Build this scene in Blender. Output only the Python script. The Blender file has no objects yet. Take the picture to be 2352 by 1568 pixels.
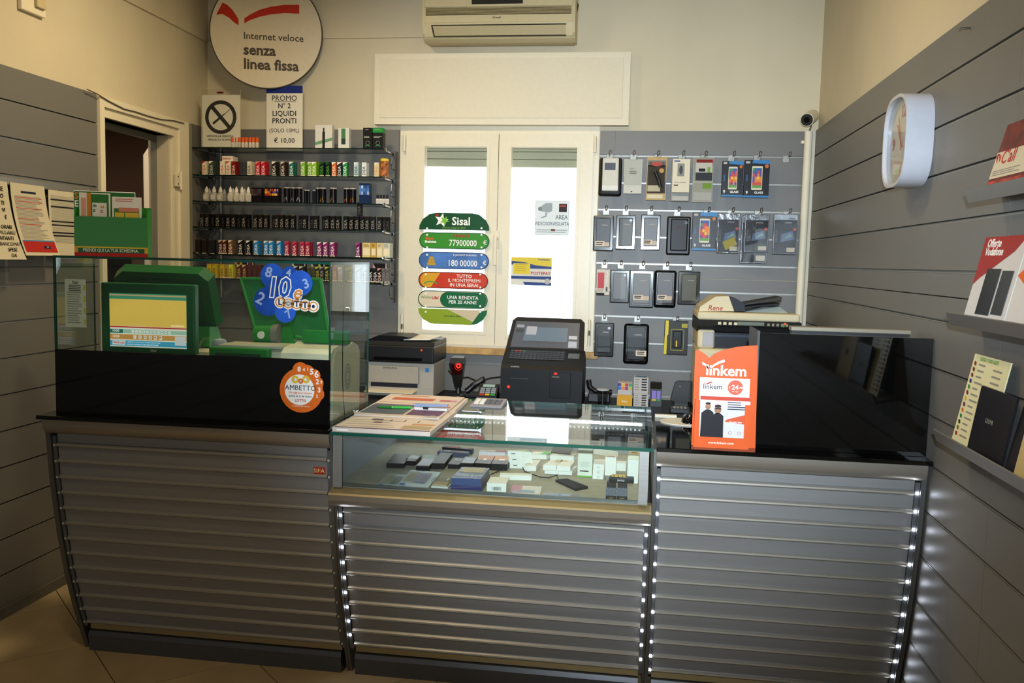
import bpy, bmesh, math, random
from mathutils import Vector, Matrix, Euler
random.seed(7)
S = bpy.context.scene
C = S.collection
R = math.radians

# ------------------------------------------------------------------ camera
CAM_Z = 1.533
F_PX, PITCH, YAW, ROLL = 2058.785, -0.0903, 0.1390, 0.0241
cam_d = bpy.data.cameras.new('camera')
cam_d.sensor_width = 36.0
cam_d.lens = F_PX / 2352 * 36.0
cam_d.clip_start = 0.05
cam_o = bpy.data.objects.new('camera', cam_d)
C.objects.link(cam_o)
CROT = (Matrix.Rotation(YAW, 3, 'Z') @ Matrix.Rotation(PITCH, 3, 'X') @ Matrix.Rotation(-ROLL, 3, 'Y'))
cam_o.matrix_world = Matrix.Translation((0, 0, CAM_Z)) @ (CROT @ Matrix.Rotation(R(90), 3, 'X')).to_4x4()
S.camera = cam_o

# ------------------------------------------------------------------ world, lights, exposure
S.view_settings.view_transform = 'Standard'
S.view_settings.look = 'None'
S.view_settings.gamma = 1.0
S.view_settings.use_curve_mapping = False
S.view_settings.exposure = 0.0
try:
    S.cycles.transparent_max_bounces = 32
    S.cycles.max_bounces = 10
except Exception:
    pass
wd = bpy.data.worlds.new('world')
S.world = wd
wd.use_nodes = True
bg = wd.node_tree.nodes['Background']
bg.inputs['Color'].default_value = (0.86, 0.94, 1.0, 1)
bg.inputs['Strength'].default_value = 3.6

LAMPS = [(-1.55, 3.65, 23.0), (-0.30, 3.3, 15.0), (-1.2, 1.5, 11.0), (-3.5, 4.6, 24.0)]  # first lamp is added to brighten the upper left wall
LAMP_COL = [(1.0, .79, .47), (1.0, .79, .47), (1.0, .79, .5), (1.0, .80, .62)]
LAMP_Z = 3.10
YDOOR = -2.06
def add_lights():
    for i, (x, y, p) in enumerate(LAMPS):
        ld = bpy.data.lights.new('ceiling_lamp_light', 'AREA')
        ld.shape = 'DISK'; ld.size = 0.26
        ld.energy = p
        ld.color = LAMP_COL[i]
        o = bpy.data.objects.new('ceiling_lamp_light', ld)
        o.location = (x, y, (LAMP_Z if x > -2.6 else 2.6) - 0.065)
        C.objects.link(o)
    fd = bpy.data.lights.new('flash_light', 'SPOT')               # the photographer's flash, a hand above the lens
    fd.energy = 730.0; fd.color = (.74, .87, 1.0); fd.spot_size = R(56); fd.spot_blend = .95; fd.shadow_soft_size = .02
    fo = bpy.data.objects.new('flash_light', fd)
    fo.location = (.02, -.04, CAM_Z + .16)
    fo.rotation_euler = (R(90 - 2.5), 0, R(0.5))
    C.objects.link(fo)
    for loc, rx, sx, sy in (((-0.82, 5.46, 1.62), R(-90), 1.16, 1.3), ((-0.35, -4.36, 1.15), R(90), 2.1, 2.3)):
        pd = bpy.data.lights.new('daylight_portal', 'AREA')
        pd.shape = 'RECTANGLE'; pd.size = sx; pd.size_y = sy
        pd.cycles.is_portal = True
        po = bpy.data.objects.new('daylight_portal', pd)
        po.location = loc; po.rotation_euler = (rx, 0, 0)
        C.objects.link(po)
add_lights()

# ------------------------------------------------------------------ helpers
def at(u, v, x=None, y=None, z=None):
    """point on a real plane of the room (wall, shelf front, table top) seen at a photo position"""
    d = CROT @ Vector(((u - 1176) / F_PX, 1, -(v - 784) / F_PX))
    t = x / d.x if x is not None else y / d.y if y is not None else (z - CAM_Z) / d.z
    return Vector((t * d.x, t * d.y, t * d.z + CAM_Z))
def fr(u0, v0, u1, v1, y):
    """x0,x1,z0,z1 of an upright rectangle standing at depth y"""
    a, b, c, d = at(u0, v0, y=y), at(u1, v0, y=y), at(u0, v1, y=y), at(u1, v1, y=y)
    return (a.x + c.x) / 2, (b.x + d.x) / 2, (c.z + d.z) / 2, (a.z + b.z) / 2

def lin(c):
    if isinstance(c, str):
        c = tuple(int(c[i:i + 2], 16) for i in (0, 2, 4))
    return tuple(((v / 255) / 12.92 if v / 255 <= .04045 else ((v / 255 + .055) / 1.055) ** 2.4) for v in c) + (1.0,)

_M = {}
def mat(col, rough=.5, metal=0., spec=.22, noise=None, bump=None, coat=0., emit=0., stretch=(1, 1, 1), name=None):
    key = (str(col), rough, metal, spec, noise, bump, coat, emit, stretch)
    if key in _M:
        return _M[key]
    m = bpy.data.materials.new(name or 'surface')
    m.use_nodes = True
    nt = m.node_tree
    b = nt.nodes['Principled BSDF']
    c = lin(col)
    b.inputs['Base Color'].default_value = c
    b.inputs['Roughness'].default_value = rough
    b.inputs['Metallic'].default_value = metal
    b.inputs['Specular IOR Level'].default_value = spec
    b.inputs['Coat Weight'].default_value = coat
    b.inputs['Coat Roughness'].default_value = .08
    if emit:
        b.inputs['Emission Color'].default_value = c
        b.inputs['Emission Strength'].default_value = emit
    if noise is None:
        noise = (40, .02)
    tc = nt.nodes.new('ShaderNodeTexCoord')
    mp = nt.nodes.new('ShaderNodeMapping')
    mp.inputs['Scale'].default_value = stretch
    nt.links.new(tc.outputs['Object'], mp.inputs['Vector'])
    n = nt.nodes.new('ShaderNodeTexNoise')
    n.inputs['Scale'].default_value = noise[0]
    n.inputs['Detail'].default_value = 4
    nt.links.new(mp.outputs['Vector'], n.inputs['Vector'])
    r = nt.nodes.new('ShaderNodeValToRGB')
    a = noise[1]
    r.color_ramp.elements[0].position = .3
    r.color_ramp.elements[1].position = .7
    r.color_ramp.elements[0].color = tuple(v * (1 - a) for v in c[:3]) + (1,)
    r.color_ramp.elements[1].color = tuple(min(1, v * (1 + a)) for v in c[:3]) + (1,)
    nt.links.new(n.outputs['Fac'], r.inputs['Fac'])
    nt.links.new(r.outputs['Color'], b.inputs['Base Color'])
    if bump:
        bn = nt.nodes.new('ShaderNodeTexNoise')
        bn.inputs['Scale'].default_value = bump[0]
        bn.inputs['Detail'].default_value = 3
        nt.links.new(mp.outputs['Vector'], bn.inputs['Vector'])
        bp = nt.nodes.new('ShaderNodeBump')
        bp.inputs['Strength'].default_value = bump[1]
        bp.inputs['Distance'].default_value = bump[2] if len(bump) > 2 else .002
        nt.links.new(bn.outputs['Fac'], bp.inputs['Height'])
        nt.links.new(bp.outputs['Normal'], b.inputs['Normal'])
    _M[key] = m
    return m

def glass_mat(name, tint, ior=1.5, rough=0.0):
    m = bpy.data.materials.new(name)
    m.use_nodes = True
    nt = m.node_tree
    for n in list(nt.nodes):
        nt.nodes.remove(n)
    out = nt.nodes.new('ShaderNodeOutputMaterial')
    mix = nt.nodes.new('ShaderNodeMixShader')
    tr = nt.nodes.new('ShaderNodeBsdfTransparent'); tr.inputs['Color'].default_value = tint
    gl = nt.nodes.new('ShaderNodeBsdfGlossy'); gl.inputs['Roughness'].default_value = rough
    fn = nt.nodes.new('ShaderNodeFresnel')
    geo = nt.nodes.new('ShaderNodeNewGeometry')
    mr = nt.nodes.new('ShaderNodeMapRange')
    mr.inputs['To Min'].default_value = ior
    mr.inputs['To Max'].default_value = 1 / ior
    nt.links.new(geo.outputs['Backfacing'], mr.inputs['Value'])
    nt.links.new(mr.outputs['Result'], fn.inputs['IOR'])
    nt.links.new(fn.outputs['Fac'], mix.inputs['Fac'])
    nt.links.new(tr.outputs[0], mix.inputs[1])
    nt.links.new(gl.outputs[0], mix.inputs[2])
    nt.links.new(mix.outputs[0], out.inputs['Surface'])
    return m
GLASS = glass_mat('clear_glass', (.93, .97, .95, 1))
WGLASS = glass_mat('window_glass', (.98, .99, .99, 1))
CLEAR = glass_mat('clear_plastic', (.95, .96, .96, 1), 1.36, 0.0)
EDGE = mat('0f4a3c', .15, 0, .6, name='glass_edge')

class B:
    """collects shapes into ONE mesh object"""
    def __init__(self):
        self.bm = bmesh.new(); self.mats = []
    def mi(self, m):
        if m not in self.mats:
            self.mats.append(m)
        return self.mats.index(m)
    def _faces(self, vs, fs, m, smooth=False):
        bv = [self.bm.verts.new(v) for v in vs]
        k = self.mi(m)
        for f in fs:
            try:
                fc = self.bm.faces.new([bv[i] for i in f])
                fc.material_index = k; fc.smooth = smooth
            except ValueError:
                pass
        return bv
    def box(self, x0, x1, y0, y1, z0, z1, m, bev=0., seg=2):
        if not bev:
            vs = [(x, y, z) for x in (x0, x1) for y in (y0, y1) for z in (z0, z1)]
            self._faces(vs, [(0, 1, 3, 2), (4, 6, 7, 5), (0, 4, 5, 1), (2, 3, 7, 6), (0, 2, 6, 4), (1, 5, 7, 3)], m)
            return self
        t = bmesh.new()
        bmesh.ops.create_cube(t, size=1)
        for v in t.verts:
            v.co = Vector(((x0 + x1) / 2 + v.co.x * (x1 - x0), (y0 + y1) / 2 + v.co.y * (y1 - y0), (z0 + z1) / 2 + v.co.z * (z1 - z0)))
        bmesh.ops.bevel(t, geom=list(t.edges), offset=bev, segments=seg, affect='EDGES', profile=.5)
        self._merge(t, m)
        return self
    def _merge(self, t, m, smooth=False):
        t.verts.index_update()
        self._faces([v.co.copy() for v in t.verts], [[v.index for v in f.verts] for f in t.faces], m, smooth)
        t.free()
    def prism(self, poly, axis, a0, a1, m, smooth=False):
        def p(q, a):
            return {'x': (a, q[0], q[1]), 'y': (q[0], a, q[1]), 'z': (q[0], q[1], a)}[axis]
        n = len(poly)
        vs = [p(q, a0) for q in poly] + [p(q, a1) for q in poly]
        fs = [tuple(range(n)), tuple(range(2 * n - 1, n - 1, -1))]
        self._faces(vs, fs, m)
        vs2 = vs
        self._faces(vs2, [(i, (i + 1) % n, n + (i + 1) % n, n + i) for i in range(n)], m, smooth)
        return self
    def loft(self, pa, pb, m):
        n = len(pa)
        self._faces(list(pa) + list(pb), [tuple(range(n)), tuple(range(2 * n - 1, n - 1, -1))] + [(i, (i + 1) % n, n + (i + 1) % n, n + i) for i in range(n)], m)
        return self
    def poly(self, pts, m):
        self._faces(pts, [tuple(range(len(pts)))], m)
        return self
    def hexa(self, pts, m):
        """eight corners: near quad then far quad"""
        self._faces(pts, [(0, 1, 2, 3), (7, 6, 5, 4), (0, 4, 5, 1), (1, 5, 6, 2), (2, 6, 7, 3), (3, 7, 4, 0)], m)
        return self
    def cyl(self, p0, p1, r, m, seg=16, r1=None, caps=True):
        p0, p1 = Vector(p0), Vector(p1)
        d = (p1 - p0).normalized()
        a = d.orthogonal().normalized(); b = d.cross(a)
        r1 = r if r1 is None else r1
        vs = []
        for p, rr in ((p0, r), (p1, r1)):
            for i in range(seg):
                t = 2 * math.pi * i / seg
                vs.append(p + a * (rr * math.cos(t)) + b * (rr * math.sin(t)))
        self._faces(vs, [(i, (i + 1) % seg, seg + (i + 1) % seg, seg + i) for i in range(seg)], m, True)
        if caps:
            self._faces(vs[:seg], [tuple(range(seg))], m)
            self._faces(vs[seg:], [tuple(range(seg))], m)
        return self
    def tube(self, pts, r, m, seg=8, closed=False):
        pts = [Vector(p) for p in pts]
        n = len(pts); vs = []; up = None
        for i, p in enumerate(pts):
            d = ((pts[(i + 1) % n] if closed or i < n - 1 else p) - (pts[i - 1] if closed or i > 0 else p)).normalized()
            if up is None:
                up = d.orthogonal().normalized()
            up = (up - d * up.dot(d)).normalized(); b = d.cross(up)
            for j in range(seg):
                t = 2 * math.pi * j / seg
                vs.append(p + up * (r * math.cos(t)) + b * (r * math.sin(t)))
        fs = [(i * seg + j, i * seg + (j + 1) % seg, ((i + 1) % n) * seg + (j + 1) % seg, ((i + 1) % n) * seg + j) for i in range(n if closed else n - 1) for j in range(seg)]
        if not closed:
            fs += [tuple(range(seg)), tuple((n - 1) * seg + j for j in range(seg))]
        self._faces(vs, fs, m, True)
        return self
    def lathe(self, prof, c, m, seg=20):
        vs = []
        for r, z in prof:
            for i in range(seg):
                t = 2 * math.pi * i / seg
                vs.append((c[0] + r * math.cos(t), c[1] + r * math.sin(t), c[2] + z))
        n = len(prof)
        fs = [(k * seg + i, k * seg + (i + 1) % seg, (k + 1) * seg + (i + 1) % seg, (k + 1) * seg + i) for k in range(n - 1) for i in range(seg)]
        fs += [tuple(range(seg)), tuple((n - 1) * seg + i for i in range(seg))]
        self._faces(vs, fs, m, True)
        return self
    def mesh(self, name):
        bmesh.ops.remove_doubles(self.bm, verts=self.bm.verts, dist=1e-6)
        bmesh.ops.recalc_face_normals(self.bm, faces=self.bm.faces)
        for e in self.bm.edges:
            if len(e.link_faces) == 2 and e.calc_face_angle(0) > R(38):
                e.smooth = False
        me = bpy.data.meshes.new(name)
        self.bm.to_mesh(me); self.bm.free()
        for m in self.mats:
            me.materials.append(m)
        return me
    def build(self, name, parent=None, local=False):
        return put(name, self.mesh(name), parent, local)

def wm(o):
    m = o.matrix_parent_inverse @ o.matrix_basis if o.parent else o.matrix_basis.copy()
    return wm(o.parent) @ m if o.parent else m
def put(name, me, parent=None, local=False, loc=None, rot=None):
    o = bpy.data.objects.new(name, me)
    C.objects.link(o)
    if parent:
        o.parent = parent
        if not local:
            o.matrix_parent_inverse = wm(parent).inverted()
    if loc is not None:
        o.location = loc
    if rot is not None:
        o.rotation_euler = rot
    return o
def tag(o, label, cat, group=None):
    o['label'] = label; o['category'] = cat
    if group:
        o['group'] = group
    return o
def thing(name, label, cat, loc=(0, 0, 0), rz=0., group=None, rot=None):
    o = bpy.data.objects.new(name, None)
    o.empty_display_size = .05
    C.objects.link(o)
    o.location = loc
    o.rotation_euler = rot if rot else (0, 0, rz)
    return tag(o, label, cat, group)
def struct(o):
    o['kind'] = 'structure'
    return o
def sempty(name, loc=(0, 0, 0)):
    o = bpy.data.objects.new(name, None)
    C.objects.link(o); o.location = loc
    o['kind'] = 'structure'
    return o
def copy_tree(o, parent=None):
    c = o.copy(); C.objects.link(c); c.parent = parent
    for ch in list(o.children):
        copy_tree(ch, c)
    return c

_TX = {}
def text_mesh(s, size, m, bold=0., align='CENTER', sx=1., shear=0.):
    key = (s, round(size, 5), m.name, bold, align, sx, shear)
    if key not in _TX:
        cu = bpy.data.curves.new('lettering', 'FONT')
        cu.body = s; cu.size = size; cu.align_x = align; cu.align_y = 'CENTER'
        cu.offset = bold * size; cu.extrude = 0.0002; cu.resolution_u = 2; cu.shear = shear
        ob = bpy.data.objects.new('lettering', cu)
        C.objects.link(ob)
        dg = bpy.context.evaluated_depsgraph_get()
        me = bpy.data.meshes.new_from_object(ob.evaluated_get(dg))
        C.objects.unlink(ob)
        bpy.data.objects.remove(ob); bpy.data.curves.remove(cu)
        me.name = 'lettering'
        if sx != 1:
            for v in me.vertices:
                v.co.x *= sx
        me.materials.clear(); me.materials.append(m)
        _TX[key] = me
    return _TX[key]
FRONT = (R(90), 0, 0)
def T(s, size, m, parent, loc, rot=FRONT, bold=.012, align='CENTER', sx=1., name='lettering', local=False, shear=0.):
    if 'M' in s or 'W' in s:
        bold = 0.
    return put(name, text_mesh(s, size, m, bold, align, sx, shear), parent, local, loc, rot)

def bars(b, x0, x1, z0, z1, n, m, y, fill=.45, seed=1, jag=.35):
    """rows of small print drawn as flat bars facing the shop"""
    rr = random.Random(seed)
    h = (z1 - z0) / n
    for i in range(n):
        zt = z1 - i * h
        xe = x1 - (x1 - x0) * jag * rr.random()
        b.poly([(x0, y, zt - h * fill), (xe, y, zt - h * fill), (xe, y, zt), (x0, y, zt)], m)
def rect(b, x0, x1, z0, z1, m, y):
    b.poly([(x0, y, z0), (x1, y, z0), (x1, y, z1), (x0, y, z1)], m)
def disc(b, x, z, r, m, y, seg=24, rz=None):
    b.poly([(x + r * math.cos(2 * math.pi * i / seg), y, z + (rz or r) * math.sin(2 * math.pi * i / seg)) for i in range(seg)], m)
def ring(b, x, z, r0, r1, m, y, seg=28, k=1.):
    for i in range(seg):
        a, c = 2 * math.pi * i / seg, 2 * math.pi * (i + 1) / seg
        b.poly([(x + r0 * math.cos(a), y, z + k * r0 * math.sin(a)), (x + r1 * math.cos(a), y, z + k * r1 * math.sin(a)), (x + r1 * math.cos(c), y, z + k * r1 * math.sin(c)), (x + r0 * math.cos(c), y, z + k * r0 * math.sin(c))], m)
def slab(b, x0, x1, y0, y1, z0, z1, thin, gm=None, em=None):
    """sheet of glass, clear faces and green edges; thin = axis of the thickness"""
    gm = gm or GLASS; em = em or EDGE
    vs = [(x, y, z) for x in (x0, x1) for y in (y0, y1) for z in (z0, z1)]
    fs = {'x': [(0, 1, 3, 2), (4, 6, 7, 5)], 'y': [(0, 4, 5, 1), (2, 3, 7, 6)], 'z': [(0, 2, 6, 4), (1, 5, 7, 3)]}
    bv = [b.bm.verts.new(v) for v in vs]
    for ax in 'xyz':
        k = b.mi(gm if ax == thin else em)
        for f in fs[ax]:
            fc = b.bm.faces.new([bv[i] for i in f]); fc.material_index = k

# common materials
WALL = mat('d2c7ac', .9, noise=(3, .04), bump=(60, .12, .002), name='painted_plaster')
SLAT = mat('6c6a66', .45, 0, .5, noise=(2.5, .05), bump=(300, .05, .001), name='grey_slat_board')
RAIL = mat('8f8d86', .36, .55, noise=(30, .05), name='aluminium_rail')
ALU = mat('9a9994', .38, .75, noise=(8, .06), bump=(200, .05, .001), stretch=(1, 20, 20), name='brushed_aluminium')
ALUD = mat('6a6a68', .42, .7, name='dark_aluminium')
BLKGL = mat('040404', .04, 0, .55, noise=(40, .0), name='black_gloss')
BLK = mat('141416', .35, 0, .5, name='black_plastic')
BLKM = mat('1d1d1f', .6, name='matt_black')
CREAM = mat('e6dcc2', .45, name='cream_pvc')
WHITE = mat('efeae0', .5, name='white_card')
PAPER = mat('d2c9b0', .7, name='paper')
CHROME = mat('c9c8c4', .15, 1., name='chrome')
INK = mat('1a1a1c', .6, name='black_ink')
GREY = mat('8b8880', .6, name='grey_print')
LGREY = mat('b9b6ae', .6, name='light_grey_print')
GREENP = mat('1d7a34', .3, 0, .5, name='green_plastic')
RED = mat('b3211c', .5, name='red_print')
ORANGE = mat('e0641c', .5, name='orange_print')
YELLOW = mat('e6c53a', .5, name='yellow_print')
BLUE = mat('2a4fa8', .4, name='blue_print')
NAVY = mat('1c2244', .5, name='navy_print')
WPRINT = mat('f2efe8', .5, name='white_print')

# ================================================================== the setting
XL, XR, YBK, YF, ZC = -2.589, 0.934, 5.146, -4.3, 3.2
GROUT = mat('5a4c38', .9, name='grout')
fl = struct(B().box(-4.7, XR + .25, YF - .25, 6.6, -.12, -.004, GROUT).build('floor'))
TILE = mat('b09a74', .32, 0, .5, noise=(5, .14), bump=(25, .06, .002), name='beige_stone_tile')
def clip(poly, x0, x1, y0, y1):
    for ax, lim, sg in ((0, x0, 1), (0, x1, -1), (1, y0, 1), (1, y1, -1)):
        out = []
        for i, p in enumerate(poly):
            q = poly[(i + 1) % len(poly)]
            a, c = sg * (p[ax] - lim), sg * (q[ax] - lim)
            if a >= 0: out.append(p)
            if (a >= 0) != (c >= 0):
                t = a / (a - c)
                out.append((p[0] + t * (q[0] - p[0]), p[1] + t * (q[1] - p[1])))
        poly = out
        if not poly: break
    return poly
PT = .6717
full = None
for i in range(-20, 18):
    for j in range(-16, 22):
        s0, d0 = 1.05 + PT * i, -5.203 + PT * j      # x+y, x-y
        cx, cy = (s0 + PT / 2 + d0 + PT / 2) / 2, (s0 + PT / 2 - d0 - PT / 2) / 2
        h = PT / 2 - .003
        pg = clip([(cx - h, cy), (cx, cy - h), (cx + h, cy), (cx, cy + h)], XL + .012, XR - .012, YF + .01, YBK - .01)
        if len(pg) < 3: continue
        area = abs(sum(pg[k][0] * pg[(k + 1) % len(pg)][1] - pg[(k + 1) % len(pg)][0] * pg[k][1] for k in range(len(pg)))) / 2
        if area < .01: continue
        whole = area > 2 * h * h - 1e-4
        if whole and full:
            me = full
        else:
            b = B(); b.prism([(p[0] - cx, p[1] - cy) for p in pg], 'z', -.006, 0, TILE)
            me = b.mesh('tile')
            if whole: full = me
        put('tile', me, fl, loc=(cx, cy, 0))

struct(B().box(XL - .2, XR + .2, YF - .2, YBK + .3, ZC, ZC + .1, WALL).build('ceiling'))
# back wall with the window opening
WX0, WX1, WZ0, WZ1 = -1.40, -.25, .985, 2.30
b = B()
b.box(XL - .12, WX0, YBK, YBK + .3, 0, ZC, WALL)
b.box(WX1, XR + .2, YBK, YBK + .3, 0, ZC, WALL)
b.box(WX0, WX1, YBK, YBK + .3, 0, WZ0, WALL)
b.box(WX0, WX1, YBK, YBK + .3, WZ1, ZC, WALL)
wall_back = struct(b.build('wall_back'))
wall_right = struct(B().box(XR, XR + .2, YF, YBK, 0, ZC, WALL).build('wall_right'))
DY0, DY1, DZ = 4.06, 4.69, 2.17
b = B()
b.box(XL - .12, XL, YF, DY0, 0, ZC, WALL)
b.box(XL - .12, XL, DY1, YBK, 0, ZC, WALL)
b.box(XL - .12, XL, DY0, DY1, DZ, ZC, WALL)
wall_left = struct(b.build('wall_left'))
# front wall with the glazed shop entrance behind the photographer
b = B()
b.box(XL - .12, -1.4, YF - .2, YF, 0, ZC, WALL)
b.box(.7, XR + .2, YF - .2, YF, 0, ZC, WALL)
b.box(-1.4, .7, YF - .2, YF, 2.3, ZC, WALL)
struct(b.build('wall_front'))
d2 = sempty('door_2', (-.35, YF - .1, 0))
b = B()
for x0, x1 in ((-1.4, -1.33), (-.41, -.29), (.63, .7)):
    b.box(x0, x1, YF - .13, YF - .07, 0, 2.3, ALU)
for x0, x1 in ((-1.33, -.41), (-.29, .63)):
    b.box(x0, x1, YF - .13, YF - .07, 0, .1, ALU); b.box(x0, x1, YF - .13, YF - .07, 2.23, 2.3, ALU)
b.build('door_frame', d2)
for x0, x1 in ((-1.33, -.41), (-.29, .63)):
    b = B(); slab(b, x0, x1, YF - .104, YF - .096, .1, 2.23, 'y', WGLASS, EDGE); b.build('pane', d2)

# upper wall skins that overhang the lower wall by a finger
b = B().box(XL, -1.1, YBK - .012, YBK, 2.79, ZC, WALL); struct(b.build('trim_1'))
b = B().box(XL, XL + .012, 1.2, YBK - .012, 2.775, ZC, WALL); struct(b.build('trim_2'))

# slat boards: one board between two grooves, an aluminium rail in each groove
GR = [1.53 + .15 * k for k in range(4, -11, -1)]           # groove heights
def slat_rows(ztop, zbot):
    """(z0, z1) of every board and the groove heights"""
    edges = []
    cur = ztop
    gs = [g for g in GR if zbot + .02 < g < ztop - .02]
    for g in gs:
        edges.append((g + .005, cur)); cur = g - .005
    edges.append((zbot, cur))
    out = []
    for z0, z1 in edges:
        if z0 < 1.455 < z1:
            out += [(1.457, z1), (z0, 1.4535)]
        else:
            out.append((z0, z1))
    return out, gs
def slat_wall(parent, plane, a0, a1, ztop, zbot, splits=()):
    """plane: ('x', xface, sign) or ('y', yface, sign); sign points into the room"""
    ax, f, sg = plane
    rows, gs = slat_rows(ztop, zbot)
    cuts = [a0] + list(splits) + [a1]
    for c0, c1 in zip(cuts, cuts[1:]):
        c1 = c1 - .0012 if c1 != a1 else c1
        for z0, z1 in rows:
            b = B()
            lo, hi = sorted((f, f + sg * .02))
            if ax == 'x': b.box(lo, hi, c0, c1, z0, z1, SLAT)
            else: b.box(c0, c1, lo, hi, z0, z1, SLAT)
            b.build('slat', parent)
    for g in gs:
        b = B()
        lo, hi = sorted((f, f + sg * .0175))
        lo2, hi2 = sorted((f, f + sg * .004))
        for l, h, z0, z1 in ((lo, hi, g - .0045, g - .0010), (lo2, hi2, g - .0045, g + .0045)):
            if ax == 'x': b.box(l, h, a0, a1, z0, z1, RAIL)
            else: b.box(a0, a1, l, h, z0, z1, RAIL)
        b.build('groove_rail', parent)
ST = 2.268
slat_wall(wall_right, ('x', XR, -1), -3.9, YBK - .02, ST, .0, splits=(2.42,))
slat_wall(wall_left, ('x', XL, 1), -3.9, 4.0, ST, .046)
slat_wall(wall_left, ('x', XL, 1), 4.915, YBK - .02, ST, .0)
slat_wall(wall_back, ('y', YBK, -1), XL + .0, WX0 - .005, ST, 0.0)
slat_wall(wall_back, ('y', YBK, -1), WX1 + .005, XR, ST, 0.0, splits=(-.16,))
slat_wall(wall_back, ('y', YBK, -1), WX0 - .005, WX1 + .005, WZ0, 0.0)
STONE = mat('6c675c', .5, noise=(14, .22), stretch=(1, .3, 1), name='grey_marble')
struct(B().box(XL, XL + .03, -3.9, 3.99, 0, .046, STONE).build('baseboard_left'))

# door in the left wall: casing, open leaf, hinge
d1 = sempty('door_1', (XL, (DY0 + DY1) / 2, 0))
b = B()
for x0, x1, o in ((XL - .12, XL + .012, 0.), (XL, XL + .03, .022), (XL, XL + .022, .06)):
    pass
def casing(y0, y1, yi0, yi1, z1, zi, x0, x1, m, nm):
    b = B()
    b.box(x0, x1, y0, yi0, 0, z1, m); b.box(x0, x1, yi1, y1, 0, z1, m); b.box(x0, x1, yi0, yi1, zi, z1, m)
    return b.build(nm, d1)
casing(4.002, 4.85, 4.04, 4.75, 2.262, 2.215, XL, XL + .035, CREAM, 'outer_casing')
casing(4.04, 4.75, DY0, DY1 + .02, 2.215, DZ, XL - .12, XL + .022, CREAM, 'inner_casing')
casing(4.052, 4.71, DY0 + .006, DY1 - .012, DZ + .012, DZ - .03, XL - .1, XL - .07, mat('7d7d72', .5), 'door_stop')
B().box(XL, XL + .02, 4.85, 4.913, 0, 2.262, mat('8a8a78', .5, name='edge_strip')).build('edge_strip', d1)
for z in (1.93, .35):
    b = B().cyl((XL + .042, 4.745, z - .05), (XL + .042, 4.745, z + .05), .008, CREAM, 12)
    b.box(XL + .024, XL + .042, 4.70, 4.745, z - .035, z + .035, CREAM, .002)
    for dz in (-.02, .02): b.cyl((XL + .04, 4.712, z + dz), (XL + .0445, 4.712, z + dz), .004, ALUD, 8)
    b.build('hinge', d1)
lf = B()
hx, hy, ex, ey = XL - .06, 4.70, -3.05, 5.30
dv = Vector((ex - hx, ey - hy, 0)).normalized(); nv = Vector((-dv.y, dv.x, 0)) * .04
p0, p1 = Vector((hx, hy, 0)), Vector((ex, ey, 0))
lf.loft([p0 + Vector((0, 0, .01)), p1 + Vector((0, 0, .01)), p1 + nv + Vector((0, 0, .01)), p0 + nv + Vector((0, 0, .01))],
        [p0 + Vector((0, 0, 2.13)), p1 + Vector((0, 0, 2.13)), p1 + nv + Vector((0, 0, 2.13)), p0 + nv + Vector((0, 0, 2.13))], mat('b9b3a0', .5))
lf.build('door_leaf', d1)
# the dim store room behind the door
BR = mat('6d5648', .9, noise=(2, .08), name='brown_paint')
b = B()
b.box(-4.7, -4.6, 3.2, 6.6, 0, 2.7, BR); b.box(-4.6, XL - .12, 6.5, 6.6, 0, 2.7, BR); b.box(-4.6, XL - .12, 3.2, 3.3, 0, 2.7, BR)
b.box(-4.7, XL - .12, 3.2, 6.6, 2.7, 2.8, BR); b.box(XL - .17, XL - .12, 5.46, 6.5, 0, 2.7, BR); b.box(XL - .17, XL - .121, 3.3, 4.0, 0, 2.7, BR)
struct(b.build('wall_store'))
t = thing('dark_cupboard', 'tall black cupboard in the dim room behind the open door', 'cupboard', (-4.2, 5.9, 0))  # solid black block standing in for the dark of a doorway
b = B().box(-4.58, -3.90, 5.95, 6.48, 0, 1.95, BLKM); b.build('body', t)
B().box(-4.57, -4.245, 5.93, 5.95, .06, 1.93, BLKM).build('cupboard_door', t); B().box(-4.235, -3.91, 5.93, 5.95, .06, 1.93, BLKM).build('cupboard_door', t)

# window: frame, two sashes, panes, hinges, handle, sill, roller shutter
w1 = sempty('window_1', (-.82, YBK, 1.02))
PVC = mat('e3d9bf', .35, 0, .5, name='cream_window_pvc')
b = B()
b.box(WX0, -1.352, YBK - .006, 5.20, 1.02, WZ1, PVC); b.box(-.292, WX1, YBK - .006, 5.20, 1.02, WZ1, PVC)
b.box(-1.352, -.292, YBK - .006, 5.20, 2.245, WZ1, PVC); b.box(-1.352, -.292, YBK - .006, 5.20, 1.02, 1.045, PVC)
b.build('window_frame', w1)
for x0, x1, g0, g1, gz in ((-1.362, -.822, -1.252, -.888, 1.115), (-.818, -.282, -.746, -.373, 1.10)):
    b = B(); yf0, yf1 = 5.128, 5.185
    b.box(x0, g0, yf0, yf1, 1.035, 2.255, PVC); b.box(g1, x1, yf0, yf1, 1.035, 2.255, PVC)
    b.box(g0, g1, yf0, yf1, 2.175, 2.255, PVC); b.box(g0, g1, yf0, yf1, 1.035, gz, PVC)
    sash = b.build('sash', w1)
    b = B()
    for a0, a1, c0, c1 in ((g0 - .018, g0, gz - .018, 2.193), (g1, g1 + .018, gz - .018, 2.193), (g0, g1, 2.175, 2.193), (g0, g1, gz - .018, gz)):
        b.box(a0, a1, yf0 - .004, yf0, c0, c1, PVC)
    b.build('glazing_bead', sash)
    b = B(); slab(b, g0 - .005, g1 + .005, 5.155, 5.161, gz - .005, 2.18, 'y', WGLASS, EDGE); b.build('pane', sash)
b = B()
b.box(-.836, -.806, 5.122, 5.128, 1.60, 1.70, PVC, .004)
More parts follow.
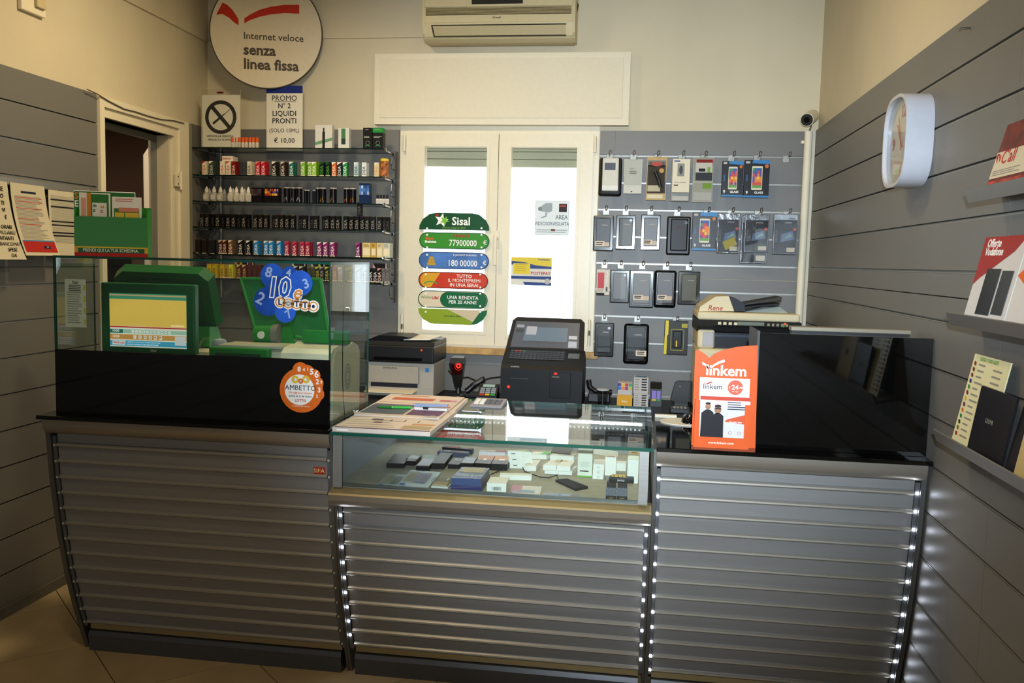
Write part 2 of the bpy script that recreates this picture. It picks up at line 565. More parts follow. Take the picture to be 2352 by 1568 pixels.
b.cyl((-.821, 5.122, 1.655), (-.821, 5.085, 1.655), .011, PVC, 12)
b.box(-.833, -.811, 5.075, 5.09, 1.50, 1.67, PVC, .006); b.build('window_handle', w1)
for x in (-1.372, -.272):
    for z in (1.16, 2.19, 1.10):
        B().cyl((x, 5.118, z - .045), (x, 5.118, z + .045), .009, PVC, 12).build('hinge', w1)
SILL = mat('b8925a', .45, noise=(18, .25), name='tan_travertine')
B().box(-1.43, -.215, 5.075, 5.25, .985, 1.02, SILL, .004).build('window_sill', w1)
SHUT = mat('b5b39a', .6, name='shutter_slat')
for i in range(5):
    z = 2.085 + i * .045
    b = B(); b.prism([(5.33, z), (5.345, z - .003), (5.36, z + .004), (5.36, z + .038), (5.345, z + .043), (5.33, z + .04)], 'x', WX0, WX1, SHUT)
    b.build('shutter_slat', w1)
# roller shutter box
t = thing('shutter_box', 'wide white roller shutter box panel above the window', 'shutter box', (-.82, 5.10, 2.29))
b = B(); b.box(-1.543, -.09, 5.085, YBK, 2.293, 2.688, mat('e4dac3', .6)); b.build('box_frame', t)
b = B(); b.box(-1.508, -.128, 5.079, 5.085, 2.33, 2.658, mat('e0d6bd', .6), .001); b.build('box_panel', t)
# ceiling lamps
for x, y, p in LAMPS:
    zl_ = LAMP_Z if x > XL else 2.6
    t = thing('ceiling_lamp', ['round ceiling lamp above the lottery machines', 'round ceiling lamp above the staff desk', 'round ceiling lamp above the customer side', 'round ceiling lamp in the dim store room'][LAMPS.index((x, y, p))], 'ceiling lamp', (x, y, zl_ + .1))
    B().lathe([(.05, -.06), (.17, -.06), (.18, -.02), (.18, 0)], (x, y, zl_ + .1), WHITE, 32).build('lamp_body', t)
    B().lathe([(.0, -.005), (.15, -.005), (.15, 0), (.0, 0)], (x, y, zl_ + .038), mat('fff0d0', .5, emit=4.), 32).build('diffuser', t)

# ================================================================== counters
def yprof(z):
    pts = [(-.01, 3.112), (.0, 3.11), (.17, 3.045), (.33, 2.995), (.5, 2.955), (.7, 2.922), (.88, 2.905), (.96, 2.902)]
    for (z0, y0), (z1, y1) in zip(pts, pts[1:]):
        if z0 <= z <= z1:
            t = (z - z0) / (z1 - z0); return y0 + t * (y1 - y0)
    return pts[-1][1]
ZR = [.835 - .0597 * k for k in range(13)]
PANEL = mat('8b8b8a', .40, .45, .5, noise=(6, .05), bump=(350, .06, .0008), stretch=(.4, 6, 6), name='silver_laminate')
BEAD = mat('979389', .36, .6, name='aluminium_bead')
LIP = mat('9c968a', .36, .7, noise=(5, .05), stretch=(.5, 8, 8), name='champagne_aluminium')
GOLD = mat('a8946a', .42, .6, name='gold_anodised')
def side_panel(parent, x0, x1, ztop, yback):
    b = B()
    zs = [0, .08, .17, .25, .33, .42, .5, .6, .7, .8, .88]
    zs = [z for z in zs if z < ztop - .02] + [ztop]
    poly = [(yprof(z) - .012, z) for z in zs] + [(yback, ztop), (yback, 0)]
    b.prism(poly, 'x', x0, x1, ALUD)
    return b.build('side_panel', parent)
def slats(parent, x0, x1, ztop):
    zs = [z for z in ZR if z < ztop - .01]
    cur = ztop
    for z in zs + [.118 - .0]:
        if z == .118 and cur < .135: break
        n = 5; poly = []
        # front face from the previous bead down to this bead, bead bulging forward at the bottom
        zf = [cur - .001 - (cur - z - .012) * i / n for i in range(n + 1)]
        poly += [(yprof(q) + .004, q) for q in zf]
        y0 = yprof(z)
        poly += [(y0 - .002, z + .0085), (y0 - .006, z + .004), (y0 - .0065, z - .001), (y0 - .003, z - .0055), (y0 + .003, z - .0065)]
        poly += [(y0 + .02, z - .0065), (yprof(cur) + .02, cur - .001)]
        b = B(); 
        b.prism(poly, 'x', x0, x1, PANEL)
        for f in b.bm.faces:
            c = f.calc_center_median()
            if c.z < z + .0095 and c.y < y0 + .004 and len(f.verts) == 4:
                f.material_index = b.mi(BEAD)
        b.build('slat', parent)
        cur = z - .0065
    b = B(); b.prism([(3.075, .0), (3.068, .062), (3.075, .078), (3.10, .082), (3.12, .0)], 'x', x0, x1, mat('5c5d60', .35, .6, name='kick_metal'))
    b.build('kick_plate', parent)
    B().box(x0, x1, 3.085, 3.10, .082, cur, GOLD).build('kick_ledge', parent)
def lip(parent, x0, x1, zt=.936):
    poly = [(2.862, zt), (2.8635, zt - .018), (2.868, zt - .034), (2.877, zt - .046), (2.89, zt - .055), (2.93, zt - .055), (2.93, zt)]
    b = B(); b.prism(poly, 'x', x0, x1, LIP, True); return b.build('edge_lip', parent)

CL = thing('lottery_counter', 'grey slatted counter with black top under the tall glass lottery case', 'counter', (-1.54, 3.0, 0))
side_panel(CL, -2.078, -2.06, .936, 3.42); side_panel(CL, -1.022, -1.013, .936, 3.42)
slats(CL, -2.044, -1.038, .878); lip(CL, -2.07, -1.016)
B().box(-2.085, -1.014, 2.852, 3.44, .936, .95, BLKGL, .002).build('worktop', CL)
B().box(-2.044, -1.038, 3.40, 3.42, .02, .93, PANEL).build('back_panel', CL)
t = B().box(-1.088, -1.046, yprof(.80) - .0005, yprof(.80) + .0035, .783, .808, mat('9c2a22', .4), .001).build('name_badge', CL)
T('SIFA', .02, mat('d8b878', .4), t, (-1.067, yprof(.80) - .001, .7955), bold=.01, sx=1.1)

CM = thing('display_counter', 'low glass-topped display counter with gold edge and slatted front', 'counter', (-.47, 3.0, 0))
side_panel(CM, -1.0115, -1.003, .70, 3.72); side_panel(CM, .0595, .0665, .70, 3.72)
slats(CM, -.985, .046, .683)
b = B(); b.prism([(2.93, .7485), (2.888, .7505), (2.852, .738), (2.848, .732), (2.852, .712), (2.862, .697), (2.877, .686), (2.93, .684)], 'x', -1.012, .066, LIP, False)
o = b.build('edge_lip', CM)
o.data.materials.append(GOLD)
for p in o.data.polygons:
    if p.normal.z > .4: p.material_index = 1
B().box(-1.003, .052, 2.89, 3.70, .735, .752, mat('9f9a8a', .6, noise=(30, .08), name='grey_felt')).build('display_floor', CM)
b = B(); b.box(-1.003, .05, 2.8885, 2.8995, .752, .763, ALUD); b.build('front_rail', CM)
B().box(-1.008, -.998, 2.885, 3.70, .752, .934, mat('8f9299', .5, .3)).build('side_wall', CM)
B().box(-1.003, -.973, 2.874, 2.888, .7525, .932, ALU).build('corner_post', CM); B().box(.022, .052, 2.874, 2.888, .757, .932, ALU).build('corner_post', CM)
B().box(-.998, .046, 3.66, 3.675, .752, .80, ALU).build('rear_rail', CM)
b = B(); slab(b, .042, .050, 2.888, 3.70, .752, .934, 'x'); b.build('side_pane', CM)
b = B(); slab(b, -.973, .022, 2.879, 2.885, .757, .934, 'y'); b.build('front_pane', CM)
b = B(); slab(b, -1.0105, .0665, 2.858, 3.70, .934, .945, 'z'); gt = b.build('glass_top', CM)
B().box(-.995, .045, 3.642, 3.657, .862, .890, ALU).build("lamp_rail", CM)

CR = thing('cash_counter', 'slatted counter with black top against the right wall', 'counter', (.48, 3.0, 0))
side_panel(CR, .068, .080, .936, 3.42); side_panel(CR, .893, .908, .936, 3.42)
slats(CR, .092, .878, .878); lip(CR, .076, .900)
B().box(.075, .912, 2.855, 3.44, .936, .95, BLKGL, .002).build('worktop', CR)
B().box(.085, .893, 3.40, 3.42, .02, .93, PANEL).build('back_panel', CR)

# LED strips in the seams
LED = mat('e8f0ff', .4, emit=60., name='led_light')
LEDW = mat('f4f8ff', .4, emit=55., name='white_led')
STRIP = mat('5c6064', .12, .3, .8, name='clear_led_channel')
led_mesh = None
def led_strip(x0, x1, ztop, lit, label):
    t = thing('led_strip', label, 'led strip', ((x0 + x1) / 2, yprof(.1), .1))
    b = B()
    zs = [ztop - (ztop - .10) * i / 24 for i in range(25)]
    poly = [(yprof(z) - .004, z) for z in zs] + [(yprof(z) + .004, z) for z in reversed(zs)]
    b.prism(poly, 'x', x0, x1, STRIP); b.build('strip', t)
    xm = (x0 + x1) / 2
    n = int((ztop - .13) / .0597) + 1
    for i in range(n):
        z = ztop - .035 - i * .0597
        if z < .11: break
        b = B(); b.box(xm - .004, xm + .004, yprof(z) - .0075, yprof(z) - .003, z - .004, z + .004, LED if lit else mat('a8a89a', .3), .001, 1)
        b.build('led', t)
led_strip(-2.058, -2.046, .87, False, 'unlit led strip at the far left edge of the lottery counter')
led_strip(-1.036, -1.025, .87, False, 'unlit led strip beside the red badge on the lottery counter')
led_strip(-1.001, -.988, .675, True, 'lit led strip where display counter meets lottery counter')
led_strip(.047, .0585, .675, True, 'lit led strip on display counter side of the right seam')
led_strip(.081, .091, .872, True, 'lit led strip on cash counter side of the seam')
led_strip(.879, .892, .872, True, 'lit led strip at end of cash counter beside right wall')
t = thing('led_strip', 'row of white leds inside the glass display counter', 'led strip', (-.47, 3.635, .885))
B().box(-.985, .035, 3.636, 3.640, .874, .888, mat('d8d8d0', .4)).build('strip', t)
lm = B().box(-.0035, .0035, -.002, .002, -.0035, .0035, LEDW).mesh('led')
for i in range(58):
    put('led', lm, t, loc=(-.98 + i * .0176, 3.634, .881))

# ================================================================== tall glass case on the lottery counter
t = thing('glass_case', 'tall glass case with black lower front on the lottery counter', 'glass case', (-1.53, 3.1, .95))
CX0, CX1, CY0 = -2.043, -1.028, 2.905
B().box(CX0, CX1, CY0, CY0 + .008, .95, 1.18, BLKGL, .001).build('black_panel', t)
b = B(); slab(b, CX0, CX1, CY0 + .0005, CY0 + .0075, 1.18, 1.504, 'y'); b.build('front_pane', t)
b = B(); slab(b, CX0, CX1, CY0, 3.345, 1.504, 1.512, 'z'); b.build('top_pane', t)
b = B(); slab(b, CX0, CX0 + .007, CY0 + .008, 3.14, .95, 1.504, 'x'); b.build('side_pane', t)
b = B(); slab(b, CX1 - .007, CX1, CY0 + .008, 3.345, .95, 1.504, 'x'); b.build('side_pane', t)
b = B(); b.cyl((CX1 + .002, 3.10, 1.345), (CX1 - .009, 3.10, 1.345), .006, CHROME, 12); b.build('lock_pin', t)
t.location = (-1.53, 3.1, .95)

# black cash screen box on the cash counter
t = thing('black_box', 'large black gloss screen box on the right end of the counter', 'screen box', (.65, 3.0, .95))
B().box(.387, .911, 2.925, 2.935, .95, 1.322, BLKGL, .001).build('front_panel', t)
B().box(.379, .387, 2.925, 3.14, .95, 1.328, mat('3a3c40', .4)).build('side_panel', t)
t = thing('monitor', 'flat silver-topped monitor standing behind the black box', 'monitor', (.70, 3.1, .95))
b = B(); b.box(.51, .885, 3.085, 3.125, 1.03, 1.334, mat('26262a', .5)); b.box(.507, .888, 3.08, 3.13, 1.322, 1.336, mat('857d6a', .45, .3), .002); b.build('monitor_body', t)
B().box(.66, .74, 3.09, 3.12, .95, 1.03, BLK).build('stand', t)

# stickers on the case
def pt(u, v, y): return at(u, v, y=y)
LB = thing('lotto_sticker', 'blue ball cluster game sticker on the front glass', 'sticker', tuple(at(655, 680, y=CY0 - .001)))
yS = CY0 - .0012
b = B()
BALL = mat('1f4aa0', .35, noise=(14, .35)); BALL2 = mat('2a5cc0', .3, noise=(10, .3))
for i, (u, v, r) in enumerate(((625, 633, 27), (665, 629, 17), (690, 650, 28), (615, 692, 32), (655, 716, 24), (640, 665, 30), (670, 680, 25))):
    p = at(u, v, y=yS); q = at(u + r, v, y=yS)
    disc(b, p.x, p.z, q.x - p.x, BALL if i % 2 else BALL2, yS - i * .00006, 32)
ball = b.build('sticker_base', LB)
for s, u, v, sz, rot in (('8', 617, 626, 34, .25), ('4', 663, 627, 24, .1), ('3', 703, 652, 32, -.35), ('2', 598, 686, 40, .5), ('7', 663, 722, 28, -.6)):
    p = at(u, v, y=yS - .0009); T(s, sz / 700, mat('9fb4dc', .4), LB, p, (R(90), rot, 0), .02)
def outlined(s, u, v, px_, col, parent, y, sc=705, shear=.0, w=.07, sx=1., wcol=None):
    p = at(u, v, y=y)
    T(s, px_ / sc, wcol or WPRINT, parent, p, FRONT, w, sx=sx, shear=shear)
    T(s, px_ / sc, col, parent, p - Vector((0, .0006, 0)), FRONT, .012, sx=sx, shear=shear)
b = B()
for k in range(5):
    p = at(643 + k * 19.2, 694 + k * 2.4, y=yS - .0012)
    disc(b, p.x, p.z, .0205, WPRINT, yS - .0012, 24); ring(b, p.x, p.z, .0125, .0165, mat('d98a3a', .4), yS - .0015, 24)
    if k == 1:
        for rr_ in (.003, .0068): ring(b, p.x, p.z, rr_, rr_ + .002, NAVY, yS - .0016, 16)
    if k == 4: disc(b, p.x, p.z, .0055, NAVY, yS - .0016, 16)
b.build('letter_rings', LB)
for k, s in ((0, 'L'), (2, 'T'), (3, 'T')):
    T(s, .028, NAVY, LB, at(643 + k * 19.2, 694 + k * 2.4, y=yS - .0018), FRONT, .03)
outlined('10', 638, 662, 66, mat('2355b0', .3), LB, yS - .001, shear=.15, w=.06, sx=.9)
outlined('e', 681, 672, 46, mat('d98a3a', .4), LB, yS - .001, shear=.3, w=.06)

AS = thing('orange_sticker', 'round orange and white game sticker on black panel', 'sticker', tuple(at(693, 890, y=CY0 - .001)))
b = B(); ORS = mat('d9691f', .45)
for i, (u, v, r) in enumerate(((692, 896, 50), (704, 858, 20), (722, 862, 14), (728, 880, 15), (731, 905, 14), (690, 850, 18))):
    p = at(u, v, y=yS); q = at(u + r, v, y=yS); disc(b, p.x, p.z, q.x - p.x, ORS, yS - i * .00005, 32)
p = at(688, 895, y=yS); disc(b, p.x, p.z, .053, WPRINT, yS - .0005, 36)
for k, (u, v) in enumerate(((678, 871), (703, 871), (691, 875))):
    q = at(u, v, y=yS); disc(b, q.x, q.z, .0135 if k < 2 else .009, mat('e0b83a', .3) if k < 2 else ORANGE, yS - .0008 - k * .0001, 20); disc(b, q.x, q.z, .006 if k < 2 else .004, WPRINT, yS - .0011, 14)
b.build('sticker_base', AS)
T('AMBETTO', .0245, NAVY, AS, at(690, 891, y=yS - .0009), FRONT, .02)
T('Da oggi puoi vincere', .0098, ORANGE, AS, at(690, 902, y=yS - .0009), FRONT, .01)
T('anche se ci vai vicino.', .0098, NAVY, AS, at(690, 909.5, y=yS - .0009), FRONT, .01)
T('LOTTO', .012, RED, AS, at(690, 920, y=yS - .0009), FRONT, .02)
T('IL GIOCO DEL LOTTO', .006, WPRINT, AS, at(692, 933, y=yS - .0009), FRONT, .01)
for s, u, v, z_ in (('8', 687, 848, .024), ('4', 698, 849, .015), ('1', 707, 848, .015), ('5', 716, 854, .028), ('6', 727, 860, .032), ('2', 729, 877, .024), ('9', 738, 878, .014), ('3', 733, 896, .024), ('2', 728, 910, .014)):
    T(s, z_, WPRINT, AS, at(u, v, y=yS - .0009), FRONT, .03)
for s, u, v in (('25', 676, 871), ('26', 691, 875), ('27', 705, 871)):
    T(s, .007, INK, AS, at(u, v, y=yS - .0013), FRONT, .01)

# receipt taped to the inside of the front glass
RC = thing('ticket_strip', 'long white receipt with yellow edge taped behind the glass', 'receipt', tuple(at(174, 750, y=CY0 + .02)))
x0, x1, z0, z1 = fr(150, 641, 198, 751, CY0 + .011)
b = B().box(x0, x1, CY0 + .010, CY0 + .0106, z0, z1, mat('e2e4dc', .7)); b.build('paper', RC)
b = B(); y_ = CY0 + .0097
bars(b, x0 + .008, x1 - .014, z0 + .01, z1 - .045, 14, GREY, y_, .35, 3, .3); bars(b, x0 + .014, x1 - .018, z1 - .045, z1 - .02, 4, INK, y_, .4, 4, .1)
for k in range(4): rect(b, x1 - .008, x1 - .0005, z0 + .01 + k * .04, z0 + .03 + k * .04, mat('c8d048', .6), y_)
b.build('print', RC); T('Sisal', .014, INK, RC, ((x0 + x1) / 2, y_, z1 - .011), bold=.01)

# ================================================================== machines inside the tall glass case
GD = mat('12602c', .35, name='dark_green_plastic'); GB = mat('1a7426', .4, name='bright_green_plastic')
MC = mat('c9c3a8', .45, name='beige_machine')
t = thing('lottery_display', 'green framed customer display with a yellow screen behind the glass', 'display', (-1.78, 3.16, .95))
x0, x1, z0, z1 = fr(232, 651, 447, 811, 3.12)
W_, H_ = x1 - x0, z1 - z0
b = B(); b.box(x0, x1, 3.12, 3.155, z0, z1, mat('14693c', .3), .006, 3); b.build('bezel', t)
s0, s1, q0, q1 = fr(252, 675, 428, 798, 3.118)
def em(c, e=.55): return mat(c, .3, emit=e)
b = B(); ys = 3.1185
h = q1 - q0
rect(b, s0, s1, q0, q1, em('e8e6d8'), ys)
rect(b, s0, s1, q1 - h * .105, q1, em('3f8f70'), ys - .0003); rect(b, s0, s1, q1 - h * .045, q1 - h * .02, em('c8a878'), ys - .0005)
rect(b, s0, s1, q0 + h * .39, q1 - h * .105, em('d8b452', .7), ys - .0003)
rect(b, s0, s1, q0 + h * .36, q0 + h * .385, em('b83a2c'), ys - .0003)
rect(b, s0, s1, q0 + h * .255, q0 + h * .33, em('9fc4b0'), ys - .0003); rect(b, s0, s0 + W_ * .14, q0 + h * .255, q0 + h * .33, em('1f6f60'), ys - .0005)
rect(b, s0, s1, q0 + h * .14, q0 + h * .235, em('c8924a'), ys - .0003)
rect(b, s0, s1, q0 + h * .02, q0 + h * .12, em('3fa0c0'), ys - .0003)
rect(b, s1 - .046, s1 - .002, q0 + h * .06, q0 + h * .225, em('d0d4d4'), ys - .0006)
for k in range(11): disc(b, s0 + .093 + k * .0146, q0 + h * .293, .0056, em('f4f4ee'), ys - .0007, 12)
for k in range(6): rect(b, s0 + .095 + k * .0205, s0 + .107 + k * .0205, q0 + h * .155, q0 + h * .22, em('f0ece0'), ys - .0007)
rect(b, s0 + .01, s0 + .062, q0 + h * .035, q0 + h * .11, em('e8ecec'), ys - .0006)
b.build('screen', t)
T('10:00', .013, em('f0f0e8'), t, (s0 + .024, ys - .001, q0 + h * .295), bold=.01); T('10:50', .013, em('f0f0e8'), t, (s0 + .024, ys - .001, q0 + h * .19), bold=.01)
T('VINCICASA', .0095, mat('b02a30', .4, emit=.5), t, (s0 + .036, ys - .001, q0 + h * .073), bold=.03)
T('E ARRIVATO VINCICASA: IL PRIMO GIOCO CON', .0062, em('e8f4f8'), t, (s0 + .068, ys - .001, q0 + h * .09), bold=.02, align='LEFT')
T('CUI PUOI VINCERE LA CASA DEI TUOI SOGNI', .0062, em('e8f4f8'), t, (s0 + .068, ys - .001, q0 + h * .048), bold=.02, align='LEFT')
for k, s in enumerate('1 2 3 8 11 14 15 17 18 20 7'.split()): T(s, .007, mat('1f5f50', .5), t, (s0 + .093 + k * .0146, ys - .0012, q0 + h * .293), bold=.01)
for k, s in enumerate('1 11 20 35 46 89'.split()): T(s, .009, mat('a04020', .5), t, (s0 + .101 + k * .0205, ys - .0012, q0 + h * .19), bold=.01)
T('SuperEnalotto', .009, em('f0e8d0'), t, (s1 - .035, ys - .001, q0 + h * .425), bold=.02)
p = at(352, 805, y=3.116); T('Sisal', .014, WPRINT, t, p, bold=.01, shear=.2)
B().box(x0 + .09, x1 - .09, 3.13, 3.15, 1.0, z0 + .02, GD).build('stand', t); B().box(x0 + .04, x1 - .04, 3.08, 3.22, .95, 1.0, GD, .01).build('foot', t)

t = thing('lottery_terminal', 'green lottery terminal with tilted screen seen from behind', 'terminal', (-1.75, 3.5, .95))
TL, TR_, BR_, BL_ = at(262, 622, y=3.36), at(474, 630, y=3.36), at(500, 764, y=3.52), at(262, 770, y=3.52)
nrm = (TR_ - TL).cross(BL_ - TL).normalized() * .045
if nrm.y < 0: nrm = -nrm
cut = .035
def octo(a, b_, c, d):
    e = (b_ - a).normalized() * cut; g = (d - a).normalized() * cut; f_ = (c - b_).normalized() * cut
    return [a + e, b_ - e, b_ + f_, c - f_, c - e, d + e, d - g, a + g]
pa = octo(TL, TR_, BR_, BL_)
cen = sum(pa, Vector()) / 8
pb = [cen + (p - cen) * 1.05 + nrm for p in pa]
B().loft(pa, pb, GD).build('screen_back', t)
inn = [cen + (p - cen) * .82 - nrm * .12 for p in pa]
B().loft(inn, [p + nrm * .2 for p in inn], mat('0e5224', .4)).build('rear_cover', t)
p = at(455, 775, y=3.45)
b = B(); b.loft([p + Vector((dx, dy, -.03)) for dx, dy in ((-.08, -.06), (.08, -.06), (.08, .06), (-.08, .06))], [p + Vector((dx * .6, dy * .6 + .04, .045)) for dx, dy in ((-.08, -.06), (.08, -.06), (.08, .06), (-.08, .06))], GB); b.build('neck', t)
b = B(); b.box(-1.96, -1.50, 3.30, 3.56, .95, 1.15, MC, .02); b.build('base', t)
t = thing('ticket_scanner', 'small round clear-hooded scanner between the green terminals', 'scanner', (-1.46, 3.26, .95))
p = at(478, 800, y=3.26)
B().box(p.x - .04, p.x + .05, 3.225, 3.29, .95, 1.13, MC, .01).build('body', t)
B().lathe([(.036, 1.13), (.036, 1.16), (.030, 1.19), (.018, 1.205), (.0, 1.21)], (p.x, 3.262, 0), CLEAR, 20).build('hood', t)
p2 = at(528, 792, y=3.34); B().lathe([(.03, 1.15), (.03, 1.185), (.022, 1.2), (.0, 1.207)], (p2.x - .005, 3.265, 0), mat('9aa4b4', .2), 18).build('dome', t)
t = thing('game_printer', 'beige lottery printer with an open green lid inside the case', 'printer', (-1.25, 3.2, .95))
b = B(); prof = [(3.03, .95), (3.03, 1.15), (3.045, 1.185), (3.08, 1.20), (3.2, 1.198), (3.25, 1.212), (3.31, 1.195), (3.335, 1.17), (3.335, .95)]
b.prism(prof, 'x', -1.43, -1.06, MC); b.build('body', t)
b = B(); a_ = fr(649, 790, 752, 830, 3.02)
b.prism([(3.0, 1.12), (3.0, 1.165), (3.008, 1.188), (3.03, 1.204), (3.10, 1.212), (3.16, 1.205), (3.16, 1.12)], 'x', a_[0], -1.062, mat('d2ccb4', .4), False); fb = b.build('printer_head', t)
b = B()
for k in range(5):
    ring(b, a_[0] + .045 + k * .0145, 1.163 - k * .0006, .0052, .0068, mat('c07a3a', .4), 2.999, 16)
b.build('letter_rings', t)
for k, s in enumerate('LOTTO'): T(s, .009, NAVY, t, (a_[0] + .045 + k * .0145, 2.9985, 1.163), bold=.03)
a_ = fr(488, 797, 625, 830, 3.03)
b = B(); b.box(a_[0], a_[1], 3.0, 3.03, 1.10, a_[3], GB, .006); b.box(a_[0] + .025, a_[1] - .03, 2.998, 3.001, 1.12, a_[3] - .02, mat('0c3a14', .6)); b.build('ticket_slot', t)
B().box(a_[0] + .02, a_[1] + .03, 3.04, 3.17, 1.196, 1.206, mat('b8b4a4', .3), .002).build('paper_guide', t)
TL, TR_, BR_, BL_ = at(553, 640, y=3.33), at(735, 641, y=3.33), at(757, 783, y=3.24), at(588, 762, y=3.24)
BR_.x = min(BR_.x, -1.062); TR_.x = min(TR_.x, -1.075)
nv = Vector((0, .03, 0))
B().hexa([TL, TR_, BR_, BL_] + [p + nv for p in (TL, TR_, BR_, BL_)], GD).build('lid', t)
cen = (TL + TR_ + BR_ + BL_) / 4
b = B()
ed = [TL, TR_, BR_, BL_]
for i in range(4):
    p, q = ed[i], ed[(i + 1) % 4]
    b.tube([p, q], .006, mat('1c7a2c', .4), 8)
b.build('lid_rim', t)
a_ = at(612, 770, y=3.2); b = B().cyl((a_.x - .04, 3.2, a_.z), (a_.x + .045, 3.2, a_.z + .004), .036, GB, 24); b.cyl((a_.x + .03, 3.2, a_.z + .003), (a_.x + .055, 3.2, a_.z + .005), .039, mat('6d6a60', .5), 24); b.cyl((a_.x - .005, 3.16, a_.z + .004), (a_.x - .005, 3.17, a_.z + .004), .014, mat('d8d4c4', .4), 18); b.build('paper_roller', t)
a_, c_ = at(650, 740, y=3.21), at(672, 792, y=3.21); B().hexa([a_ + Vector((.0, 0, 0)), a_ + Vector((.02, 0, .02)), c_ + Vector((.01, 0, 0)), c_ + Vector((-.05, 0, 0))] + [p + Vector((0, .03, 0)) for p in (a_, a_ + Vector((.02, 0, .02)), c_ + Vector((.01, 0, 0)), c_ + Vector((-.05, 0, 0)))], GB).build('lid_arm', t)
a_ = fr(695, 758, 752, 788, 3.21); B().box(a_[0], -1.065, 3.2, 3.24, a_[2], a_[3], mat('16702a', .4), .004).build('hinge_block', t)
b = B()
for rr_ in (.012, .022, .032):
    for i in range(20):
        a1, a2 = 2 * math.pi * i / 20, 2 * math.pi * (i + 1) / 20
        b.poly([(-1.0594, 3.19 + rr_ * math.cos(q) , 1.09 + (rr_ + w) * 1.3 * math.sin(q)) if False else (-1.0594, 3.19 + (rr_ + w) * math.cos(q), 1.09 + (rr_ + w) * 1.3 * math.sin(q)) for q, w in ((a1, 0), (a1, .004), (a2, .004), (a2, 0))], GREY)
b.build('spiral_mark', t)
B().tube([(-1.045, 3.10, 1.5), (-1.044, 3.09, 1.34), (-1.043, 3.08, 1.2), (-1.044, 3.085, 1.1), (-1.046, 3.1, 1.02), (-1.05, 3.13, .955)], .0018, BLK, 6).build('cable', t)

# ------------------------------------------------ ticket dispenser on top of the glass
t = thing('slip_dispenser', 'green cardboard slip dispenser standing on top of the glass case', 'dispenser', (-1.85, 3.0, 1.512))
DISP = t; SLIPS = []
GC = mat('237f16', .32, 0, .25, bump=(60, .15, .002), name='glossy_green_card')
x0, x1, za, zb = fr(166, 498, 348, 581, 2.95); za = 1.512
b = B(); b.box(x0, x1, 2.95, 2.954, za, zb, GC); b.box(x0, x0 + .004, 2.954, 3.05, za, zb + .03, GC); b.box(x1 - .004, x1, 2.954, 3.05, za, zb + .03, GC)
b.box(x0, x1, 3.046, 3.05, za, zb + .04, GC); b.box(x0, x1, 2.954, 3.046, za, za + .004, GC); b.build('tray', t)
b = B(); y_ = 2.9494
h = zb - za
rect(b, x0, x1, za + h * .21, za + h * .245, YELLOW, y_); rect(b, x0, x1, za, za + h * .09, RED, y_)
rect(b, x0, x0 + .014, za + h * .09, za + h * .245, mat('e0a020', .4), y_ - .0002); rect(b, x1 - .014, x1, za + h * .09, za + h * .245, mat('e0a020', .4), y_ - .0002)
rect(b, x0 + .014, x1 - .014, za + h * .09, za + h * .21, mat('0f5a20', .4), y_ - .0002); b.build('print', t)
T('PRENDI QUI LA TUA SCHEDINA.', .0158, mat('e4e8d8', .4), t, ((x0 + x1) / 2 - .002, y_ - .0006, za + h * .15), bold=.015)
def slip(u0, v0, u1, y, label, kind):
    a0, a1, _, zt = fr(u0, v0, u1, v0 + 20, y)
    b = B().box(a0, a1, y, y + .004, za + .006, zt, WPRINT, .001)
    p_ = DISP if label is None else thing('game_slip', label, 'slip', ((a0 + a1) / 2, y, za + .006))
    if label: SLIPS.append(p_)
    b.build('paper' if label else 'header_card', p_)
    b = B(); y1 = y - .0005
    if kind == 0:
        rect(b, a0 + (a1 - a0) * .38, a1 - .006, zb - .02, zt - .004, mat('2f7a34', .5), y1); rect(b, a0 + (a1 - a0) * .25, a0 + (a1 - a0) * .38, zb - .02, zt, mat('d88a20', .5), y1)
        rect(b, a0 + .008, a0 + (a1 - a0) * .22, zb - .02, zt - .018, mat('e8a890', .6), y1)
        rect(b, a0 + (a1 - a0) * .42, a1 - .014, zb - .01, zt - .034, WPRINT, y1 - .0004)
        b.build('print', p_)
        for s, dx, dz, c in (('E', .47, .045, '2f6a60'), ('S', .72, .048, 'd8902a'), ('n', .47, .062, '2f6a60'), ('u', .72, .064, 'b03030')):
            T(s, .02, mat(c, .5), p_, (a0 + (a1 - a0) * (dx + .02), y1 - .001, zt - dz), (R(90), R(90), 0), .03)
    elif kind == 1:
        bars(b, a0 + .014, a1 - .014, zt - .02, zt - .006, 2, mat('d87060', .6), y1, .4, 5)
        rect(b, a0 + .008, a1 - .01, zb - .02, zt - .04, mat('3f7a30', .5), y1); rect(b, a0 + .028, a1 - .012, zt - .052, zt - .037, mat('e08a70', .5), y1 - .0003)
        rect(b, a0 + .012, a0 + .05, zb - .02, zt - .055, YELLOW, y1 - .0004); rect(b, a0 + .054, a1 - .012, zb - .02, zt - .055, YELLOW, y1 - .0004)
        b.build('print', p_)
    else:
        rect(b, a0 + .002, a1 - .002, za + .02, zt - .003, mat('1d6a2a', .5), y1); b.build('print', p_)
        T('S', .032, mat('d8902a', .5), p_, (a0 + .012, y1 - .001, zt - .02), FRONT, .03); T('E', .032, WPRINT, p_, (a0 + .012, y1 - .001, zt - .048), FRONT, .03)
slip(186, 444, 262, 2.985, 'green and orange game slip in the dispenser', 0)
slip(264, 452, 338, 2.975, 'white slip with yellow number grids in the dispenser', 1)
slip(181, 440, 333, 3.02, None, 2)

